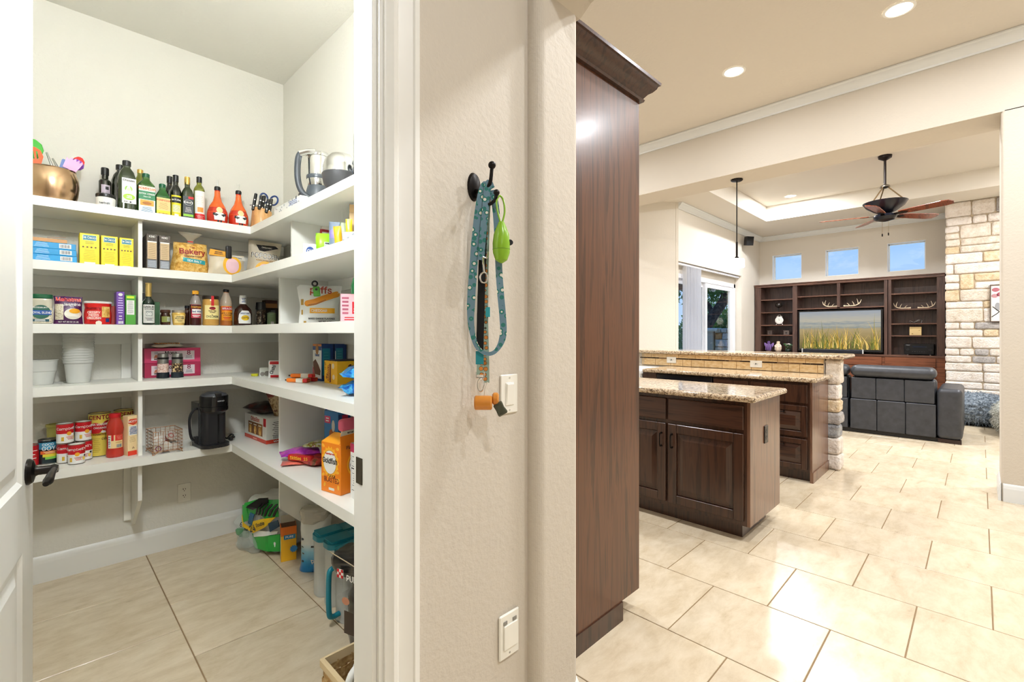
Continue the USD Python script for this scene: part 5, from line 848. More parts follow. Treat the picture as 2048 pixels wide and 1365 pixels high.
# ------------------------------------------------------------------ fifth shelf, back run
RIM = mat('9b958c', .3, .9)
def tin(name, label, loc, R, H, m, rz=0, group=None):
    t = Thing(name, label, 'can', loc, rz=rz, group=group)
    t.part('can', cyl(R - .0006, .003, H - .003, 36), m); t.part('rim', lathe([(R - .003, H - .004), (R, H - .004), (R + .0006, H - .002), (R - .001, H), (R - .003, H - .001), (R - .0035, H - .005), (0, H - .005)], n=36), RIM); t.part('rim', solid([(R - .002, 0), (R, .001), (R, .004)], n=36), RIM); t.R = R; return t
t = tin('red_can', 'plain red can at the left end of the lowest shelf', (-.036, 3.335, Z5), .033, .105, mat('b5141c', .3)); t.clines(.0335, -.02, .028, .03, .085, 3, LABW, .003)
t = tin('coconut_can', 'black and teal can reading COCO GOYA behind the door handle', (.027, 3.345, Z5), .037, .122, mat('16262c', .3)); t.cpan(.0368, -.042, .05, .075, .108, mat('3f9dc4', .4)); t.ctext('COCO', .011, .0, .093, LABW, .0378); t.ctext('GOYA', .018, .012, .070, LABW, .0378); t.cpan(.0368, -.03, .05, .050, .066, mat('e0642a', .4), name='band'); t.cpan(.0368, -.02, .05, .036, .050, mat('e2d03a', .4), name='band'); t.cpan(.0368, -.01, .05, .024, .036, mat('7fc04a', .4), name='band'); t.clines(.0377, -.015, .04, .052, .064, 2, mat('f3e0a0', .5), .003)
t = Thing('yellow_tub', 'translucent yellow tub behind the soup cans', 'tub', (.058, 3.425, Z5)); t.part('tub', lathe([(0, 0), (.030, 0), (.034, .08), (.036, .165), (.040, .17), (.040, .182), (.036, .182), (.033, .08), (.028, .006), (0, .006)], n=32), mat('d8cf6a', .3, transmission_weight=.3))
SOUPR = mat('c01722', .3); GOLDM = mat('e7a52a', .35)
soup = tin('soup_can', "upper left Campbell's soup can of the stack on the lowest shelf", (.088, 3.285, Z5 + .1012), .0331, .1005, LABW, rz=6, group='soup cans'); soup.part('band', lathe([(.0326, .050), (.0330, .0502), (.0330, .0966), (.0326, .0968)], n=36), SOUPR)
soup.ctext("Campbell's", .0125, .006, .069, LABW, .0334, squeeze=1.0, bold=False); soup.part('medallion', wrap(mv(gridded(Point(0, 0).buffer(.0095), 5), .012, .050, 0), .0334), GOLDM, smooth=False); soup.clines(.0328, .0, .034, .018, .036, 3, mat('d9867a', .5), .003); soup.cpan(.0328, -.018, -.008, .014, .034, mat('d8b03a', .5), name='picture'); soup.part('picture', wrap(mv(gridded(oval(.007, .009), 4), .040, .026, 0), .0329), mat('e8c85a', .5), smooth=False); soup.part('picture', wrap(mv(gridded(oval(.005, .005), 3), .046, .040, 0), .0330), INK, smooth=False)
for x, y, z, rz, lb in ((.157, 3.297, .1012, 4, "upper right Campbell's soup can of the stack"), (.090, 3.300, 0, 8, "lower Campbell's soup can left behind the front one"), (.129, 3.232, 0, -18, "foremost Campbell's soup can of the stack"), (.161, 3.303, 0, -34, "lower Campbell's soup can right behind the front one")): dup(soup, (x, y, Z5 + z), rz, label=lb)
cen = tin('tomato_can', 'tall yellow tomato can reading CENTO beside the soup cans', (.226, 3.365, Z5), .0472, .229, mat('e9d35a', .35), group='tall yellow tomato cans'); R = .0470
cen.ctext('CENTO', .021, -.006, .197, DKRED, R, squeeze=.95); cen.cpan(R, -.04, .045, .112, .124, mat('c9a228', .4), name='band'); cen.ctext('TOMATOES', .0085, 0, .114, BROWN, R + .0009)
cen.part('picture', wrap(mv(gridded(Point(0, 0).buffer(.032), 8), .036, .158, 0), R), mat('9c1a1c', .35), smooth=False); cen.part('picture', wrap(mv(gridded(Point(0, 0).buffer(.03), 8), -.022, .150, 0), R), RED, smooth=False); cen.ctext('SAN MARZANO', .011, .0, .166, LABW, R + .0012, squeeze=.8); cen.ctext('ORGANIC', .009, .0, .148, LABW, R + .0012); cen.part('emblem', wrap(mv(gridded(oval(.010, .006), 4), .012, .131, 0), R + .0009), LABW, smooth=False); cen.ctext('CENTO', .010, .028, .088, BROWN, R); cen.clines(R, -.035, .0, .02, .10, 8, mat('b59a3a', .5), .0016)
dup(cen, (.333, 3.405, Z5), 30, label='tall yellow tomato can behind the red sauce bottle')
t = Thing('sauce_bottle_red', 'red tomato sauce bottle with cream label on the lowest shelf', 'bottle', (.281, 3.272, Z5)); SAU = mat('b5271c', .07, coat_weight=.7)
t.part('bottle', solid([(.036, 0), (.0385, .006), (.0375, .03), (.0345, .050), (.0342, .118), (.0365, .135), (.0375, .15), (.034, .172), (.026, .195), (.0235, .205), (.0235, .21)], n=36), SAU); t.part('cap', solid([(.0245, .208), (.0255, .21), (.0255, .226), (.023, .229)], n=28), RED)
R = .0345; t.cpan(R, -.034, .034, .048, .118, mat('f0d49a', .45)); t.cpan(R + .0006, -.034, -.020, .052, .114, LABW, name='panel'); t.clines(R + .0012, -.033, -.022, .055, .112, 6, INK, .003); t.cpan(R + .0006, -.018, -.008, .088, .118, RED, name='band'); t.cpan(R + .0006, -.002, .033, .088, .118, mat('d8352c', .4), name='band'); t.clines(R + .0012, .004, .026, .094, .114, 3, mat('f0a08a', .5), .002); t.part('barcode', cat(*[arcpanel(R + .0012, .004 + .003 * i, .0058 + .003 * i, .052, .068, .0004, 2) for i in range(8)]), mat('5a7a9a', .5), smooth=False); t.clines(R + .0006, .0, .028, .072, .084, 1, mat('c89a4a', .5), .003)
t = carton('cream_carton', 'narrow cream box with red top and foot by the shelf divider', 'box', (.345, 3.258, Z5), 20, .050, .050, .212, mat('f2d9a6', .5)); t.pan(-.025, .025, 0, .024, mat('e0402a', .4), t.f); t.part('emblem', mv(front(mv(prism(Polygon([(-.024, .02), (-.016, .03), (.016, .03), (.024, .02), (.024, .008), (0, -.004), (-.024, .008)]), 0, .0006), 0, .165, 0)), 0, t.f, 0), mat('d84a2a', .4), smooth=False); t.text("MOTT'S", .011, 0, .176, LABW, t.f - .0007, squeeze=.8); t.pan(-.021, .021, .108, .158, LABW, t.f, name='panel'); t.lines(-.019, .019, .112, .155, 6, mat('3a5a8a', .5), t.f - .0007, .0035); t.lines(-.019, .012, .07, .10, 5, mat('b59a6a', .5), t.f, .0014); t.part('emblem', mv(front(mv(prism(Polygon([(-.006, 0), (.006, 0), (0, .010)]).difference(Polygon([(-.003, .002), (.003, .002), (0, .007)])), 0, .0006), 0, .036, 0)), 0, t.f, 0), BROWN, smooth=False)
WIRE = mat('b9855a', .3, .9)
bk = Thing('wire_basket', 'copper wire basket of coffee capsules on the lowest shelf', 'basket', (.486, 3.212, Z5), rz=4)
bw, bd, bh, bz = .066, .078, .108, .016; wires = []
for z in np.linspace(bz, bh + bz, 7): wires.append(tube([(-bw, -bd, z), (bw, -bd, z), (bw, bd, z), (-bw, bd, z)], .0014 if bz < z < bh + bz - .001 else .0022, 6, True))
bk.part('wire_rail', cat(*wires), WIRE, kind='stuff'); up = []
for x in np.linspace(-bw, bw, 7): up += [tube([(x, -bd, bh + bz), (x, -bd, bz), (x, bd, bz), (x, bd, bh + bz)], .0011, 6)]
for y in np.linspace(-bd, bd, 7)[1:-1]: up += [tube([(-bw, y, bh + bz), (-bw, y, bz), (bw, y, bz), (bw, y, bh + bz)], .0011, 6)]
bk.part('wire_upright', cat(*up), WIRE, kind='stuff')
for sx in (-1, 1):
    for sy in (-1, 1): bk.part('leg', tube(curve([(sx * bw, sy * (bd - .028), bz), (sx * bw, sy * (bd - .006), .0034), (sx * bw, sy * (bd + .0), .0034), (sx * (bw - .022), sy * bd, bz)], 12), .0016, 6), WIRE)
pods = [(.0, -.052, .046, 70, 'd9d4c8'), (-.034, -.045, .082, 80, 'e4e0d8'), (.030, -.035, .100, 60, 'b94a50'), (-.036, -.05, .038, 85, '7a2450'), (.042, -.05, .034, 80, 'cfcac0'), (.006, -.005, .062, 40, 'c9434e'), (.035, .02, .05, 30, 'e6e2da'), (-.03, .02, .06, 50, 'a83a5a')]
for i, (x, y, z, rx, c) in enumerate(pods):
    t = Thing('coffee_capsule', ('cream coffee capsule facing front low in the wire basket', 'white coffee capsule facing front high in the wire basket', 'red and silver coffee capsule on top in the wire basket', 'purple coffee capsule low at the left of the wire basket', 'silver coffee capsule low at the right of the wire basket', 'red coffee capsule in the middle of the wire basket', 'pale coffee capsule at the right rear of the wire basket', 'plum coffee capsule at the left rear of the wire basket')[i], 'capsule', (.486 + x * .86, 3.212 + y * .75, Z5 + z - .012 + .0), rz=25 * (i % 3 - 1), rx=rx, group=None)
    t.part('pod', solid([(.006, -.028), (.018, -.022), (.024, -.004), (.026, 0)], n=22), mat(c, .25, .4)); t.part('foil', solid([(.027, .0005), (.027, .002), (.012, .003)], n=22), mat('dedad2', .3, .5)); t.part('print', mv(prism(Point(0, 0).buffer(.014).difference(Point(0, 0).buffer(.010)), .003, .0034), 0, 0, 0), mat(c, .4), smooth=False)
BK = mat('0d0d0f', .18, coat_weight=.4); BKM = mat('1b1b1e', .4)
cm = Thing('coffee_machine', 'black capsule coffee machine in the corner of the lowest shelf', 'coffee machine', (.705, 3.215, Z5), rz=6)
def slab(w, y0, y1, r): return sbox(-w / 2 + r, y0 + r, w / 2 - r, y1 - r).buffer(r, 8)
cm.part('base', prism(slab(.148, -.125, .10, .05), 0, .018), BKM, smooth=40); cm.part('column', prism(slab(.122, -.085, .095, .028), .018, .205), BKM, smooth=40); cm.part('front_seam', bx(.012, .020, -.0875, -.08, .02, .19), mat('050506', .2), smooth=False); cm.part('water_tank', prism(slab(.05, -.05, .09, .015), .018, .255).apply_translation((-.045, .005, 0)), mat('2b2d30', .12), smooth=40)
cm.part('neck', solid([(.050, .188), (.068, .205)], n=36).apply_translation((.006, -.045, 0)), mat('3a3a3d', .3)); cm.part('head', solid([(.070, .2052), (.0725, .21), (.0725, .232), (.070, .234), (.0725, .236), (.0725, .290), (.070, .294)], n=44).apply_translation((.006, -.045, 0)), BK); cm.part('lid', solid([(.069, .2942), (.060, .306), (.035, .316), (.01, .318)], n=40).apply_translation((.006, -.045, 0)), mat('4a4c52', .12, .3)); cm.part('latch', rbox(-.010, .022, -.122, -.09, .290, .312, .006, 8), BK)
cm.part('lettering', mv(wrap(mv(flat_text('VERTUO', .007, False), .012, .262, 0), .0726), .006, -.045, 0), mat('c9c9cc', .3), smooth=False)
cm.part('tube', tube(curve([(-.06, .0, .222), (-.085, -.005, .214), (-.105, -.01, .175), (-.106, -.012, .11), (-.096, -.01, .055), (-.07, 0, .03)], 26), .0068, 10), BKM); cm.part('tube_foot', rbox(-.082, -.06, -.02, .02, .019, .06, .006, 8), BKM)
cd = Thing('power_cord', 'coiled black power cord right of the coffee machine', 'cord', (.82, 3.30, Z5)); cd.part('cord', tube(curve([(-.03, .03, .02), (0, .0, .005), (.025, -.015, .02), (.012, -.03, .034), (-.005, -.02, .014), (.01, 0, .006), (.03, -.02, .012), (.018, -.045, .024)], 50), .0042, 7), BLACK); cd.part('plug', rbox(-.012, .012, -.07, -.045, .004, .026, .006, 8), BLACK); cd.part('tag', mv(front(prism(Point(0, 0).buffer(.018), 0, .0006)), -.012, .0, .058), mat('d8d6c4', .3, alpha=.5), smooth=False)
# fifth shelf, right run
CW = mat('ecebe4', .45)
t = carton('cracker_carton', 'large white snack carton with red foot by the shelf divider', 'box', (1.052, 3.165, Z5), -87, .345, .24, .150, CW); f = t.f
for sgn in (0,):
    t.pan(-.1725, .1725, 0, .022, mat('c93a24', .4), f); t.text('BREADSTICKS', .006, .0, .007, mat('f0c0a8', .5), f - .0007)
t.text('GrissBon', .026, .0, .116, mat('b03a2a', .5), f, squeeze=.9); t.pan(-.11, .115, .036, .108, mat('6a4020', .5), f, name='picture')
for i in range(3): t.pan(-.105 + .076 * i, -.038 + .076 * i, .038, .106, mat(('8a5526', '7a4a22', '93602e')[i], .5), f - .0006, name='picture'); t.part('picture', mv(front(mv(prism(oval(.018, .026), 0, .0006), -.072 + .076 * i, .062, 0)), 0, f - .0013, 0), CRK, smooth=False); t.pan(-.095 + .076 * i, -.05 + .076 * i, .092, .098, LABW, f - .0012, name='print')
t.pan(.13, .168, .10, .148, RED, f, name='band')
def rs(m, t): return mv(rot(m, rz=90), t.w / 2 + .0003, 0, 0)
t.part('label', rs(front(prism(sbox(-.12, 0, .12, .022), 0, .0008)), t), mat('c93a24', .4), smooth=False); t.part('lettering', rs(front(mv(flat_text('MINI PACK 12', .010), -.03, .006, 0)).apply_translation((0, -.0009, 0)), t), LABW, smooth=False); t.part('fine_print', rs(cat(*[bx(-.085 + .006 * (i % 3), -.02 - .005 * (i % 2), -.0008, 0, .045 + .011 * i, .0475 + .011 * i) for i in range(8)]), t), INK, smooth=False); t.part('barcode', rs(cat(*[bx(-.08 + .005 * i, -.077 + .005 * i, -.0008, 0, .026, .042) for i in range(8)]), t), GREY, smooth=False)
bm = mv(rot(pillow(.16, .22, .075, nx=12, nz=12, seed=31, crump=.008), rx=-90, rz=20), .02, -.11, .036); bm.vertices[:, 2] = np.maximum(bm.vertices[:, 2], .0008)
t = Thing('dark_snack_bag', 'dark brown snack bag lying on the white carton', 'bag', (1.02, 3.23, Z5 + .1508)); t.part('bag', bm, noisy('dark_bag', [(0.4, '16100f'), (0.55, '3a1a18'), (0.7, '5a2420')], nscale=18.0, rough=.2)); t.part('label', mv(rot(front(mv(prism(sbox(-.012, -.012, .012, .012), 0, .0006), 0, 0, 0)), rz=-70), -.075, -.02, .04), LABW, smooth=False)
bm = pillow(.15, .17, .06, nx=11, nz=12, seed=32, crump=.006); t = Thing('chip_bag', 'tan and brown chip bag leaning on the dark snack bag', 'bag', (1.075, 3.02, Z5 + .150), rz=-30, ry=-18, rx=0); t.bm = bm; t.part('bag', bm, noisy('chip_bag', [(0.4, '7a5c3a'), (0.52, 'c9b088'), (0.66, '5a2c1c')], nscale=26.0, rough=.25)); lay(t, plate(-.07, .07, .14, .165), mat('7a2a20', .35))
def flatbag(name, label, loc, rz, w, h, d, m, seed, group=None, crump=.006):
    bm = mv(rot(pillow(w, h, d, nx=11, nz=12, seed=seed, crump=crump, seal=.08), rx=-90), 0, -h / 2, d * .48); bm.vertices[:, 2] = np.maximum(bm.vertices[:, 2], .0008); t = Thing(name, label, 'bag', loc, rz=rz, group=group); t.part('bag', bm, m, smooth=25); return t
flatbag('candy_bag', 'coral pink candy bag lowest at the shelf edge', (.935, 2.425, Z5), 65, .10, .19, .018, mat('e0705f', .25), 33)
flatbag('candy_bag', 'bright purple candy bag at the left of the candy heap', (.945, 2.49, Z5 + .02), 75, .13, .18, .045, noisy('purple_candy', [(0.4, '9c1fa0'), (0.55, 'c44ac0'), (0.66, 'd8701e')], nscale=16.0, rough=.2), 34)
t = Thing('red_candy_bar', 'red candy packet with yellow lettering in front of the purple bag', 'packet', (.915, 2.395, Z5 + .0195), rz=-62); t.part('wrapper', rbox(-.07, .07, -.016, .016, 0, .032, .008, 8), mat('b8161a', .25)); t.text('Skittles', .016, -.018, .010, mat('e8b02a', .4), -.0162, squeeze=.9); t.text('15', .014, .042, .010, mat('e8b02a', .4), -.0162)
flatbag('candy_bag', 'white and green candy packet on top of the heap', (1.03, 2.46, Z5 + .066), -50, .10, .15, .03, noisy('white_candy', [(0.42, 'e3ddd0'), (0.55, 'a8b048'), (0.62, '8a3a2a'), (0.72, 'ece4da')], nscale=30.0, rough=.25), 35)
flatbag('candy_bag', 'dark red candy bag at the right of the heap', (1.005, 2.36, Z5), -70, .10, .16, .045, noisy('red_candy', [(0.4, '7a1420'), (0.55, 'b83a30'), (0.66, '5a3a1c')], nscale=24.0, rough=.25), 36)
CB = mat('2f7ab8', .4)
t = carton('cereal_bar_box', 'blue cereal treat box with pink badge behind the candy', 'box', (1.105, 2.40, Z5 + .0005), -82, .125, .075, .248, CB); f = t.f
t.pan(-.055, -.005, .185, .222, mat('d8406a', .4), f); t.lines(-.05, -.012, .19, .217, 2, LABW, f - .0007, .006); t.part('picture', mv(front(mv(prism(Polygon([(-.03, .06), (.01, .03), (.045, .08), (.03, .17), (-.01, .15)]), 0, .0006), 0, 0, 0)), 0, f, 0), mat('b5602a', .45), smooth=False); t.pan(-.05, .03, .02, .07, mat('c9c4c0', .4), f - .0002, name='picture'); t.part('picture', mv(front(mv(prism(oval(.014, .03), 0, .0006), .022, .175, 0)), 0, f - .0006, 0), mat('e8e4d8', .4), smooth=False)
t.part('side_band', rs(front(prism(sbox(-.034, .15, .034, .235), 0, .0008)), t), NAVY, smooth=False); t.part('side_band', rs(front(prism(sbox(-.014, .16, .020, .232), 0, .0014)), t), mat('b02a54', .4), smooth=False); t.part('side_band', rs(front(prism(sbox(-.034, .0, .034, .13), 0, .0008)), t), mat('4f6a98', .45), smooth=False)
t = carton('cereal_bar_box', 'blue cereal treat box with a bar picture at the rear', 'box', (1.160, 2.57, Z5), -20, .085, .085, .250, mat('24589c', .4)); f = t.f; t.pan(-.04, .04, .05, .17, mat('8a8f98', .45), f, name='picture'); t.part('picture', mv(front(mv(prism(Polygon([(-.04, .12), (.01, .16), (.03, .15), (-.02, .10)]), 0, .0006), 0, 0, 0)), 0, f - .0006, 0), mat('d8803a', .45), smooth=False); t.pan(.012, .04, .10, .165, RED, f - .0006, name='picture'); t.part('picture', mv(front(mv(prism(oval(.018, .012), 0, .0006), .01, .215, 0)), 0, f, 0), mat('d9d2c4', .45), smooth=False)
OR1 = mat('f0861a', .35)
t = Thing('fish_cracker_carton', 'orange Goldfish cracker carton at the shelf edge', 'carton', (.886, 1.897, Z5), rz=-79); w, d, h = .128, .092, .205
t.part('carton', bx(-w / 2, w / 2, -d / 2, d / 2, 0, h, .0015), OR1, smooth=False); f = -d / 2
t.part('roof', tm([(-w / 2, -d / 2, h), (w / 2 - .01, -d / 2, h), (w / 2 - .01, d * .1, h + .035), (-w / 2 + .01, d * .1, h + .030), (-w / 2, d / 2, h), (w / 2, d / 2, h)], [[0, 1, 2], [0, 2, 3], [3, 2, 5], [3, 5, 4], [1, 5, 2], [0, 3, 4]]), mat('f2a21e', .35), smooth=False)
pn = prism(Polygon([(-.046, h - .002), (.046, h - .002), (.050, h + .04), (.044, h + .075), (-.030, h + .075), (-.05, h + .035)]), 0, .003); t.part('raised_flap', mv(rot(front(pn), rz=90), w / 2, 0, 0), OR1, smooth=False); pn = prism(Polygon([(-.049, h + .035), (.050, h + .040), (.048, h + .056), (-.042, h + .054)]), 0, .0044); t.part('flap_band', mv(rot(front(pn), rz=90), w / 2, 0, 0), mat('d9cdb8', .5), smooth=False)
fb = rbox(-.045, .045, -.020, .012, .0, .05, .012, 10); t.part('folded_top', mv(rot(fb, rz=90, rx=0), w / 2 - .012, .0, h + .052), mat('d8607a', .45)); t.part('lettering', mv(rot(front(mv(flat_text('NET WT', .006), .0, h + .042, 0)), rz=90), w / 2 + .0045, 0, 0), INK, smooth=False)
t.part('starburst', mv(front(mv(prism(Polygon([((.050 if i % 2 else .058) * math.cos(math.pi * i / 18), (.056 if i % 2 else .066) * math.sin(math.pi * i / 18)) for i in range(36)]), 0, .0006), -.004, .126, 0)), 0, f, 0), mat('f8b62a', .4), smooth=False); t.part('emblem', mv(front(mv(prism(oval(.044, .050), 0, .0006), -.004, .126, 0)), 0, f - .0006, 0), mat('d99a4a', .4), smooth=False); t.part('emblem', mv(front(mv(prism(oval(.041, .047), 0, .0006), -.004, .126, 0)), 0, f - .0012, 0), LABW, smooth=False)
t.text('Goldfish', .021, -.003, .122, INK, f - .0019, squeeze=.86); t.text('Pepperidge Farm', .0065, -.003, .158, mat('c23a2a', .4), f - .0019, squeeze=.85); t.text('FLAVOR', .010, .006, .066, INK, f, squeeze=.9); t.text('BLASTED', .019, .006, .045, mat('7a3a1a', .4), f, squeeze=.85); t.pan(-.012, .024, .012, .022, LABW, f, name='print')
t.part('picture', mv(front(cat(*[mv(rot(prism(oval(.010, .006), 0, .0006), rz=30 * i), x, z, 0) for i, (x, z) in enumerate(((.045, .09), (-.05, .07), (-.04, .03), (.05, .03), (.03, .105), (-.05, .19), (.045, .185), (.05, .06)))])), 0, f, 0), mat('f6b83a', .4), smooth=False)
sd = lambda m, o=.0004: mv(rot(front(m), rz=90), w / 2 + o, 0, 0)
t.part('emblem', sd(mv(prism(oval(.034, .046), 0, .0006), .02, .115, 0)), mat('f8b62a', .4), smooth=False); t.part('emblem', sd(mv(prism(oval(.028, .040), 0, .0012), .02, .115, 0)), mat('b5651e', .4), smooth=False); t.part('emblem', sd(mv(prism(oval(.025, .037), 0, .0018), .02, .115, 0)), LABW, smooth=False); t.part('lettering', sd(mv(flat_text('G', .03), .012, .100, 0), .0023), INK, smooth=False); t.part('lettering', sd(mv(flat_text('Flavor', .013), .008, .182, 0)), BROWN, smooth=False)
t = Thing('nutrition_carton', 'white carton of nutrition facts with pink top by the jamb', 'carton', (.922, 1.70, Z5), rz=-90); w, d, h = .165, .095, .218
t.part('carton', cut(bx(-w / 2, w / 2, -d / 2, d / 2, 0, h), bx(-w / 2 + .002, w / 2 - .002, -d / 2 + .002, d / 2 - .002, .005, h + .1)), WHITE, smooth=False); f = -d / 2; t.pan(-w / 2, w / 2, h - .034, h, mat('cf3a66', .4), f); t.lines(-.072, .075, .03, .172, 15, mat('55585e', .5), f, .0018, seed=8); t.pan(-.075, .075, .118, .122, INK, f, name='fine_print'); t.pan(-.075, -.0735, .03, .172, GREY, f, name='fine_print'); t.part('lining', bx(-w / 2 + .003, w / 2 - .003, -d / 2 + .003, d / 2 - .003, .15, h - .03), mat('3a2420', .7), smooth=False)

# ------------------------------------------------------------------ pantry floor under the shelves
FILM = mat('dfe8e2', .12, alpha=.30); FG = mat('28a03c', .2); FWH = mat('e9ebe6', .3)
tp = Thing('paper_towel_pack', 'torn plastic pack of paper towels reading 24 Double', 'pack', (1.035, 3.08, 0), rz=-72)
def lump(x0, x1, y0, y1, z0, z1, r, seed, amp):
    m = rbox(x0, x1, y0, y1, z0, z1, r, 12).subdivide_to_size(.03); v = m.vertices; n = meshkit.fbm(v * 14 + seed, 3) - .5; c = v.mean(0); dd = (v - c) / np.maximum(np.linalg.norm(v - c, axis=1, keepdims=True), 1e-9); m.vertices = v + dd * n[:, None] * amp; m.vertices[:, 2] = np.maximum(m.vertices[:, 2], z0); return m
tp.part('rolls', lump(-.145, .165, -.125, .125, 0, .315, .06, 3, .05), FWH); body = tp.path
def zone(poly, y, m, nm, seed, amp=.012, t=.004):
    g = gridded(poly, 10, t); v = front(g).vertices; g = front(g); v = g.vertices.copy(); v[:, 1] += y + (meshkit.fbm(v * 16 + seed, 2) - .5) * amp + np.maximum(0, np.abs(v[:, 0]) - .10) * .55 + np.maximum(0, v[:, 2] - .28) * .9; g.vertices = v; return tp.part(nm, g, m, smooth=25)
zone(Polygon([(-.09, .285), (.0, .315), (.16, .325), (.165, .235), (.10, .225), (.03, .255), (-.02, .215), (-.10, .23)]), -.150, FG, 'printed_film', 1); zone(Polygon([(-.17, .20), (-.11, .27), (-.07, .28), (-.05, .19), (-.14, .15)]), -.152, FG, 'printed_film', 2)
BKF = mat('141416', .25); zone(Polygon([(-.06, .268), (.0, .318), (.07, .33), (.10, .31), (.05, .285), (-.0, .262)]), -.158, BKF, 'printed_film', 3)
for i in range(6): zone(LineString([(.03 + .024 * i, .245), (.05 + .024 * i, .30)]).buffer(.0055), -.160, BKF, 'printed_film', 4)
zone(Polygon([(-.13, .205), (-.10, .145), (.0, .125), (.10, .175), (.155, .235), (.09, .225), (.0, .195), (-.03, .15), (-.09, .165)]), -.155, mat('f0c520', .25), 'printed_film', 6, .006); zone(Polygon([(-.045, .175), (-.01, .165), (.005, .235), (-.03, .24)]), -.157, mat('1d5a7a', .25), 'printed_film', 7); zone(Polygon([(.12, .20), (.17, .22), (.175, .18), (.13, .15)]), -.158, mat('173a52', .25), 'printed_film', 9)
for s, h_, x_, z_, rz_ in (('24', .036, .018, .143, 20), ('Double', .019, .085, .188, 22), ('6', .028, -.095, .150, -8), ('Plus', .014, -.045, .135, 10)):
    g = mv(rot(flat_text(s, h_, squeeze=.9), rz=rz_), x_, z_, 0); tp.part('lettering', mv(front(g), 0, -.172 + max(0, abs(x_) - .10) * .5, 0), INK, smooth=False)
zone(Polygon([(-.03, .11), (.165, .13), (.165, .03), (.0, .03), (-.02, .06)]), -.140, FG, 'printed_film', 10, .006); zone(Polygon([(-.02, .135), (.10, .15), (.16, .15), (.155, .135), (.0, .10)]), -.146, FWH, 'printed_film', 11)
flm = lump(-.215, -.06, -.15, .06, .0, .19, .05, 21, .09); tp.part('loose_film', flm, FILM, smooth=20); tp.part('loose_film', lump(-.16, .02, -.17, -.06, 0, .10, .04, 25, .07), FILM, smooth=20); tp.part('loose_film', lump(-.20, -.09, -.15, -.05, .06, .11, .02, 28, .05), mat('3f9a5c', .15, alpha=.6), smooth=20)
SODA = mat('f0b41e', .4)
t = carton('baking_soda_box', 'yellow and orange baking soda box with torn top', 'box', (1.012, 2.835, 0), -16, .080, .075, .195, SODA); f = t.f; t.part('orange_band', bx(-.041, .041, -.0385, .0385, .145, .1955), mat('e2701c', .4), smooth=False); t.pan(-.025, .035, .125, .150, mat('2a86b8', .4), f - .002); t.text('PURE', .012, .004, .132, LABW, f - .003); t.part('emblem', mv(front(mv(prism(Polygon([((.016 if i % 2 else .022) * math.cos(math.pi * i / 10), (.016 if i % 2 else .022) * math.sin(math.pi * i / 10)) for i in range(20)]), 0, .0006), .026, .065, 0)), 0, f, 0), mat('3a86c0', .4), smooth=False); t.part('torn_flap', mv(rot(bx(-.036, .036, -.002, .0, 0, .045), rx=-35), 0, .03, .195), mat('b9ae9a', .6), smooth=False); t.part('side_panel', bx(-.0405, -.0398, -.03, .03, .03, .14), mat('9cc0b8', .5), smooth=False); t.part('torn_top', bx(-.038, .038, -.036, .036, .1955, .198), mat('5a3a20', .7), smooth=False)
PADB = usdkit.material(stage, '/World/Looks/pad_bag', {'t': ('texture_coordinate', {}), 's': ('separate_xyz', {}), 'm': ('map_range', {'from_min': 0.0, 'from_max': 0.30}), 'r': ('rgb_ramp', {'ramp': [(0.0, lin('0f6fb8')), (0.22, lin('2f9ad4')), (0.42, lin('8fcbe4')), (0.55, lin('dfe4e2')), (1.0, lin('e4e1d6'))]}), 'p': ('principled_bsdf', {'roughness': 0.28})}, [('t.object', 's.vector'), ('s.z', 'm.value'), ('m.result', 'r.fac'), ('r.color', 'p.base_color')], surface='p.BSDF')
bm = pillow(.17, .30, .15, nx=16, nz=20, seed=41, crump=.014, seal=.02, pinch=1.0); t = Thing('pads_bag', 'blue and white plastic bag of pads with crumpled top', 'bag', (1.075, 2.60, 0), rz=-42); t.bm = bm; t.part('bag', bm, PADB); cr = lump(-.075, .075, -.05, .05, .0, .08, .03, 44, .05); t.part('crumpled_top', mv(cr, 0, 0, .262), mat('dcd6c8', .2, transmission_weight=.3), smooth=20)
words(t, 'PADS', .030, .045, .052, LABW, .004); lay(t, plate(.02, .075, .19, .235, 8), mat('2a8a4a', .35)); words(t, 'H', .024, .055, .198, LABW, .004); lay(t, cat(plate(-.0, .06, .150, .158, 5), plate(.02, .06, .134, .142, 4), plate(.03, .065, .118, .126, 4)), INK); lay(t, cat(*[mv(gridded(oval(.008, .005), 3), -.05, z, 0) for z in (.19, .15, .11, .07)]), mat('23333a', .4))
TEALP = mat('157f92', .35); CLR = mat('e8ece8', .12, alpha=.42); KIB = noisy('kibble', [(0.35, '6a5340'), (0.5, '9a7d5f'), (0.7, 'c5ab88')], nscale=70.0, rough=.8)
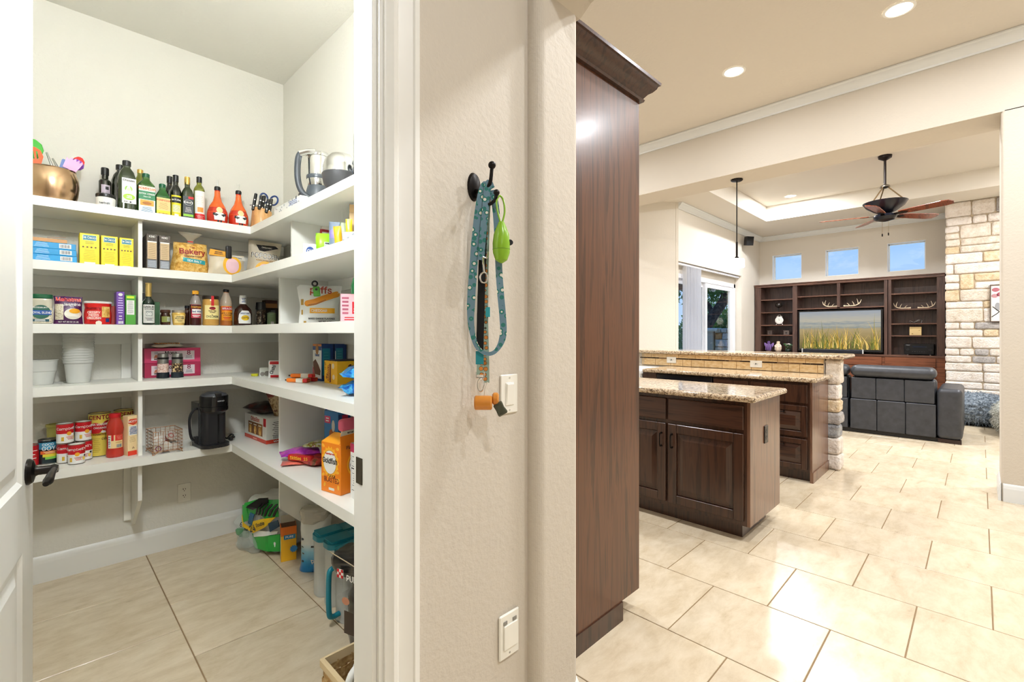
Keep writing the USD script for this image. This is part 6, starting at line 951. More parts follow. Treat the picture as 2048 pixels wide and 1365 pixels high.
def keeper(loc, rz, label, L=.235, W=.098, H=.285, flour=.0, handle=False, fill=None):
    t = Thing('cereal_keeper', label, 'container', loc, rz=rz)
    def rr_(dx, r=.036): return sbox(-W / 2 + dx + r, -L / 2 + dx + r, W / 2 - dx - r, L / 2 - dx - r).buffer(r, 8)
    shell = trimesh.util.concatenate([prism(rr_(0).difference(rr_(.003)), .004, H), prism(rr_(0), 0, .004)])
    t.part('body', shell, CLR, smooth=40)
    if fill: t.part('contents', prism(rr_(.005, .032), .005, fill[0]), fill[1], smooth=40)
    l = t.part('lid', cat(prism(rr_(-.004), H - .012, H + .012), prism(rr_(.004), H + .012, H + .018)), TEALP, smooth=40)
    t.part('lid_flap', cat(prism(sbox(-W / 2 + .014, -L / 2 + .016, W / 2 - .014, 0.0).buffer(.008), H + .018, H + .024), bx(-W / 2 + .02, W / 2 - .02, .002, .008, H + .018, H + .027)), TEALP, under=l, smooth=40)
    if handle: t.part('handle', tube(curve([(0, -L / 2 + .0, H - .045), (0, -L / 2 - .035, H - .042), (0, -L / 2 - .052, H - .07), (0, -L / 2 - .052, .075), (0, -L / 2 - .035, .045), (0, -L / 2, .042)], 30), .0115, 12), TEALP)
    return t
FLOUR = mat('ded8ca', .8)
keeper((1.080, 2.335, 0.0), -90, 'teal lidded keeper next to the blue bag of pads', fill=(.25, FLOUR)); keeper((1.082, 2.215, 0.0), -90, 'teal lidded keeper in the middle of the row', fill=(.22, FLOUR)); keeper((1.062, 2.065, 0.0), -78, 'teal lidded keeper with a big teal handle', H=.300, handle=True, fill=(.10, KIB))
DOG = mat('161617', .22, coat_weight=.3)
bm = pillow(.30, .40, .13, nx=18, nz=22, seed=51, crump=.014, top=.92, seal=.03); t = Thing('pet_food_bag', 'black pet food bag with folded top by the teal keepers', 'bag', (.965, 1.735, 0), rz=-72); t.bm = bm; t.part('bag', bm, DOG, smooth=25)
fd = lump(-.155, .155, -.065, .065, 0, .11, .035, 53, .03); t.part('folded_top', mv(rot(fd, ry=-14, rx=8), 0, -.03, .345), DOG, smooth=25); t.part('fold_edge', tube([(-.15, -.105, .425), (0, -.11, .395), (.15, -.10, .36)], .002, 6), mat('b9a88a', .4))
chk = [bx(-.105 + .011 * i, -.094 + .011 * i, -.1115, -.109, .338 + .011 * j, .349 + .011 * j) for i in range(3) for j in range(3) if (i + j) % 2 == 0]; t.part('emblem', bx(-.105, -.072, -.1105, -.108, .338, .371), LABW, smooth=False); t.part('emblem', cat(*chk), RED, smooth=False); t.text('PURINA', .022, .0, .336, LABW, -.112, squeeze=.9); t.pan(-.10, .02, .10, .19, mat('3a2c22', .4), -.078, name='picture'); t.part('picture', mv(front(prism(oval(.02, .015), 0, .001)), -.09, -.08, .23), mat('c98a6a', .5), smooth=False)
WK = noisy('wicker', [(0.35, 'a98250'), (0.55, 'c9a670'), (0.7, 'ddc293')], scale=(1, 1, 1), nscale=60.0, rough=.8)
ws = Thing('chip_basket', 'woven wood chip basket holding a white jug', 'basket', (.815, 1.400, 0))
bw, bd, bh = .150, .152, .205
for i in range(5):
    z = .012 + i * .037
    for s in (-1, 1):
        for ax in (0, 1):
            n = 13; u_ = np.linspace(-1, 1, n); ww = (bw, bd)[ax]; off = np.array([.004 if (k + i) % 2 else -.002 for k in range(n)]); P_ = []
            for k in range(n):
                o = ((bd, bw)[ax] + off[k]) * s
                for zz in (z, z + .032): P_.append((u_[k] * ww, o, zz) if ax == 0 else (o, u_[k] * ww, zz))
            V = np.array(P_); inn = V.copy(); inn[:, 1 if ax == 0 else 0] -= s * .0025; V = np.vstack([V, inn]); F = []
            for k in range(n - 1): a = 2 * k; b_ = 2 * n + a; F += [[a, a + 2, a + 3], [a, a + 3, a + 1], [b_, b_ + 3, b_ + 2], [b_, b_ + 1, b_ + 3], [a + 1, a + 3, b_ + 3], [a + 1, b_ + 3, b_ + 1], [a, b_ + 2, a + 2], [a, b_, b_ + 2]]
            m = tm(V, F); trimesh.repair.fix_normals(m); ws.part('strip', m, WK, smooth=False)
for s in (-1, 1):
    ws.part('stake', cat(*[bx(x - .012, x + .012, s * bd - .0015, s * bd + .0015, .004, bh) for x in np.linspace(-bw * .85, bw * .85, 6)]), WK, smooth=False, kind='stuff'); ws.part('stake', cat(*[bx(s * bw - .0015, s * bw + .0015, y - .012, y + .012, .004, bh) for y in np.linspace(-bd * .85, bd * .85, 6)]), WK, smooth=False, kind='stuff')
ws.part('rim', cut(bx(-bw - .009, bw + .009, -bd - .009, bd + .009, bh - .018, bh + .012, .004), bx(-bw + .004, bw - .004, -bd + .004, bd - .004, 0, 1)), mat('d9c39a', .7), smooth=False); ws.part('base', bx(-bw, bw, -bd, bd, .001, .006), WK, smooth=False)
jg = Thing('milk_jug', 'white plastic gallon jug standing in the woven basket', 'jug', (.782, 1.425, .0075), rz=-30)
jg.part('jug', solid([(.070, 0), (.076, .008), (.077, .15), (.070, .18), (.045, .225), (.024, .250), (.021, .255), (.021, .268)], n=40, sq=1.6), mat('f2f2ee', .3)); jg.part('cap', solid([(.023, .264), (.024, .266), (.024, .284), (.021, .286)], n=24), WHITE); jg.part('handle', tube(curve([(-.020, -.03, .238), (-.062, -.062, .220), (-.078, -.075, .175), (-.072, -.066, .125), (-.055, -.05, .105)], 20), .0135, 12), mat('f2f2ee', .3))

# ------------------------------------------------------------------ hall wall: hook, leash, dispenser, roll
hk = Thing('wall_hook', 'black iron double hook with ball ends on the hall wall', 'hook', (.852, 1.0, 1.708))
hk.part('backplate', mv(rot(lathe([(0, .012), (.012, .011), (.020, .007), (.023, 0), (0, 0)], n=28, sy=1.75), rx=90), 0, 0, 0), IRON); hk.part('upper_arm', tube(curve([(0, -.006, -.012), (.0, -.038, -.018), (.004, -.062, -.004), (.007, -.068, .04)], 20), np.linspace(.0065, .0048, 20), 10), IRON); hk.part('ball', mv(trimesh.creation.icosphere(2, .0105), .007, -.068, .046), IRON); hk.part('lower_arm', tube(curve([(0, -.006, -.022), (.002, -.05, -.058), (.004, -.083, -.052), (.004, -.088, -.038)], 16), .0048, 10), IRON); hk.part('ball', mv(trimesh.creation.icosphere(2, .0085), .004, -.089, -.033), IRON)
LE = usdkit.material(stage, '/World/Looks/leash_print', {'g': ('geometry', {}), 'v': ('voronoi_texture', {'scale': 62.0}), 'r': ('rgb_ramp', {'ramp': [(0.0, lin('e9e2d6')), (0.22, lin('dcd4c6')), (0.26, lin('2e7a72')), (0.42, lin('2e7a72')), (0.46, lin('6a8a9a')), (1.0, lin('557a88'))], 'interpolate': False}), 'p': ('principled_bsdf', {'roughness': 0.7})}, [('g.position', 'v.vector'), ('v.distance', 'r.fac'), ('r.color', 'p.base_color')], surface='p.BSDF')
LO = usdkit.material(stage, '/World/Looks/leash_dots', {'g': ('geometry', {}), 'v': ('voronoi_texture', {'scale': 70.0, 'randomness': 0.35}), 'r': ('rgb_ramp', {'ramp': [(0.0, lin('d8863a')), (0.34, lin('d8863a')), (0.38, lin('3a4438')), (0.44, lin('9ab0a0')), (1.0, lin('8fa89a'))], 'interpolate': False}), 'p': ('principled_bsdf', {'roughness': 0.7})}, [('g.position', 'v.vector'), ('v.distance', 'r.fac'), ('r.color', 'p.base_color')], surface='p.BSDF')
def ribbon(pts, w, n=40, t=.0016):
    C_ = curve(pts, n); T = np.gradient(C_, axis=0); T /= np.linalg.norm(T, axis=1, keepdims=True); N_ = np.array([-.7083, -.7059, 0]); W_ = np.cross(T, N_); W_ /= np.linalg.norm(W_, axis=1, keepdims=True); w = np.broadcast_to(w, n)[:, None]
    V = np.concatenate([np.stack([C_ - W_ * w / 2 + N_ * s * t / 2, C_ + W_ * w / 2 + N_ * s * t / 2], 1).reshape(-1, 3) for s in (1, -1)]); F = []; k = 2 * n
    for i in range(n - 1): a = 2 * i; b_ = k + a; F += [[a, a + 1, a + 3], [a, a + 3, a + 2], [b_, b_ + 3, b_ + 1], [b_, b_ + 2, b_ + 3], [a, a + 2, b_ + 2], [a, b_ + 2, b_], [a + 1, b_ + 1, b_ + 3], [a + 1, b_ + 3, a + 3]]
    m = tm(V, F); trimesh.repair.fix_normals(m); return m
L1 = [(.862, .940, 1.690), (.850, .950, 1.703), (.840, .958, 1.662), (.831, .966, 1.567), (.826, .971, 1.473), (.822, .975, 1.391), (.822, .975, 1.324), (.831, .966, 1.270), (.848, .950, 1.247), (.865, .933, 1.248), (.878, .920, 1.270), (.884, .914, 1.303), (.883, .916, 1.351), (.880, .920, 1.405), (.879, .926, 1.474), (.879, .930, 1.556), (.875, .934, 1.638), (.868, .940, 1.690)]
lw = np.interp(np.linspace(0, 1, 90), [0, .05, .3, .38, .46, .55, .62, 1], [.012, .02, .022, .014, .010, .011, .018, .019])
le = Thing('dog_leash', 'teal patterned dog leash looped over the iron hook', 'leash', (0, 0, 0)); le.part('strap', ribbon(L1, lw, 90), LE); le.part('second_strap', ribbon([(.862, .936, 1.692), (.853, .941, 1.705), (.846, .944, 1.634), (.840, .949, 1.553), (.837, .952, 1.498)], .018, 30), LE)
le.part('snap_hook', cat(tube(curve([(.838, .946, 1.506), (.846, .940, 1.503), (.849, .938, 1.512), (.848, .938, 1.52)], 10), .0028, 8), tube([(.838, .946, 1.503), (.841, .944, 1.462)], .003, 8), tube([(.840 + .007 * math.cos(a), .944 - .007 * math.cos(a), 1.450 + .014 * math.sin(a)) for a in np.linspace(0, 6.28, 18)[:-1]], .0024, 8, True)), CHROME)
l2 = Thing('dog_leash', 'orange dotted dog leash with black grip hanging behind the teal one', 'leash', (0, 0, 0)); l2.part('grip', ribbon([(.855, .957, 1.690), (.850, .961, 1.501), (.847, .964, 1.365), (.845, .966, 1.255)], .020, 24), mat('0f0f10', .9)); l2.part('end_sleeve', ribbon([(.843, .964, 1.252), (.843, .964, 1.216)], .0215, 6, .003), mat('1d8a96', .6)); l2.part('strap_end', ribbon([(.843, .963, 1.216), (.843, .963, 1.188)], .018, 6), LO)
l2.part('snap_hook', cat(tube([(.835, .970, 1.196), (.835, .970, 1.180), (.851, .954, 1.180), (.851, .954, 1.196)], .002, 8), tube([(.843 + .006 * math.cos(a), .960 - .006 * math.cos(a), 1.160 + .017 * math.sin(a)) for a in np.linspace(0, 6.28, 20)[:-1]], .0022, 8, True)), CHROME)
l2.part('strap', ribbon([(.866, .955, 1.692), (.864, .959, 1.598), (.862, .962, 1.448), (.862, .963, 1.338), (.863, .961, 1.255), (.864, .960, 1.165)], .0165, 40), LO); l2.part('tag', ribbon([(.860, .950, 1.372), (.860, .950, 1.345)], .012, 4, .002), mat('2a9aa4', .5))
gh = Thing('bag_dispenser', 'lime green egg shaped bag dispenser hanging from the hook', 'dispenser', (.868, .905, 1.540)); GRN2 = mat('86b52a', .25)
gh.part('shell', solid([(.004, -.052), (.016, -.044), (.0225, -.025), (.0235, 0), (.0205, .025), (.013, .045), (.007, .058)], n=32), GRN2); gh.part('opening', mv(rot(solid([(.0, 0), (.009, 0), (.0095, .003)], n=20, sy=.85), rx=90, rz=-38), .013, -.0175, .002), BLACK); gh.part('seam', lathe([(.0228, -.0165), (.0236, -.016), (.0236, -.015), (.0229, -.0145)], n=32), mat('6f9a22', .3)); gh.part('loop', tube(curve([(.003, 0, .055), (.010, -.002, .085), (.008, .0, .115), (-.002, .004, .128), (-.012, .006, .112), (-.010, .004, .085), (-.003, 0, .055)], 34), .0026, 8), GRN2)
rl = Thing('bag_roll_holder', 'orange translucent bag roll holder hanging below the leash', 'dispenser', (.848, .955, 1.112)); ORT = mat('e8983a', .25, transmission_weight=.3)
rl.part('barrel', mv(rot(solid([(.016, -.024), (.0195, -.021), (.0195, .021), (.016, .024)], n=28), rx=90, rz=45), 0, 0, 0), ORT); rl.part('cap', mv(rot(solid([(.012, 0), (.017, .004), (.017, .014), (.012, .018)], n=24), rx=90, rz=45), .022, -.012, .010), ORT); rl.part('hanger', tube(curve([(.004, 0, .018), (.006, 0, .032), (.011, 0, .045), (.015, 0, .055)], 12), .0018, 8), mat('d9d0c0', .4))
bmr = lump(-.016, .016, -.006, .006, -.024, .016, .005, 61, .014); rl.part('bag_tail', mv(rot(bmr, rz=-45, ry=-30), .030, -.032, -.012), mat('4a4c3c', .35), smooth=20)
# ------------------------------------------------------------------ living room
def zz(z): return CAM_Z + (z - CAM_Z) * K
for i, (a, b) in enumerate(wins):
    t = room(f'window_{i + 1}', ('high square window at the left above the built-in', 'high square window in the middle above the built-in', 'high square window nearest the stone fireplace')[i], 'window')
    z0, z1 = WZ; x = XF + .12
    t.part('frame', cat(bx(x, x + .05, a, a + .022, z0, z1), bx(x, x + .05, b - .022, b, z0, z1), bx(x, x + .05, a, b, z0, z0 + .022), bx(x, x + .05, a, b, z1 - .022, z1)), WHITE, smooth=False)
    t.part('reveal', cat(bx(XF + .001, x, a, a + .006, z0, z1), bx(XF + .001, x, b - .006, b, z0, z1), bx(XF + .001, x, a, b, z1 - .006, z1), bx(XF + .001, x, a, b, z0, z0 + .006)), WHITE, smooth=False)
PANE = usdkit.material(stage, '/World/Looks/pane', {'geo': ('geometry', {}), 'i': ('math', {'math_type': 'subtract', 'value1': 1.0}), 'k': ('math', {'math_type': 'multiply'}), 't': ('transparent_bsdf', {'color': (.97, .985, .98)}), 'g': ('glossy_bsdf', {'color': (1, 1, 1), 'roughness': 0.0}), 'f': ('fresnel', {'IOR': 1.45}), 'm': ('mix_closure', {})}, [('geo.backfacing', 'i.value2'), ('f.fac', 'k.value1'), ('i.value', 'k.value2'), ('k.value', 'm.fac'), ('t.BSDF', 'm.closure1'), ('g.BSDF', 'm.closure2')], surface='m.closure')
for i, (a, b) in enumerate(wins):
    p = f'/World/window_{i + 1}/pane'; usdkit.mesh(stage, p, bx(XF + .14, XF + .144, a + .02, b - .02, WZ[0] + .02, WZ[1] - .02), PANE)
# patio door
VIN = mat('e6e8ee', .35)
d2 = Thing('door_2', 'white framed sliding glass patio door', 'door', (0, 0, 0), kind='structure'); y = YL + .11
d2.part('frame', cat(bx(7.0, 9.70, y, y + .09, 2.20, 2.27), bx(7.0, 7.07, y, y + .09, 0, 2.27), bx(9.63, 9.70, y, y + .09, 0, 2.27), bx(7.0, 9.70, y, y + .09, 0, .03)), VIN, smooth=False)
d2.part('sash', cat(bx(9.46, 9.63, y + .01, y + .05, .03, 2.2), bx(8.30, 8.38, y + .01, y + .05, .03, 2.2), bx(8.38, 9.46, y + .01, y + .05, 2.12, 2.2), bx(8.38, 9.46, y + .01, y + .05, .03, .13)), VIN, smooth=False); d2.part('sash', cat(bx(8.28, 8.36, y + .052, y + .088, .03, 2.2), bx(7.07, 7.15, y + .052, y + .088, .03, 2.2), bx(7.15, 8.28, y + .052, y + .088, 2.12, 2.2), bx(7.15, 8.28, y + .052, y + .088, .03, .13)), VIN, smooth=False)
d2.part('pane', bx(8.38, 9.46, y + .028, y + .032, .13, 2.12), PANE, smooth=False); d2.part('pane', bx(7.15, 8.28, y + .066, y + .07, .13, 2.12), PANE, smooth=False); d2.part('head_panel', bx(6.98, 9.72, y + .02, YL + .2, 2.27, 2.44), P_LIVING, smooth=False)
bl = Thing('vertical_blinds', 'stack of white vertical blinds drawn left of the patio door', 'blinds', (0, 0, 0)); bl.part('head_rail', bx(7.0, 9.68, YL + .03, YL + .075, 2.39, 2.42), VIN, smooth=False)
for i in range(13):
    x = 7.33 + .046 * i; bl.part('vane', mv(rot(bx(-.045, .045, -.0008, .0008, .06, 2.388), rz=68 + 3 * (i % 3)), x, YL + .052, 0), VIN, smooth=False)
# built-in
XC = 9.8 * K
bi = Thing('built_in_cabinet', 'dark wood built-in wall unit with open shelves around the television', 'cabinet', (0, 0, 0)); Y = lambda y: y * K
D0, D1 = XC, XF - .002; zt, zb = zz(2.232), zz(.955)
for a, b in ((3.099, 2.997), (2.455, 2.381), (1.123, 1.079), (1.070, 1.031), (.478, .385)): bi.part('upright', bx(D0, D1, Y(b), Y(a), zb, zt - .003), W_BUILT, smooth=False)
bi.part('upright', bx(D0, D1, Y(1.725), Y(1.771), zz(1.74), zt - .003), W_BUILT, smooth=False)
bi.part('back_panel', bx(D1 - .012, D1, Y(.478), Y(2.997), zb, zt - .01), W_BUILT, smooth=False)
bi.part('top', cat(bx(D0 - .012, D1, Y(.385), Y(3.10), zt - .055, zt - .012), bx(D0 - .035, D1, Y(.385), Y(3.11), zt - .012, zt)), W_BUILTH, smooth=False)
for (a, b), zs in (((2.455, 2.997), (1.941, 1.699, 1.457, 1.269)), ((1.771, 2.381), (1.972,)), ((1.123, 1.725), (1.972,)), ((.478, 1.031), (1.944, 1.69, 1.456, 1.263))):
    for z in zs: bi.part('shelf', bx(D0 + .012, D1 - .013, Y(a), Y(b), zz(z) - .012, zz(z) + .008), W_BUILTH, smooth=False)
bi.part('television_header', bx(D0, D1 - .013, Y(1.123), Y(2.381), zz(1.735), zz(1.757)), W_BUILTH, smooth=False)
bi.part('counter', bx(D0 - .06, D1, Y(.375), Y(3.115), zb - .03, zb), W_BUILTH, smooth=False); bi.part('base', bx(D0 - .04, D1, Y(.38), Y(3.11), 0, zb - .03), W_BASE, smooth=False)
for a, b in ((2.47, 3.08), (1.80, 2.45), (1.138, 1.78), (.478, 1.116)):
    bi.part('drawer', bx(D0 - .058, D0 - .04, Y(a) + .01, Y(b) - .01, zz(.775), zz(.915), .004), W_BASE, smooth=False)
    m_ = (a + b) / 2
    for q0, q1 in ((a, m_), (m_, b)): bi.part('door', bx(D0 - .058, D0 - .04, Y(q0) + .012, Y(q1) - .012, .12, zz(.755), .004), W_BASE, smooth=False)
SCR = usdkit.material(stage, '/World/Looks/television_picture', {'g': ('geometry', {}), 's': ('separate_xyz', {}), 'm': ('map_range', {'from_min': zz(1.02), 'from_max': zz(1.69)}),
    'mp': ('mapping', {'scale': (1, 3, 30)}), 'n': ('noise_texture', {'scale': 2.2, 'detail': 4.0}), 'ad': ('math', {'math_type': 'multiply_add', 'value2': 0.22, 'value3': -0.11}), 'a2': ('math', {'math_type': 'add'}),
    'r': ('rgb_ramp', {'ramp': [(0.0, lin('6b6440')), (0.15, lin('8a7a48')), (0.35, lin('b09a66')), (0.52, lin('c2ad80')), (0.58, lin('a0a8a4')), (0.63, lin('c4c2b2')), (0.68, lin('9aa6ac')), (0.74, lin('cfc9b6')), (1.0, lin('a9b4c2'))]}), 'e': ('emission', {'strength': 0.75}), 'gl': ('glossy_bsdf', {'color': (.05, .05, .05), 'roughness': .06}), 'x': ('add_closure', {})},
    [('g.position', 's.vector'), ('s.z', 'm.value'), ('g.position', 'mp.vector'), ('mp.vector', 'n.vector'), ('n.fac', 'ad.value1'), ('m.result', 'a2.value1'), ('ad.value', 'a2.value2'), ('a2.value', 'r.fac'), ('r.color', 'e.color'), ('e.emission', 'x.closure1'), ('gl.BSDF', 'x.closure2')], surface='x.closure')
tv = Thing('television', 'large black television showing beach grass before a pale sea', 'television', (0, 0, 0)); ty0, ty1 = Y(1.135), Y(2.355); tx = D0 - .03
tv.part('case', bx(tx, tx + .05, ty0, ty1, zz(.985), zz(1.708), .006), BLACK, smooth=False); tv.part('screen', bx(tx - .0015, tx, ty0 + .028, ty1 - .022, zz(1.022), zz(1.688)), SCR, smooth=False); tv.part('foot', bx(tx - .02, tx + .10, (ty0 + ty1) / 2 - .2, (ty0 + ty1) / 2 + .2, zb + .0008, zz(.985)), BLACK, smooth=False)
def emis(c, s=.75): return mat(c, .5, emission_color=c, emission_strength=s, specular_ior_level=.1)
gr = random.Random(11); cols = ['6f6a2c', '8f7c34', '5a5f2e', 'a8893e', '4c5428', 'b9a060']; blades = {c: [] for c in cols}
for i in range(150):
    y0 = gr.uniform(ty0 + .05, ty1 - .05); L_ = gr.uniform(.14, .46) * (1.9 if i in (3, 40, 41, 90) else 1); bend = gr.uniform(-.14, .14); w_ = gr.uniform(.004, .010); zb_ = zz(1.024) + gr.uniform(0, .04); L_ = min(L_, zz(1.67) - zb_ - .01)
    pts = [(y0 + bend * s * s, zb_ + L_ * (s - .25 * s * s * abs(bend) / .14), w_ * (1 - s)) for s in np.linspace(0, 1, 8)]
    P_ = [(min(max(p[0] - p[2], ty0 + .03), ty1 - .025), p[1]) for p in pts] + [(min(max(p[0] + p[2] + .0004, ty0 + .0304), ty1 - .0246), p[1]) for p in pts[::-1]]
    try: m = prism(Polygon(P_), 0, .0006)
    except Exception: continue
    v = m.vertices; m.vertices = np.stack([tx - .0016 - v[:, 2] - .0004 * (i % 3), v[:, 0], v[:, 1]], 1); blades[cols[i % 6]].append(m)
for c in cols: tv.part('picture', cat(*blades[c]), emis(c, .55), smooth=False)
sb = Thing('soundbar', 'long black soundbar with silver end caps below the television', 'soundbar', (0, 0, 0)); sb.part('body', rbox(D0 - .055, D0 - .0605 + .05, Y(1.40), Y(2.27), zb + .001, zb + .075, .012, 8).apply_translation((-.04, 0, 0)), mat('10141f', .4))
for a in (1.385, 2.27): sb.part('end_cap', rbox(D0 - .097, D0 - .048, Y(a), Y(a) + .020, zb + .001, zb + .082, .006, 8), mat('d9dadc', .3, .5))
def antler(name, label, y, z, flip, sc, seed):
    t = Thing(name, label, 'antler', (D0 + .09, Y(y), zz(z) + .009), rz=-90 if not flip else -90, group='deer antlers on the built-in'); s = -1 if flip else 1; AN = mat('d9c3a4', .6)
    main = curve([(-.12 * s, 0, .014), (-.05 * s, -.01, .012), (.03 * s, -.01, .016), (.09 * s, 0, .05), (.115 * s, .01, .11)], 26) * sc
    t.part('beam', tube(main, np.interp(np.linspace(0, 1, 26), [0, .1, .8, 1], [.016, .011, .008, .003]) * sc, 8), AN)
    for (i, dx, dz, l) in ((12, -.03, .075, .08), (17, -.02, .09, .09), (7, -.035, .05, .06)):
        p = main[i]; t.part('tine', tube(curve([p, p + np.array([dx * s * .3, -.01, dz * .5]) * sc, p + np.array([dx * s, -.004, dz]) * sc], 10), np.linspace(.008, .002, 10) * sc, 7), AN)
    return t
antler('deer_antler', 'forked antler left of the middle upright over the television', 1.895, 1.757, True, 1.02, 1); antler('deer_antler', 'curved antler right of the middle upright over the television', 1.56, 1.757, False, 1.12, 2); antler('deer_antler', 'antler at the left of the right hand shelf', .905, 1.69, True, 1.0, 3); antler('deer_antler', 'antler at the right of the right hand shelf', .60, 1.69, False, .96, 4)
def onshelf(name, label, cat_, y, z, dx=.10, rz=-90): return Thing(name, label, cat_, (D0 + dx, Y(y), (zz(z) + .0086) if z > 1 else zb + .0006), rz=rz)
t = onshelf('metal_rose_bowl', 'dark metal ball ornament on a stem', 'ornament', 2.71, 1.699); t.part('stand', solid([(.03, 0), (.03, .006), (.006, .012), (.006, .08), (.02, .09)], n=18), mat('1d1a18', .4, .5)); t.part('bowl', solid([(.02, .09), (.055, .11), (.065, .14), (.052, .172), (.03, .18)], n=22), mat('2c2622', .35, .5))
t = onshelf('alarm_clock', 'white round twin bell alarm clock on the left shelves', 'clock', 2.70, 1.457); t.part('case', mv(rot(solid([(.066, 0), (.074, .008), (.074, .04), (.066, .045)], n=32), rx=90), 0, .02, .088), mat('ece6e0', .3)); t.part('dial', mv(rot(cyl(.058, 0, .002, 32), rx=90), 0, -.0255, .088), mat('e9e4dc', .5)); t.part('hands', cat(bx(-.002, .002, -.0290, -.028, .088, .13), rot(bx(-.002, .002, -.0290, -.028, .088, .118), ry=60, about=(0, 0, .088)), *[rot(bx(-.0015, .0015, -.0290, -.028, .135, .143), ry=30 * i, about=(0, 0, .088)) for i in range(12)]), INK, smooth=False)
for s in (-1, 1): t.part('leg', tube([(s * .04, 0, .03), (s * .06, 0, .0)], .007, 8), mat('ece6e0', .3)); t.part('bell', mv(rot(solid([(.028, 0), (.022, .016), (.008, .024)], n=18), ry=s * 25), s * .028, 0, .155), mat('ece6e0', .3))
t.part('handle', tube(curve([(-.03, 0, .17), (-.02, 0, .195), (.02, 0, .195), (.03, 0, .17)], 14), .004, 8), mat('ece6e0', .3))
for i, (y, w, c, lb) in enumerate(((2.858, .085, '4a3c36', 'small dark wood box on the left shelves'), (2.575, .10, '5f534c', 'small grey keepsake box right of the dark wood one'))):
    t = onshelf('keepsake_box', lb, 'box', y, 1.269); t.part('box', bx(-w / 2, w / 2, -.04, .04, 0, .07, .003), mat(c, .5), smooth=False); t.part('lid', bx(-w / 2 - .003, w / 2 + .003, -.043, .043, .0705, .084, .003), mat(c, .5), smooth=False); t.part('medallion', mv(front(prism(Point(0, 0).buffer(.016), 0, .002)), 0, -.04, .04), mat('2a2220', .5), smooth=False)
def figurine(label, y, c1, c2, seed, s=1.0, wings=False):
    t = onshelf('figurine', label, 'figurine', y, .9); r = np.random.default_rng(seed)
    t.part('foot', solid([(.05 * s, 0), (.05 * s, .012), (.042 * s, .016)], n=20), mat('7a6a5c', .5)); m = lathe([(0, .016), (.045 * s, .018), (.060 * s, .06), (.055 * s, .11), (.040 * s, .15), (.028 * s, .165), (.032 * s, .185), (.026 * s, .205), (0, .215)], n=22, sy=.75); v = m.vertices; m.vertices = v + (meshkit.fbm(v * 40 + seed, 3)[:, None] - .5) * .018; t.part('body', m, c1)
    for sgn in (-1, 1):
        if wings: t.part('wing', mv(rot(lathe([(0, -.05), (.6, -.03), (1, .01), (.6, .05), (0, .07)], n=14, sx=.032 * s, sy=.008), ry=sgn * 28), sgn * .055, .02, .12), c2)
        else: t.part('arm', tube(curve([(sgn * .03, 0, .14), (sgn * .055, -.02, .11), (sgn * .02, -.045, .09)], 10), np.linspace(.014, .009, 10), 8), c2)
    t.part('fold', cat(*[tube(curve([(x, -.030, .15), (x * 1.3, -.048, .09), (x * 1.5, -.045, .03)], 8), .006, 6) for x in (-.03, -.01, .012, .032)]), c2); return t
figurine('small purple dragon like figurine on the built-in counter', 2.885, mat('5b3f78', .35), mat('8e6fae', .4), 1, .95, True); figurine('cream robed figurine on the built-in counter', 2.72, mat('e2c9ae', .4), mat('efe2d2', .4), 2, 1.1)
t = onshelf('flower_bowl', 'white and green flower arrangement on the built-in counter', 'flowers', 2.555, .9); t.part('bowl', solid([(.04, 0), (.055, .03), (.05, .055)], n=20), mat('2c3a30', .4)); r = np.random.default_rng(4); lf = []
for i in range(40): a, b_, z = r.uniform(0, 6.28), r.uniform(.01, .075), r.uniform(.05, .16); lf.append(mv(rot(lathe([(0, -.018), (1, 0), (0, .022)], n=5, sx=.009, sy=.003), rx=r.uniform(-70, 70), ry=r.uniform(-70, 70)), b_ * math.cos(a), b_ * math.sin(a), z))
t.part('leaves', cat(*lf), mat('3f6a3a', .5), kind='stuff')
for i in range(8): a, b_, z = r.uniform(0, 6.28), r.uniform(.02, .06), r.uniform(.07, .17); t.part('flower', mv(lathe([(0, -.01), (.010, -.004), (.020, .008), (.012, .012), (0, .008)], n=10), b_ * math.cos(a), b_ * math.sin(a) - .01, z), mat('f0ece4', .5))
t = onshelf('wire_ornament', 'dark twisted wire ornament on the right shelves', 'ornament', .73, 1.456); 
for i in range(3): t.part('wire', tube(curve([(-.07, .0, .006), (-.08, -.01, .045), (-.03, .01 * i, .02), (.02, -.015, .035 + .01 * i), (.075, .01, .05), (.065, 0, .006)], 24), .0028, 6), mat('8d8a86', .4, .6))
t = onshelf('wooden_plaque', 'pale square wooden box on the right shelves', 'box', .735, 1.263); t.part('box', bx(-.078, .078, -.03, .03, 0, .145, .002), mat('e6c98e', .6), smooth=False); t.part('emblem', mv(front(prism(oval(.012, .007), 0, .0008)), -.04, -.03, .025), mat('a8834a', .6), smooth=False); t.part('emblem', mv(front(prism(oval(.012, .004), 0, .0008)), .05, -.03, .085), mat('a8834a', .6), smooth=False)
t = onshelf('av_receiver', 'black audio receiver on the built-in counter', 'receiver', .69, .9, dx=.13); t.part('case', bx(-.19, .19, -.12, .12, .012, .19, .004), mat('0c0c0e', .3), smooth=False); t.part('display', bx(-.08, .10, -.122, -.12, .13, .155), mat('1c2230', .15), smooth=False)
for x in (-.145, .145): t.part('knob', mv(rot(cyl(.024, 0, .016, 24, .002), rx=90), x, -.12, .09), mat('1a1a1c', .3)); t.part('foot', cyl(.012, 0, .0125, 12).apply_translation((x, -.09, 0)), mat('b9b9ba', .3, .6))
t.part('button', cat(*[mv(rot(cyl(.005, 0, .004, 10), rx=90), -.08 + .03 * i, -.12, .06) for i in range(6)]), mat('3a3a3e', .4), kind='stuff'); t.part('lettering', mv(front(mv(flat_text('YAMAHA', .009), -.14, .165, 0)), 0, -.1205, 0), mat('c9c9cc', .4), smooth=False)
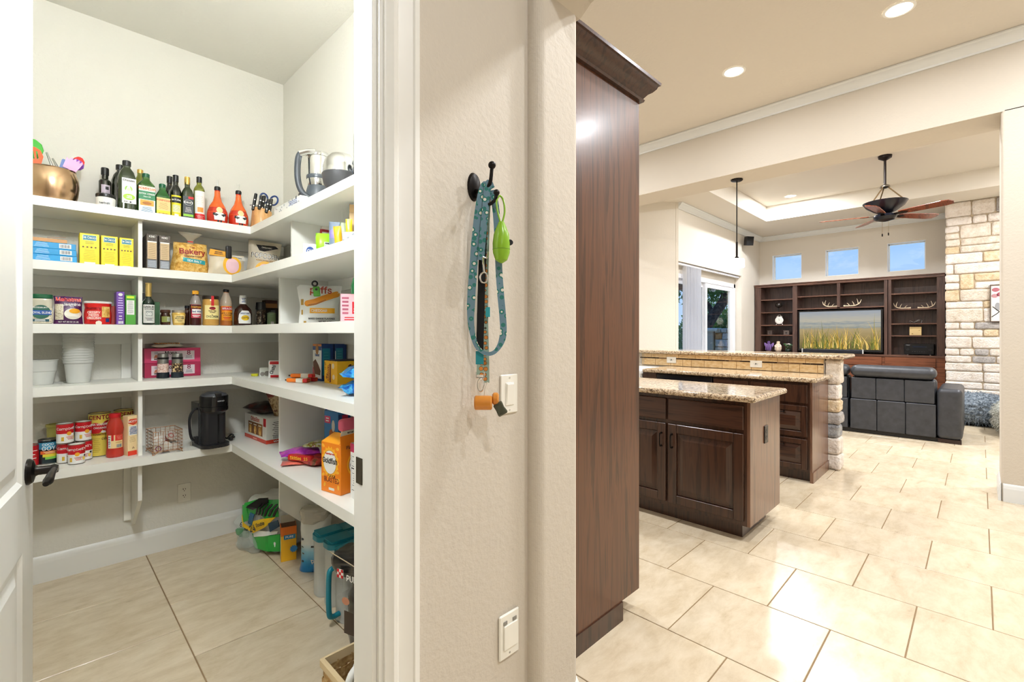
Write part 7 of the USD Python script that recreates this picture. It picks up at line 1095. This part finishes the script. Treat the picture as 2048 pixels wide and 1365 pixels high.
t = Thing('satellite_speaker', 'small black speaker on a white bracket high on the living room wall', 'speaker', (9.72, 3.20, 3.10), rz=-35, rx=8); t.part('cabinet', prism(Polygon([(-.075, -.06), (.075, -.06), (.055, .05), (-.055, .05)]), -.085, .085), mat('14141a', .35), smooth=False); t.part('grille', bx(-.066, .066, -.064, -.06, -.076, .076, .002), mat('0a0a0c', .8), smooth=False); t.part('bracket', tube([(0, .05, 0), (.02, .10, 0), (.07, .125, 0)], .014, 8), WHITE)
# stone fireplace
XS = 9.36 * K
fp = Thing('stone_fireplace', 'tall fireplace wall of pale limestone blocks in the living room', 'fireplace', (0, 0, 0), kind='structure'); fp.part('mortar_bed', bx(XS + .012, XF, -1.6, .380, 0, ZC - .002), MORTAR, smooth=False)
q = random.Random(23); z = .002; n = 0
while z < ZC - .03:
    hh = min(q.choice([.11, .13, .16, .18, .21, .24]), ZC - .004 - z)
    if ZC - (z + hh) < .06: hh = ZC - .004 - z
    y = .385 + q.uniform(0, .012); first = True
    while y > -1.0:
        L_ = q.choice([.16, .26, .34, .45, .52]) if not first else q.choice([.10, .17, .30, .42]); first = False; sp = q.random() < .16 and hh > .17
        for (za, zb2) in (((z, z + hh * .45), (z + hh * .45 + .008, z + hh)) if sp else ((z, z + hh),)):
            fp.part('stone', rock(XS - .008 - q.uniform(0, .012), XS + .05, y - L_ + .006, y - .004, za + .004, zb2 - .004, n, .007), STONES[q.choices(range(6), [30, 34, 9, 10, 4, 30])[0]], smooth=45); n += 1
        y -= L_
    z += hh
pc = Thing('framed_picture', 'thin framed red and black floral picture on the stone fireplace', 'picture', (XS - .03, -.35, zz(1.718)), rz=-90); pc.part('frame', cat(bx(-.25, .25, -.012, .012, .262, .277), bx(-.25, .25, -.012, .012, -.277, -.262), bx(-.25, -.238, -.012, .012, -.262, .262), bx(.238, .25, -.012, .012, -.262, .262)), mat('5a4a40', .4), smooth=False); pc.part('canvas', bx(-.238, .238, -.004, .008, -.262, .262), mat('e9e4dc', .6), smooth=False)
for i, (x, z, a, b_, c) in enumerate(((-.19, .20, .04, .03, 'a8606a'), (-.13, .13, .05, .035, '9c4a58'), (-.2, .11, .035, .03, 'b9858a'), (.02, .12, .07, .05, '8e3a48'), (-.17, -.05, .03, .06, '9a9a9c'), (.05, -.10, .09, .05, '7a7a7e'))): pc.part('print', mv(front(prism(oval(a, b_), 0, .0008)), x, -.004, z), mat(c, .6), smooth=False)
pc.part('print', mv(front(cat(*[prism(LineString([(p[0], p[1]) for p in curve(c_, 14)]).buffer(.005), 0, .0012) for c_ in ([(-.23, -.2, 0), (-.15, -.12, 0), (-.1, .0, 0)], [(-.22, -.05, 0), (-.12, -.15, 0), (.0, -.18, 0)], [(0, -.2, 0), (.05, 0, 0), (.02, .1, 0)])])), 0, -.004, 0), INK, smooth=False)
# sofa, seen from behind
LEA = noisy('black_leather', [(0.3, '2c2e33'), (0.7, '3a3c42')], nscale=14.0, rough=.42, bump=.25, bscale=240.0, bdist=.0015); 
so = Thing('leather_sofa', 'black leather reclining sofa seen from behind', 'sofa', (0, 0, 0)); X0 = 7.56
so.part('base', bx(X0 + .03, 8.50, .17, 2.36, .0, .05), mat('120e0c', .6), smooth=False)
for a, b in ((.375, 1.222), (1.245, 2.09)):
    w3 = (b - a) / 3
    for i in range(3):
        so.part('back_panel', rbox(X0, X0 + .10, a + w3 * i + .001, a + w3 * (i + 1) - .001, .05, .445, .012, 8), LEA); so.part('back_panel', rbox(X0 + .006, X0 + .10, a + w3 * i + .012, a + w3 * (i + 1) + (.011 if i < 2 else -.012), .450, .725, .012, 8), LEA)
    so.part('headrest', rbox(X0 - .02, X0 + .26, a - .002, b + .002, .735, .885, .07, 16), LEA); so.part('backrest', rbox(X0 + .10, X0 + .30, a, b, .40, .74, .04, 8), LEA); so.part('seat', rbox(X0 + .12, 8.52, a, b, .06, .47, .05, 10), LEA)
for a, b in ((.145, .370), (2.095, 2.32)): so.part('arm', rbox(X0 - .005, 8.50, a, b, .045, .645, .05, 16), LEA); so.part('foot', bx(X0 + .01, X0 + .09, a + .01, b - .01, 0, .046), mat('2a140e', .5), smooth=False)
def fur(name, label, loc, rx_, rz_, h, m, seed):
    s = trimesh.creation.icosphere(5, 1.0); v = s.vertices.copy(); sgn = np.sign(v); v = sgn * np.abs(v) ** .72; v *= np.array([rx_, rx_, h / 2]); v[:, 2] += h / 2; nn = meshkit.fbm(v * 26 + seed, 4) - .5; d = s.vertices; v += d * nn[:, None] * .06; v[:, 2] = np.maximum(v[:, 2], .0005); t = Thing(name, label, 'pouf', loc, rz=rz_); s2 = tm(v, s.faces); t.part('cover', s2, m, smooth=True)
    r = np.random.default_rng(seed); idx = r.choice(len(v), 2600); P0 = v[idx]; dr = d[idx] + r.normal(0, .5, (len(idx), 3)); dr[:, 2] -= .5; dr /= np.linalg.norm(dr, axis=1, keepdims=True); keep = P0[:, 2] > .02; P0, dr = P0[keep], dr[keep]; L_ = .045
    pts = np.stack([P0, P0 + dr * L_ * .5, P0 + dr * L_ + np.array([0, 0, -.012])], 1); pts[:, :, 2] = np.maximum(pts[:, :, 2], .001); c = UsdGeom.BasisCurves.Define(stage, t.path + '/pile'); c.CreateTypeAttr('linear'); c.CreatePointsAttr(Vt.Vec3fArray.FromNumpy(pts.reshape(-1, 3).astype(np.float32))); c.CreateCurveVertexCountsAttr(Vt.IntArray.FromNumpy(np.full(len(pts), 3, np.int32))); c.CreateWidthsAttr(Vt.FloatArray.FromNumpy(np.full(len(pts) * 3, .004, np.float32))); c.SetWidthsInterpolation('vertex'); UsdShade.MaterialBindingAPI.Apply(c.GetPrim()).Bind(m); custom(c.GetPrim(), kind='stuff'); return t
fur('fur_pouf', 'dark grey shaggy pouf before the stone fireplace', (9.56, .08, 0), .39, 0, .43, noisy('fur_grey', [(0.35, '4a535c'), (0.5, '6f7a85'), (0.7, '9aa4ad')], nscale=40.0, rough=.9), 1)
fur('fur_pouf', 'pale speckled shaggy pouf beside the living room wall', (8.82, -.58, 0), .46, 0, .46, noisy('fur_pale', [(0.35, '7f8078'), (0.5, 'b5b6ad'), (0.7, 'd6d7cf')], nscale=55.0, rough=.9), 2)
# ceiling fan
fx, fy, _ = LV(7.212, .817, 0); fan = Thing('ceiling_fan', 'dark bronze ceiling fan with five wooden blades in the tray ceiling', 'fan', (fx, fy, 0)); BZ = mat('231b1a', .3, .6); BOWL = mat('15161f', .25, .3)
fan.part('canopy', solid([(.075, ZT), (.07, ZT - .03), (.02, ZT - .06)], n=28), BZ); fan.part('rod', cyl(.014, 3.20, ZT - .05, 14), BZ); fan.part('knuckle', solid([(.02, 3.17), (.055, 3.185), (.05, 3.205), (.016, 3.225)], n=24), NICKEL)
for i in range(3): a = .5 + 2.094 * i; fan.part('stay', tube([(.03 * math.cos(a), .03 * math.sin(a), 3.185), (.20 * math.cos(a), .20 * math.sin(a), 2.985)], .008, 8), mat('8a7455', .3, .8))
fan.part('light_bowl', solid([(.06, 2.845), (.12, 2.875), (.20, 2.935), (.235, 2.99), (.225, 2.992)], n=44), BOWL); fan.part('motor', solid([(.03, 2.745), (.10, 2.765), (.125, 2.80), (.11, 2.83), (.06, 2.845)], n=36), BOWL)
for i in range(5):
    a = math.radians(4 - 68 * 0 + 72 * i); dv = math.cos(a) * np.array([.7059, -.7083]) + math.sin(a) * np.array([.7083, .7059]); ang_ = math.degrees(math.atan2(dv[1], dv[0])); pl_ = Polygon([(.17, -.045), (.30, -.058), (.62, -.072), (.69, -.055), (.71, 0), (.69, .055), (.62, .072), (.30, .058), (.17, .045)])
    bd_ = prism(pl_, -.004, .004); bd_ = mv(rot(rot(bd_, rx=-13), rz=ang_), 0, 0, 2.825); b_ = fan.part('blade', bd_, W_FAN, smooth=False); ir = mv(rot(rot(prism(Polygon([(.08, -.018), (.22, -.035), (.26, 0), (.22, .035), (.08, .018)]), -.010, -.005), rx=-13), rz=ang_), 0, 0, 2.825); fan.part('blade_iron', ir, BZ, under=b_, smooth=False)
for s, z in ((-.035, 2.585), (.045, 2.60)): p = fan.part('pull_chain', tube([(s * .7059, -s * .7083, 2.76), (s * .7059, -s * .7083, z)], .002, 5), mat('8a7a5a', .3, .8)); fan.part('chain_knob', mv(cyl(.007, -.035, 0, 10, .002), s * .7059, -s * .7083, z), BZ, under=p)

# ------------------------------------------------------------------ outside the patio door
struct('patio_ground', bx(-20, 60, 3.6, 60, -.14, -.04), noisy('ground', [(0.4, 'a89a82'), (0.6, 'c2b59c')], nscale=3.0, rough=.9), 'pale patio ground outside', 'ground')
pw = Thing('garden_wall', 'rough stone garden wall seen through the patio door', 'wall', (14.0, 0, 0), kind='structure'); pw.part('core', bx(.03, .25, 3.7, 5.55, -.04, 1.33), MORTAR, smooth=False); q = random.Random(3); z = -.03
WS = [stone_mat(6, 'b9a58a', 'd9cbb4', 'e9e0d0'), stone_mat(7, 'a9a49c', 'cfcac0', 'dedad2'), stone_mat(8, 'b5743a', 'd19a60', 'dcb488'), stone_mat(9, 'c9ae84', 'dcc7a2', 'e8dcc4')]
n = 200
while z < 1.28:
    hh = q.choice([.14, .18, .22]); hh = min(hh, 1.32 - z); y = 5.52
    while y > 4.0: L_ = q.choice([.2, .3, .42, .5]); pw.part('stone', rock(-.03, .06, y - L_ + .008, y - .008, z + .008, z + hh - .008, n, .02), WS[q.choices(range(4), [4, 4, 1.2, 3])[0]], smooth=45); n += 1; y -= L_
    z += hh
for i in range(9): pw.part('coping_stone', rock(-.06, .26, 5.52 - .17 * (i + 1) + .01, 5.52 - .17 * i - .01, 1.325, 1.45, 300 + i, .02), WS[i % 2], smooth=45)
gp = Thing('garden_pier', 'beige stucco pier with pale cap beside the stone garden wall', 'pier', (13.9, 0, 0), kind='structure'); gp.part('shaft', bx(0, .4, 5.56, 6.15, -.04, 1.36), mat('cdbda6', .9), smooth=False); gp.part('cap', bx(-.06, .46, 5.44, 6.2, 1.3605, 1.46, .03), mat('e6decd', .8), smooth=False)
pe = Thing('patio_cover', 'brown eave of the covered patio outside', 'eave', (0, 0, 0), kind='structure'); pe.part('soffit', bx(7.4, 11.7, YL + .3, 7.6, 2.62, 2.70), mat('7a5c44', .8), smooth=False); pe.part('beam', bx(11.5, 11.75, YL + .3, 7.6, 2.42, 2.62), mat('b08a66', .8), smooth=False)
gl = Thing('globe_light', 'small white globe light hanging outside the patio door', 'light', (11.2, 4.46, 2.42)); gl.part('globe', mv(trimesh.creation.icosphere(2, .05), 0, 0, -.09), mat('f4f2ea', .3)); gl.part('cap', cyl(.03, -.05, 0, 14), BLACK); gl.part('cord', tube([(0, 0, 0), (0, 0, .20)], .006, 6), BLACK)
LEAF = [usdkit.material(stage, f'/World/Looks/leaf_{i}', {'d': ('principled_bsdf', {'base_color': lin(a), 'roughness': .55}), 't': ('translucent_bsdf', {'color': lin(b)}), 'm': ('mix_closure', {'fac': .35})}, [('d.BSDF', 'm.closure1'), ('t.BSDF', 'm.closure2')], surface='m.closure') for i, (a, b) in enumerate((('4f6a2c', '88a83c'), ('6d8c46', '9cbc5a'), ('5d7c44', '8aa858')))]
def leaves(center, rad, n, size, seed, hole=0.0):
    r = np.random.default_rng(seed); P = r.normal(0, .42, (n, 3)); P = P[np.linalg.norm(P, axis=1) < 1]; cl = meshkit.noise((P * 3.2) + seed); P = P[cl > hole] * np.array(rad) + np.array(center); P = P[(P[:, 1] > .325 * P[:, 0]) & (P[:, 2] > 0.05)]; n = len(P); u = r.normal(0, 1, (n, 3)); u /= np.linalg.norm(u, axis=1, keepdims=True); w = np.cross(u, r.normal(0, 1, (n, 3))); w /= np.linalg.norm(w, axis=1, keepdims=True); s = size * r.uniform(.6, 1.3, (n, 1))
    V = np.stack([P - u * s, P + w * s * .45, P + u * s, P - w * s * .45], 1).reshape(-1, 3); F = np.concatenate([np.arange(n)[:, None] * 4 + np.array([[0, 1, 2]]), np.arange(n)[:, None] * 4 + np.array([[0, 2, 3]])]); return tm(V, F)
tr = Thing('oak_tree', 'leaning oak tree behind the garden wall outside', 'tree', (0, 0, 0)); BARK = noisy('bark', [(0.4, '3a2f28'), (0.6, '5f5046')], nscale=9.0, rough=.95)
tr.part('trunk', tube(curve([(17.6, 8.3, -.04), (17.8, 7.6, 1.2), (18.0, 7.15, 2.0), (18.2, 6.75, 2.7), (18.4, 6.5, 3.5), (18.6, 6.3, 4.6)], 22), np.linspace(.26, .10, 22), 10), BARK)
for p in ([(18.05, 7.0, 2.2), (18.3, 6.9, 3.0), (18.5, 7.3, 3.8)], [(18.2, 6.75, 2.75), (18.4, 6.3, 3.0), (18.7, 5.7, 3.3)], [(18.0, 7.2, 2.0), (18.2, 7.5, 2.5), (18.4, 8.2, 2.9)], [(18.3, 6.6, 3.2), (18.6, 6.2, 3.7), (19.0, 5.6, 4.4)]): tr.part('branch', tube(curve(p, 14), np.linspace(.11, .03, 14), 8), BARK)
tr.part('foliage', leaves((18.9, 8.2, 4.9), (2.6, 3.4, 1.6), 9000, .10, 5, .40), LEAF[0], smooth=False, kind='stuff'); tr.part('foliage', leaves((18.5, 7.6, 3.05), (1.5, 2.4, .75), 4200, .08, 6, .46), LEAF[2], smooth=False, kind='stuff')
for i, (x, y, rad, h_, lb) in enumerate(((20.4, 8.75, (1.2, 1.0, 1.3), 1.0, 'bushy green shrub nearer the stucco pier outside'), (21.6, 7.55, (1.2, 1.1, 1.35), 1.05, 'bushy green shrub behind the stone garden wall outside'), (25.5, 9.9, (2.2, 2.0, 1.9), 1.5, 'green shrub farthest behind the garden wall outside'))):
    t = Thing('shrub', lb, 'shrub', (0, 0, 0)); t.part('foliage', leaves((x, y, h_), rad, 7000, .09, 20 + i), LEAF[1 + i % 2], smooth=False, kind='stuff'); t.part('stem', tube([(x, y, -.04), (x + .1, y, h_)], .06, 6), BARK)
